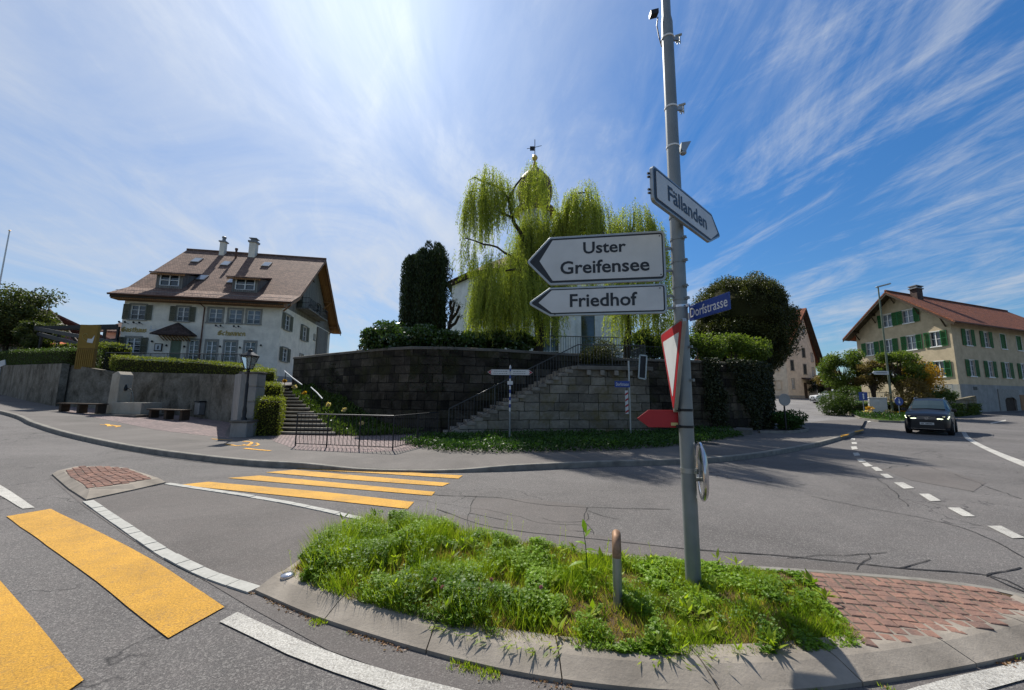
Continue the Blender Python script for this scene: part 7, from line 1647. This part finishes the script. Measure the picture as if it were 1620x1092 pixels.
b=D(1424,662,28.4); t=thing('blue_round_sign','round blue traffic sign with white arrow right of the lamp post','sign',(b.x,28.4,gz(b.x,28.4)+.1)); zz=D(1424,635,28.4).z-gz(b.x,28.4)-.1
mb=MB(); mb.tube([(0,0,0),(0,0,zz)],.03,8); mb.build('post',M['metal'],t); mb=MB(); mb.lathe([(.31,-.01),(.31,.01)],(0,-.06,zz),24,Matrix.Rotation(R_(90),3,'X')); pn=mb.build('disc',M['signb'],t)
mb=MB(); mb.beam((-.0,-.076,zz+.18),(.02,-.076,zz-.08),.004,.05,(1,0,0)); mb.poly([(-.1,-.076,zz-.02),(.1,-.076,zz-.04),(.03,-.076,zz-.18)]); mb.build('white_arrow',M['signt'],pn,rec=False)
b=D(1412,650,29.6); lp=thing('street_lamp','tall slim green grey street lamp in front of the beige house','street lamp',(b.x,29.6,gz(b.x,29.6)+.1)); zz=D(1397,455,29.6).z-lp.location.z
mb=MB(); mb.tube([(0,0,0),(0,0,zz*.35),(0,0,zz)],[.085,.07,.045],12); mb.build('pole',mat('green grey pole paint',(.17,.20,.14),.5,.4,.3,noise=(3,.3)),lp,smooth=True)
mb=MB(); mb.beam((-.15,-.0,zz+.02),(.75,-.25,zz+.25),.22,.10); mb.build('lamp_head',M['metal'],lp,bevel=.02); mb=MB(); mb.beam((.1,-.07,zz+.035),(.68,-.23,zz+.185),.16,.02); mb.build('lamp_lens',M['glass_pale'],lp)
zz2=D(1400,590,29.5).z-lp.location.z; x0=D(1380,590,29.5).x-b.x; 
fs_=thing('finger_sign','small white finger sign pointing left on the tall street lamp','sign',(b.x,29.5,zz2+lp.location.z)); mb=MB(); mb.ext([(x0,-.0,0),(x0+.18,0,-.14),(-.05,0,-.14),(-.05,0,.14),(x0+.18,0,.14)],(0,.03,0)); pn=mb.build('panel',M['signw'],fs_); mb=MB(); mb.box(x0+.3,-.2,-.008,-.003,-.04,.04); mb.build('faint_line',M['pole'],pn)
# ================================================================ CARS
def car(label,loc,rz,paint,front=True,name='parked_car',lit=True,sx=.93):
    t=thing(name,label,'car',loc,rz); t.scale=(.95,.88,.97)
    St=[(2.24,.28,.62,.66,.66,.60),(2.21,.20,.76,.86,.86,.66),(2.08,.18,.86,.96,.96,.76),(1.75,.18,.91,1.02,1.02,.80),(1.25,.18,.93,1.08,1.09,.82),(1.0,.18,.93,1.10,1.14,.80),(.62,.18,.93,1.10,1.38,.75),(.22,.18,.93,1.10,1.60,.70),(-.2,.18,.93,1.11,1.70,.69),(-1.0,.18,.93,1.11,1.74,.69),(-1.7,.18,.92,1.12,1.71,.67),(-2.1,.22,.89,1.12,1.55,.68),(-2.22,.3,.86,1.05,1.14,.74),(-2.25,.34,.82,.7,.72,.72)]
    mb=MB(); vs=[]
    def ring(x,zb,w,bl,zt,wt):
        w*=sx; wt*=sx
        h=[(0,zb),(w*.86,zb),(w*.97,zb+.10),(w,zb+(bl-zb)*.45),(w*.975,bl-.06),(w*.955,bl)]
        if zt-bl<.03: h+=[(wt*1.03,zt-.001),(wt*.8,zt+.015),(0,zt+.03)]
        else: h+=[(wt+(w*.955-wt)*.12,zt-.10),(wt*.88,zt),(0,zt+.03)]
        return [(x,y,z) for y,z in h]+[(x,-y,z) for y,z in h[-2:0:-1]]
    rings=[ring(*s) for s in St]; k=len(rings[0]); 
    for r in rings: vs+=r
    fs=[(i*k+j,i*k+(j+1)%k,(i+1)*k+(j+1)%k,(i+1)*k+j) for i in range(len(rings)-1) for j in range(k)]+[tuple(range(k)),tuple((len(rings)-1)*k+j for j in range(k-1,-1,-1))]
    mb.add(vs,fs); mb.build('body',M[paint],t,smooth=True)
    # glass follows the body skin
    def skin(i,j,f=0): 
        a=Vector(rings[i][j]);return a
    def patch(ids,off,nm,m):
        mb=MB(); 
        for q in ids:
            P=[Vector(rings[i][j]) for i,j in q]; nn=(P[1]-P[0]).cross(P[2]-P[0]).normalized(); c=sum(P,Vector())/len(P)
            if nn.dot(c-Vector((0,0,.9)))<0: nn=-nn
            mb.poly([p.lerp(c,.045)+nn*off for p in P])
        return mb.build(nm,M[m],t,rec=False)
    # windscreen: between stations 5..7 over the top columns j=6..8..10
    def P_(i,j): return Vector(rings[i][j])
    mb=MB(); rows=[]
    for i,f in ((5,.25),(6,0),(7,0)):
        a=P_(5,6).lerp(P_(6,6),.25) if i==5 else P_(i,6); b_=P_(5,8).lerp(P_(6,8),.25) if i==5 else P_(i,8); a2=Vector((a.x,-a.y,a.z)); m1=P_(5,7).lerp(P_(6,7),.25) if i==5 else P_(i,7); m2=Vector((m1.x,-m1.y,m1.z))
        rows.append([p+Vector((.012,0,.010)) for p in (a*.0+Vector((a.x,a.y*.97,a.z)),m1,b_,m2,Vector((a2.x,a2.y*.97,a2.z)))])
    for i in range(2):
        for j in range(4): mb.poly([rows[i][j],rows[i][j+1],rows[i+1][j+1],rows[i+1][j]])
    mb.build('windscreen',M['carg'],t,rec=False)
    for s_ in (1,-1):
        mb=MB()
        for i in (6,7,8,9,10):
            a,b_=Vector(rings[i][5]),Vector(rings[i+1][5]); c,d=Vector(rings[i+1][6]),Vector(rings[i][6])
            q=[p+Vector((0,.008,0)) for p in (a.lerp(d,.05),b_.lerp(c,.05),c.lerp(b_,.08),d.lerp(a,.08))]; q=[Vector((p.x,p.y*s_,p.z)) for p in q]
            cx=sum(q,Vector())/4; q=[p.lerp(cx,.03) for p in q]; mb.poly(q)
        mb.build('side_window',M['carg'],t,rec=False)
        for x in (1.42,-1.35):
            y=.80*sx*s_; ax=Matrix.Rotation(R_(90),3,'X'); mb=MB(); mb.lathe([(.40,-.10),(.405,.10)],(x,s_*.835*sx,.36),24,ax); mb.build('wheel_arch',M['plastic'],t)
            mb=MB(); mb.lathe([(.20,-.12),(.31,-.12),(.33,-.09),(.33,.09),(.31,.12),(.20,.12)],(x,s_*.845*sx,.33),24,ax); wh=mb.build('wheel',M['rubber'],t,smooth=True); mb=MB(); mb.lathe([(.21,-.125),(.215,.125)],(x,s_*.845*sx,.33),18,ax)
            for q in range(5): a_=q*1.2566; mb.beam((x,s_*.98*sx,.33),(x+.2*math.cos(a_),s_*.975*sx,.33+.2*math.sin(a_)),.05,.02,(0,1,0))
            mb.build('rim',M['metal'],wh)
        mb=MB(); mb.obox((.80,s_*1.03*sx,1.16),(.07,0,0),(0,.10,0),(0,0,.075)); mb.beam((.80,s_*.88*sx,1.10),(.80,s_*1.0*sx,1.14),.05,.04); mb.build('wing_mirror',M[paint],t,bevel=.02)
        mb=MB(); mb.tube([(-.1,s_*.63*sx,1.69),(-.2,s_*.62*sx,1.76),(-1.6,s_*.61*sx,1.79),(-1.75,s_*.61*sx,1.72)],.016,6); mb.build('roof_rail',M['chrome'],t)
        # headlight
        hp=[(2.235,.40),(2.15,.74),(2.02,.83),(2.02,.80)]
        mb=MB(); q=[(2.235,s_*.36,.74),(2.215,s_*.62,.73),(2.09,s_*.84*sx,.75),(1.93,s_*.90*sx,.90),(2.10,s_*.76,.90),(2.20,s_*.44,.83)]; mb.poly([Vector(p)+Vector((.016,s_*.010,.004)) for p in q]); hl=mb.build('headlight',M['headglass'],t,rec=False)
        mb=MB(); q=[(2.225,.36,.742),(2.205,.60,.732),(2.08,.83*sx,.755),(1.95,.89*sx,.89),(1.99,.84*sx,.89),(2.09,.77,.795),(2.20,.58,.772),(2.225,.37,.78)]; mb.poly([Vector((p[0]+.024,s_*p[1]+s_*.014,p[2])) for p in q])
        mb.obox((2.185,s_*.62,.84),(.02,0,0),(0,.06,0),(0,0,.03)); mb.build('daylight_strip',M['lamp_on'] if lit else M['signw'],hl,rec=False)
    mb=MB(); mb.poly([(2.255,-.62,.30),(2.255,.62,.30),(2.262,.58,.62),(2.262,-.58,.62)]); mb.poly([(2.266,-.36,.69),(2.266,.36,.69),(2.235,.36,.83),(2.235,-.36,.83)]); mb.build('grille',M['plastic'],t,rec=False)
    mb=MB(); 
    for z,w,x in ((.745,.36,2.262),(.79,.36,2.25),(.27,.64,2.256),(.84,.34,2.235)): mb.box(x-.01,x+.006,-w,w,z,z+.010)
    mb.build('chrome_strips',M['chrome'],t)
    mb=MB(); R2=Matrix.Rotation(R_(90),3,'Y'); n_=20; zc1=.785
    for i in range(n_):
        a0,a1_=2*math.pi*i/n_,2*math.pi*(i+1)/n_; mb.beam((2.272,.065*math.cos(a0),zc1+.065*math.sin(a0)),(2.272,.065*math.cos(a1_),zc1+.065*math.sin(a1_)),.010,.012,(1,0,0))
    for P in ([(-.032,.048),(0,.0),(.032,.048)],[(-.05,.018),(-.026,-.048),(0,.0),(.026,-.048),(.05,.018)]):
        for i in range(len(P)-1): mb.beam((2.272,P[i][0],zc1+P[i][1]),(2.272,P[i+1][0],zc1+P[i+1][1]),.010,.010,(1,0,0))
    mb.build('round_emblem',M['chrome'],t)
    mb=MB(); mb.box(2.264,2.275,-.26,.26,.47,.58); pn=mb.build('number_plate',M['signw'],t); mb=MB()
    x=-.2
    for w in (.05,.04,.0,.04,.04,.04,.04,.04):
        if w: mb.box(2.2755,2.278,x,x+w*.7,.50,.555)
        x+=.052
    mb.build('plate_characters',M['signk'],pn)
    if sx<5:
        mb=MB(); mb.obox((.25,.33,1.36),(.01,0,-.03),(0,.12,0),(.02,0,.03)); mb.box(.4,.44,-.1,.04,1.42,1.47); 
    return t
cg=G(1470,689); ch=Vector((-.775,-.63,0)); an=math.degrees(math.atan2(ch.y,ch.x))
cc=Vector((cg.x,cg.y,0))-ch*2.0+Vector((.3,.3,0))
car('black compact van driving towards the camera with lit headlights',(cc.x,cc.y,gz(cc.x,cc.y)+.01),an,'carp',name='moving_car')
pc=D(1316,640,47); car('white parked car half hidden behind the garden trees',(pc.x,47,gz(pc.x,47)+.02),175,'carw',lit=False)
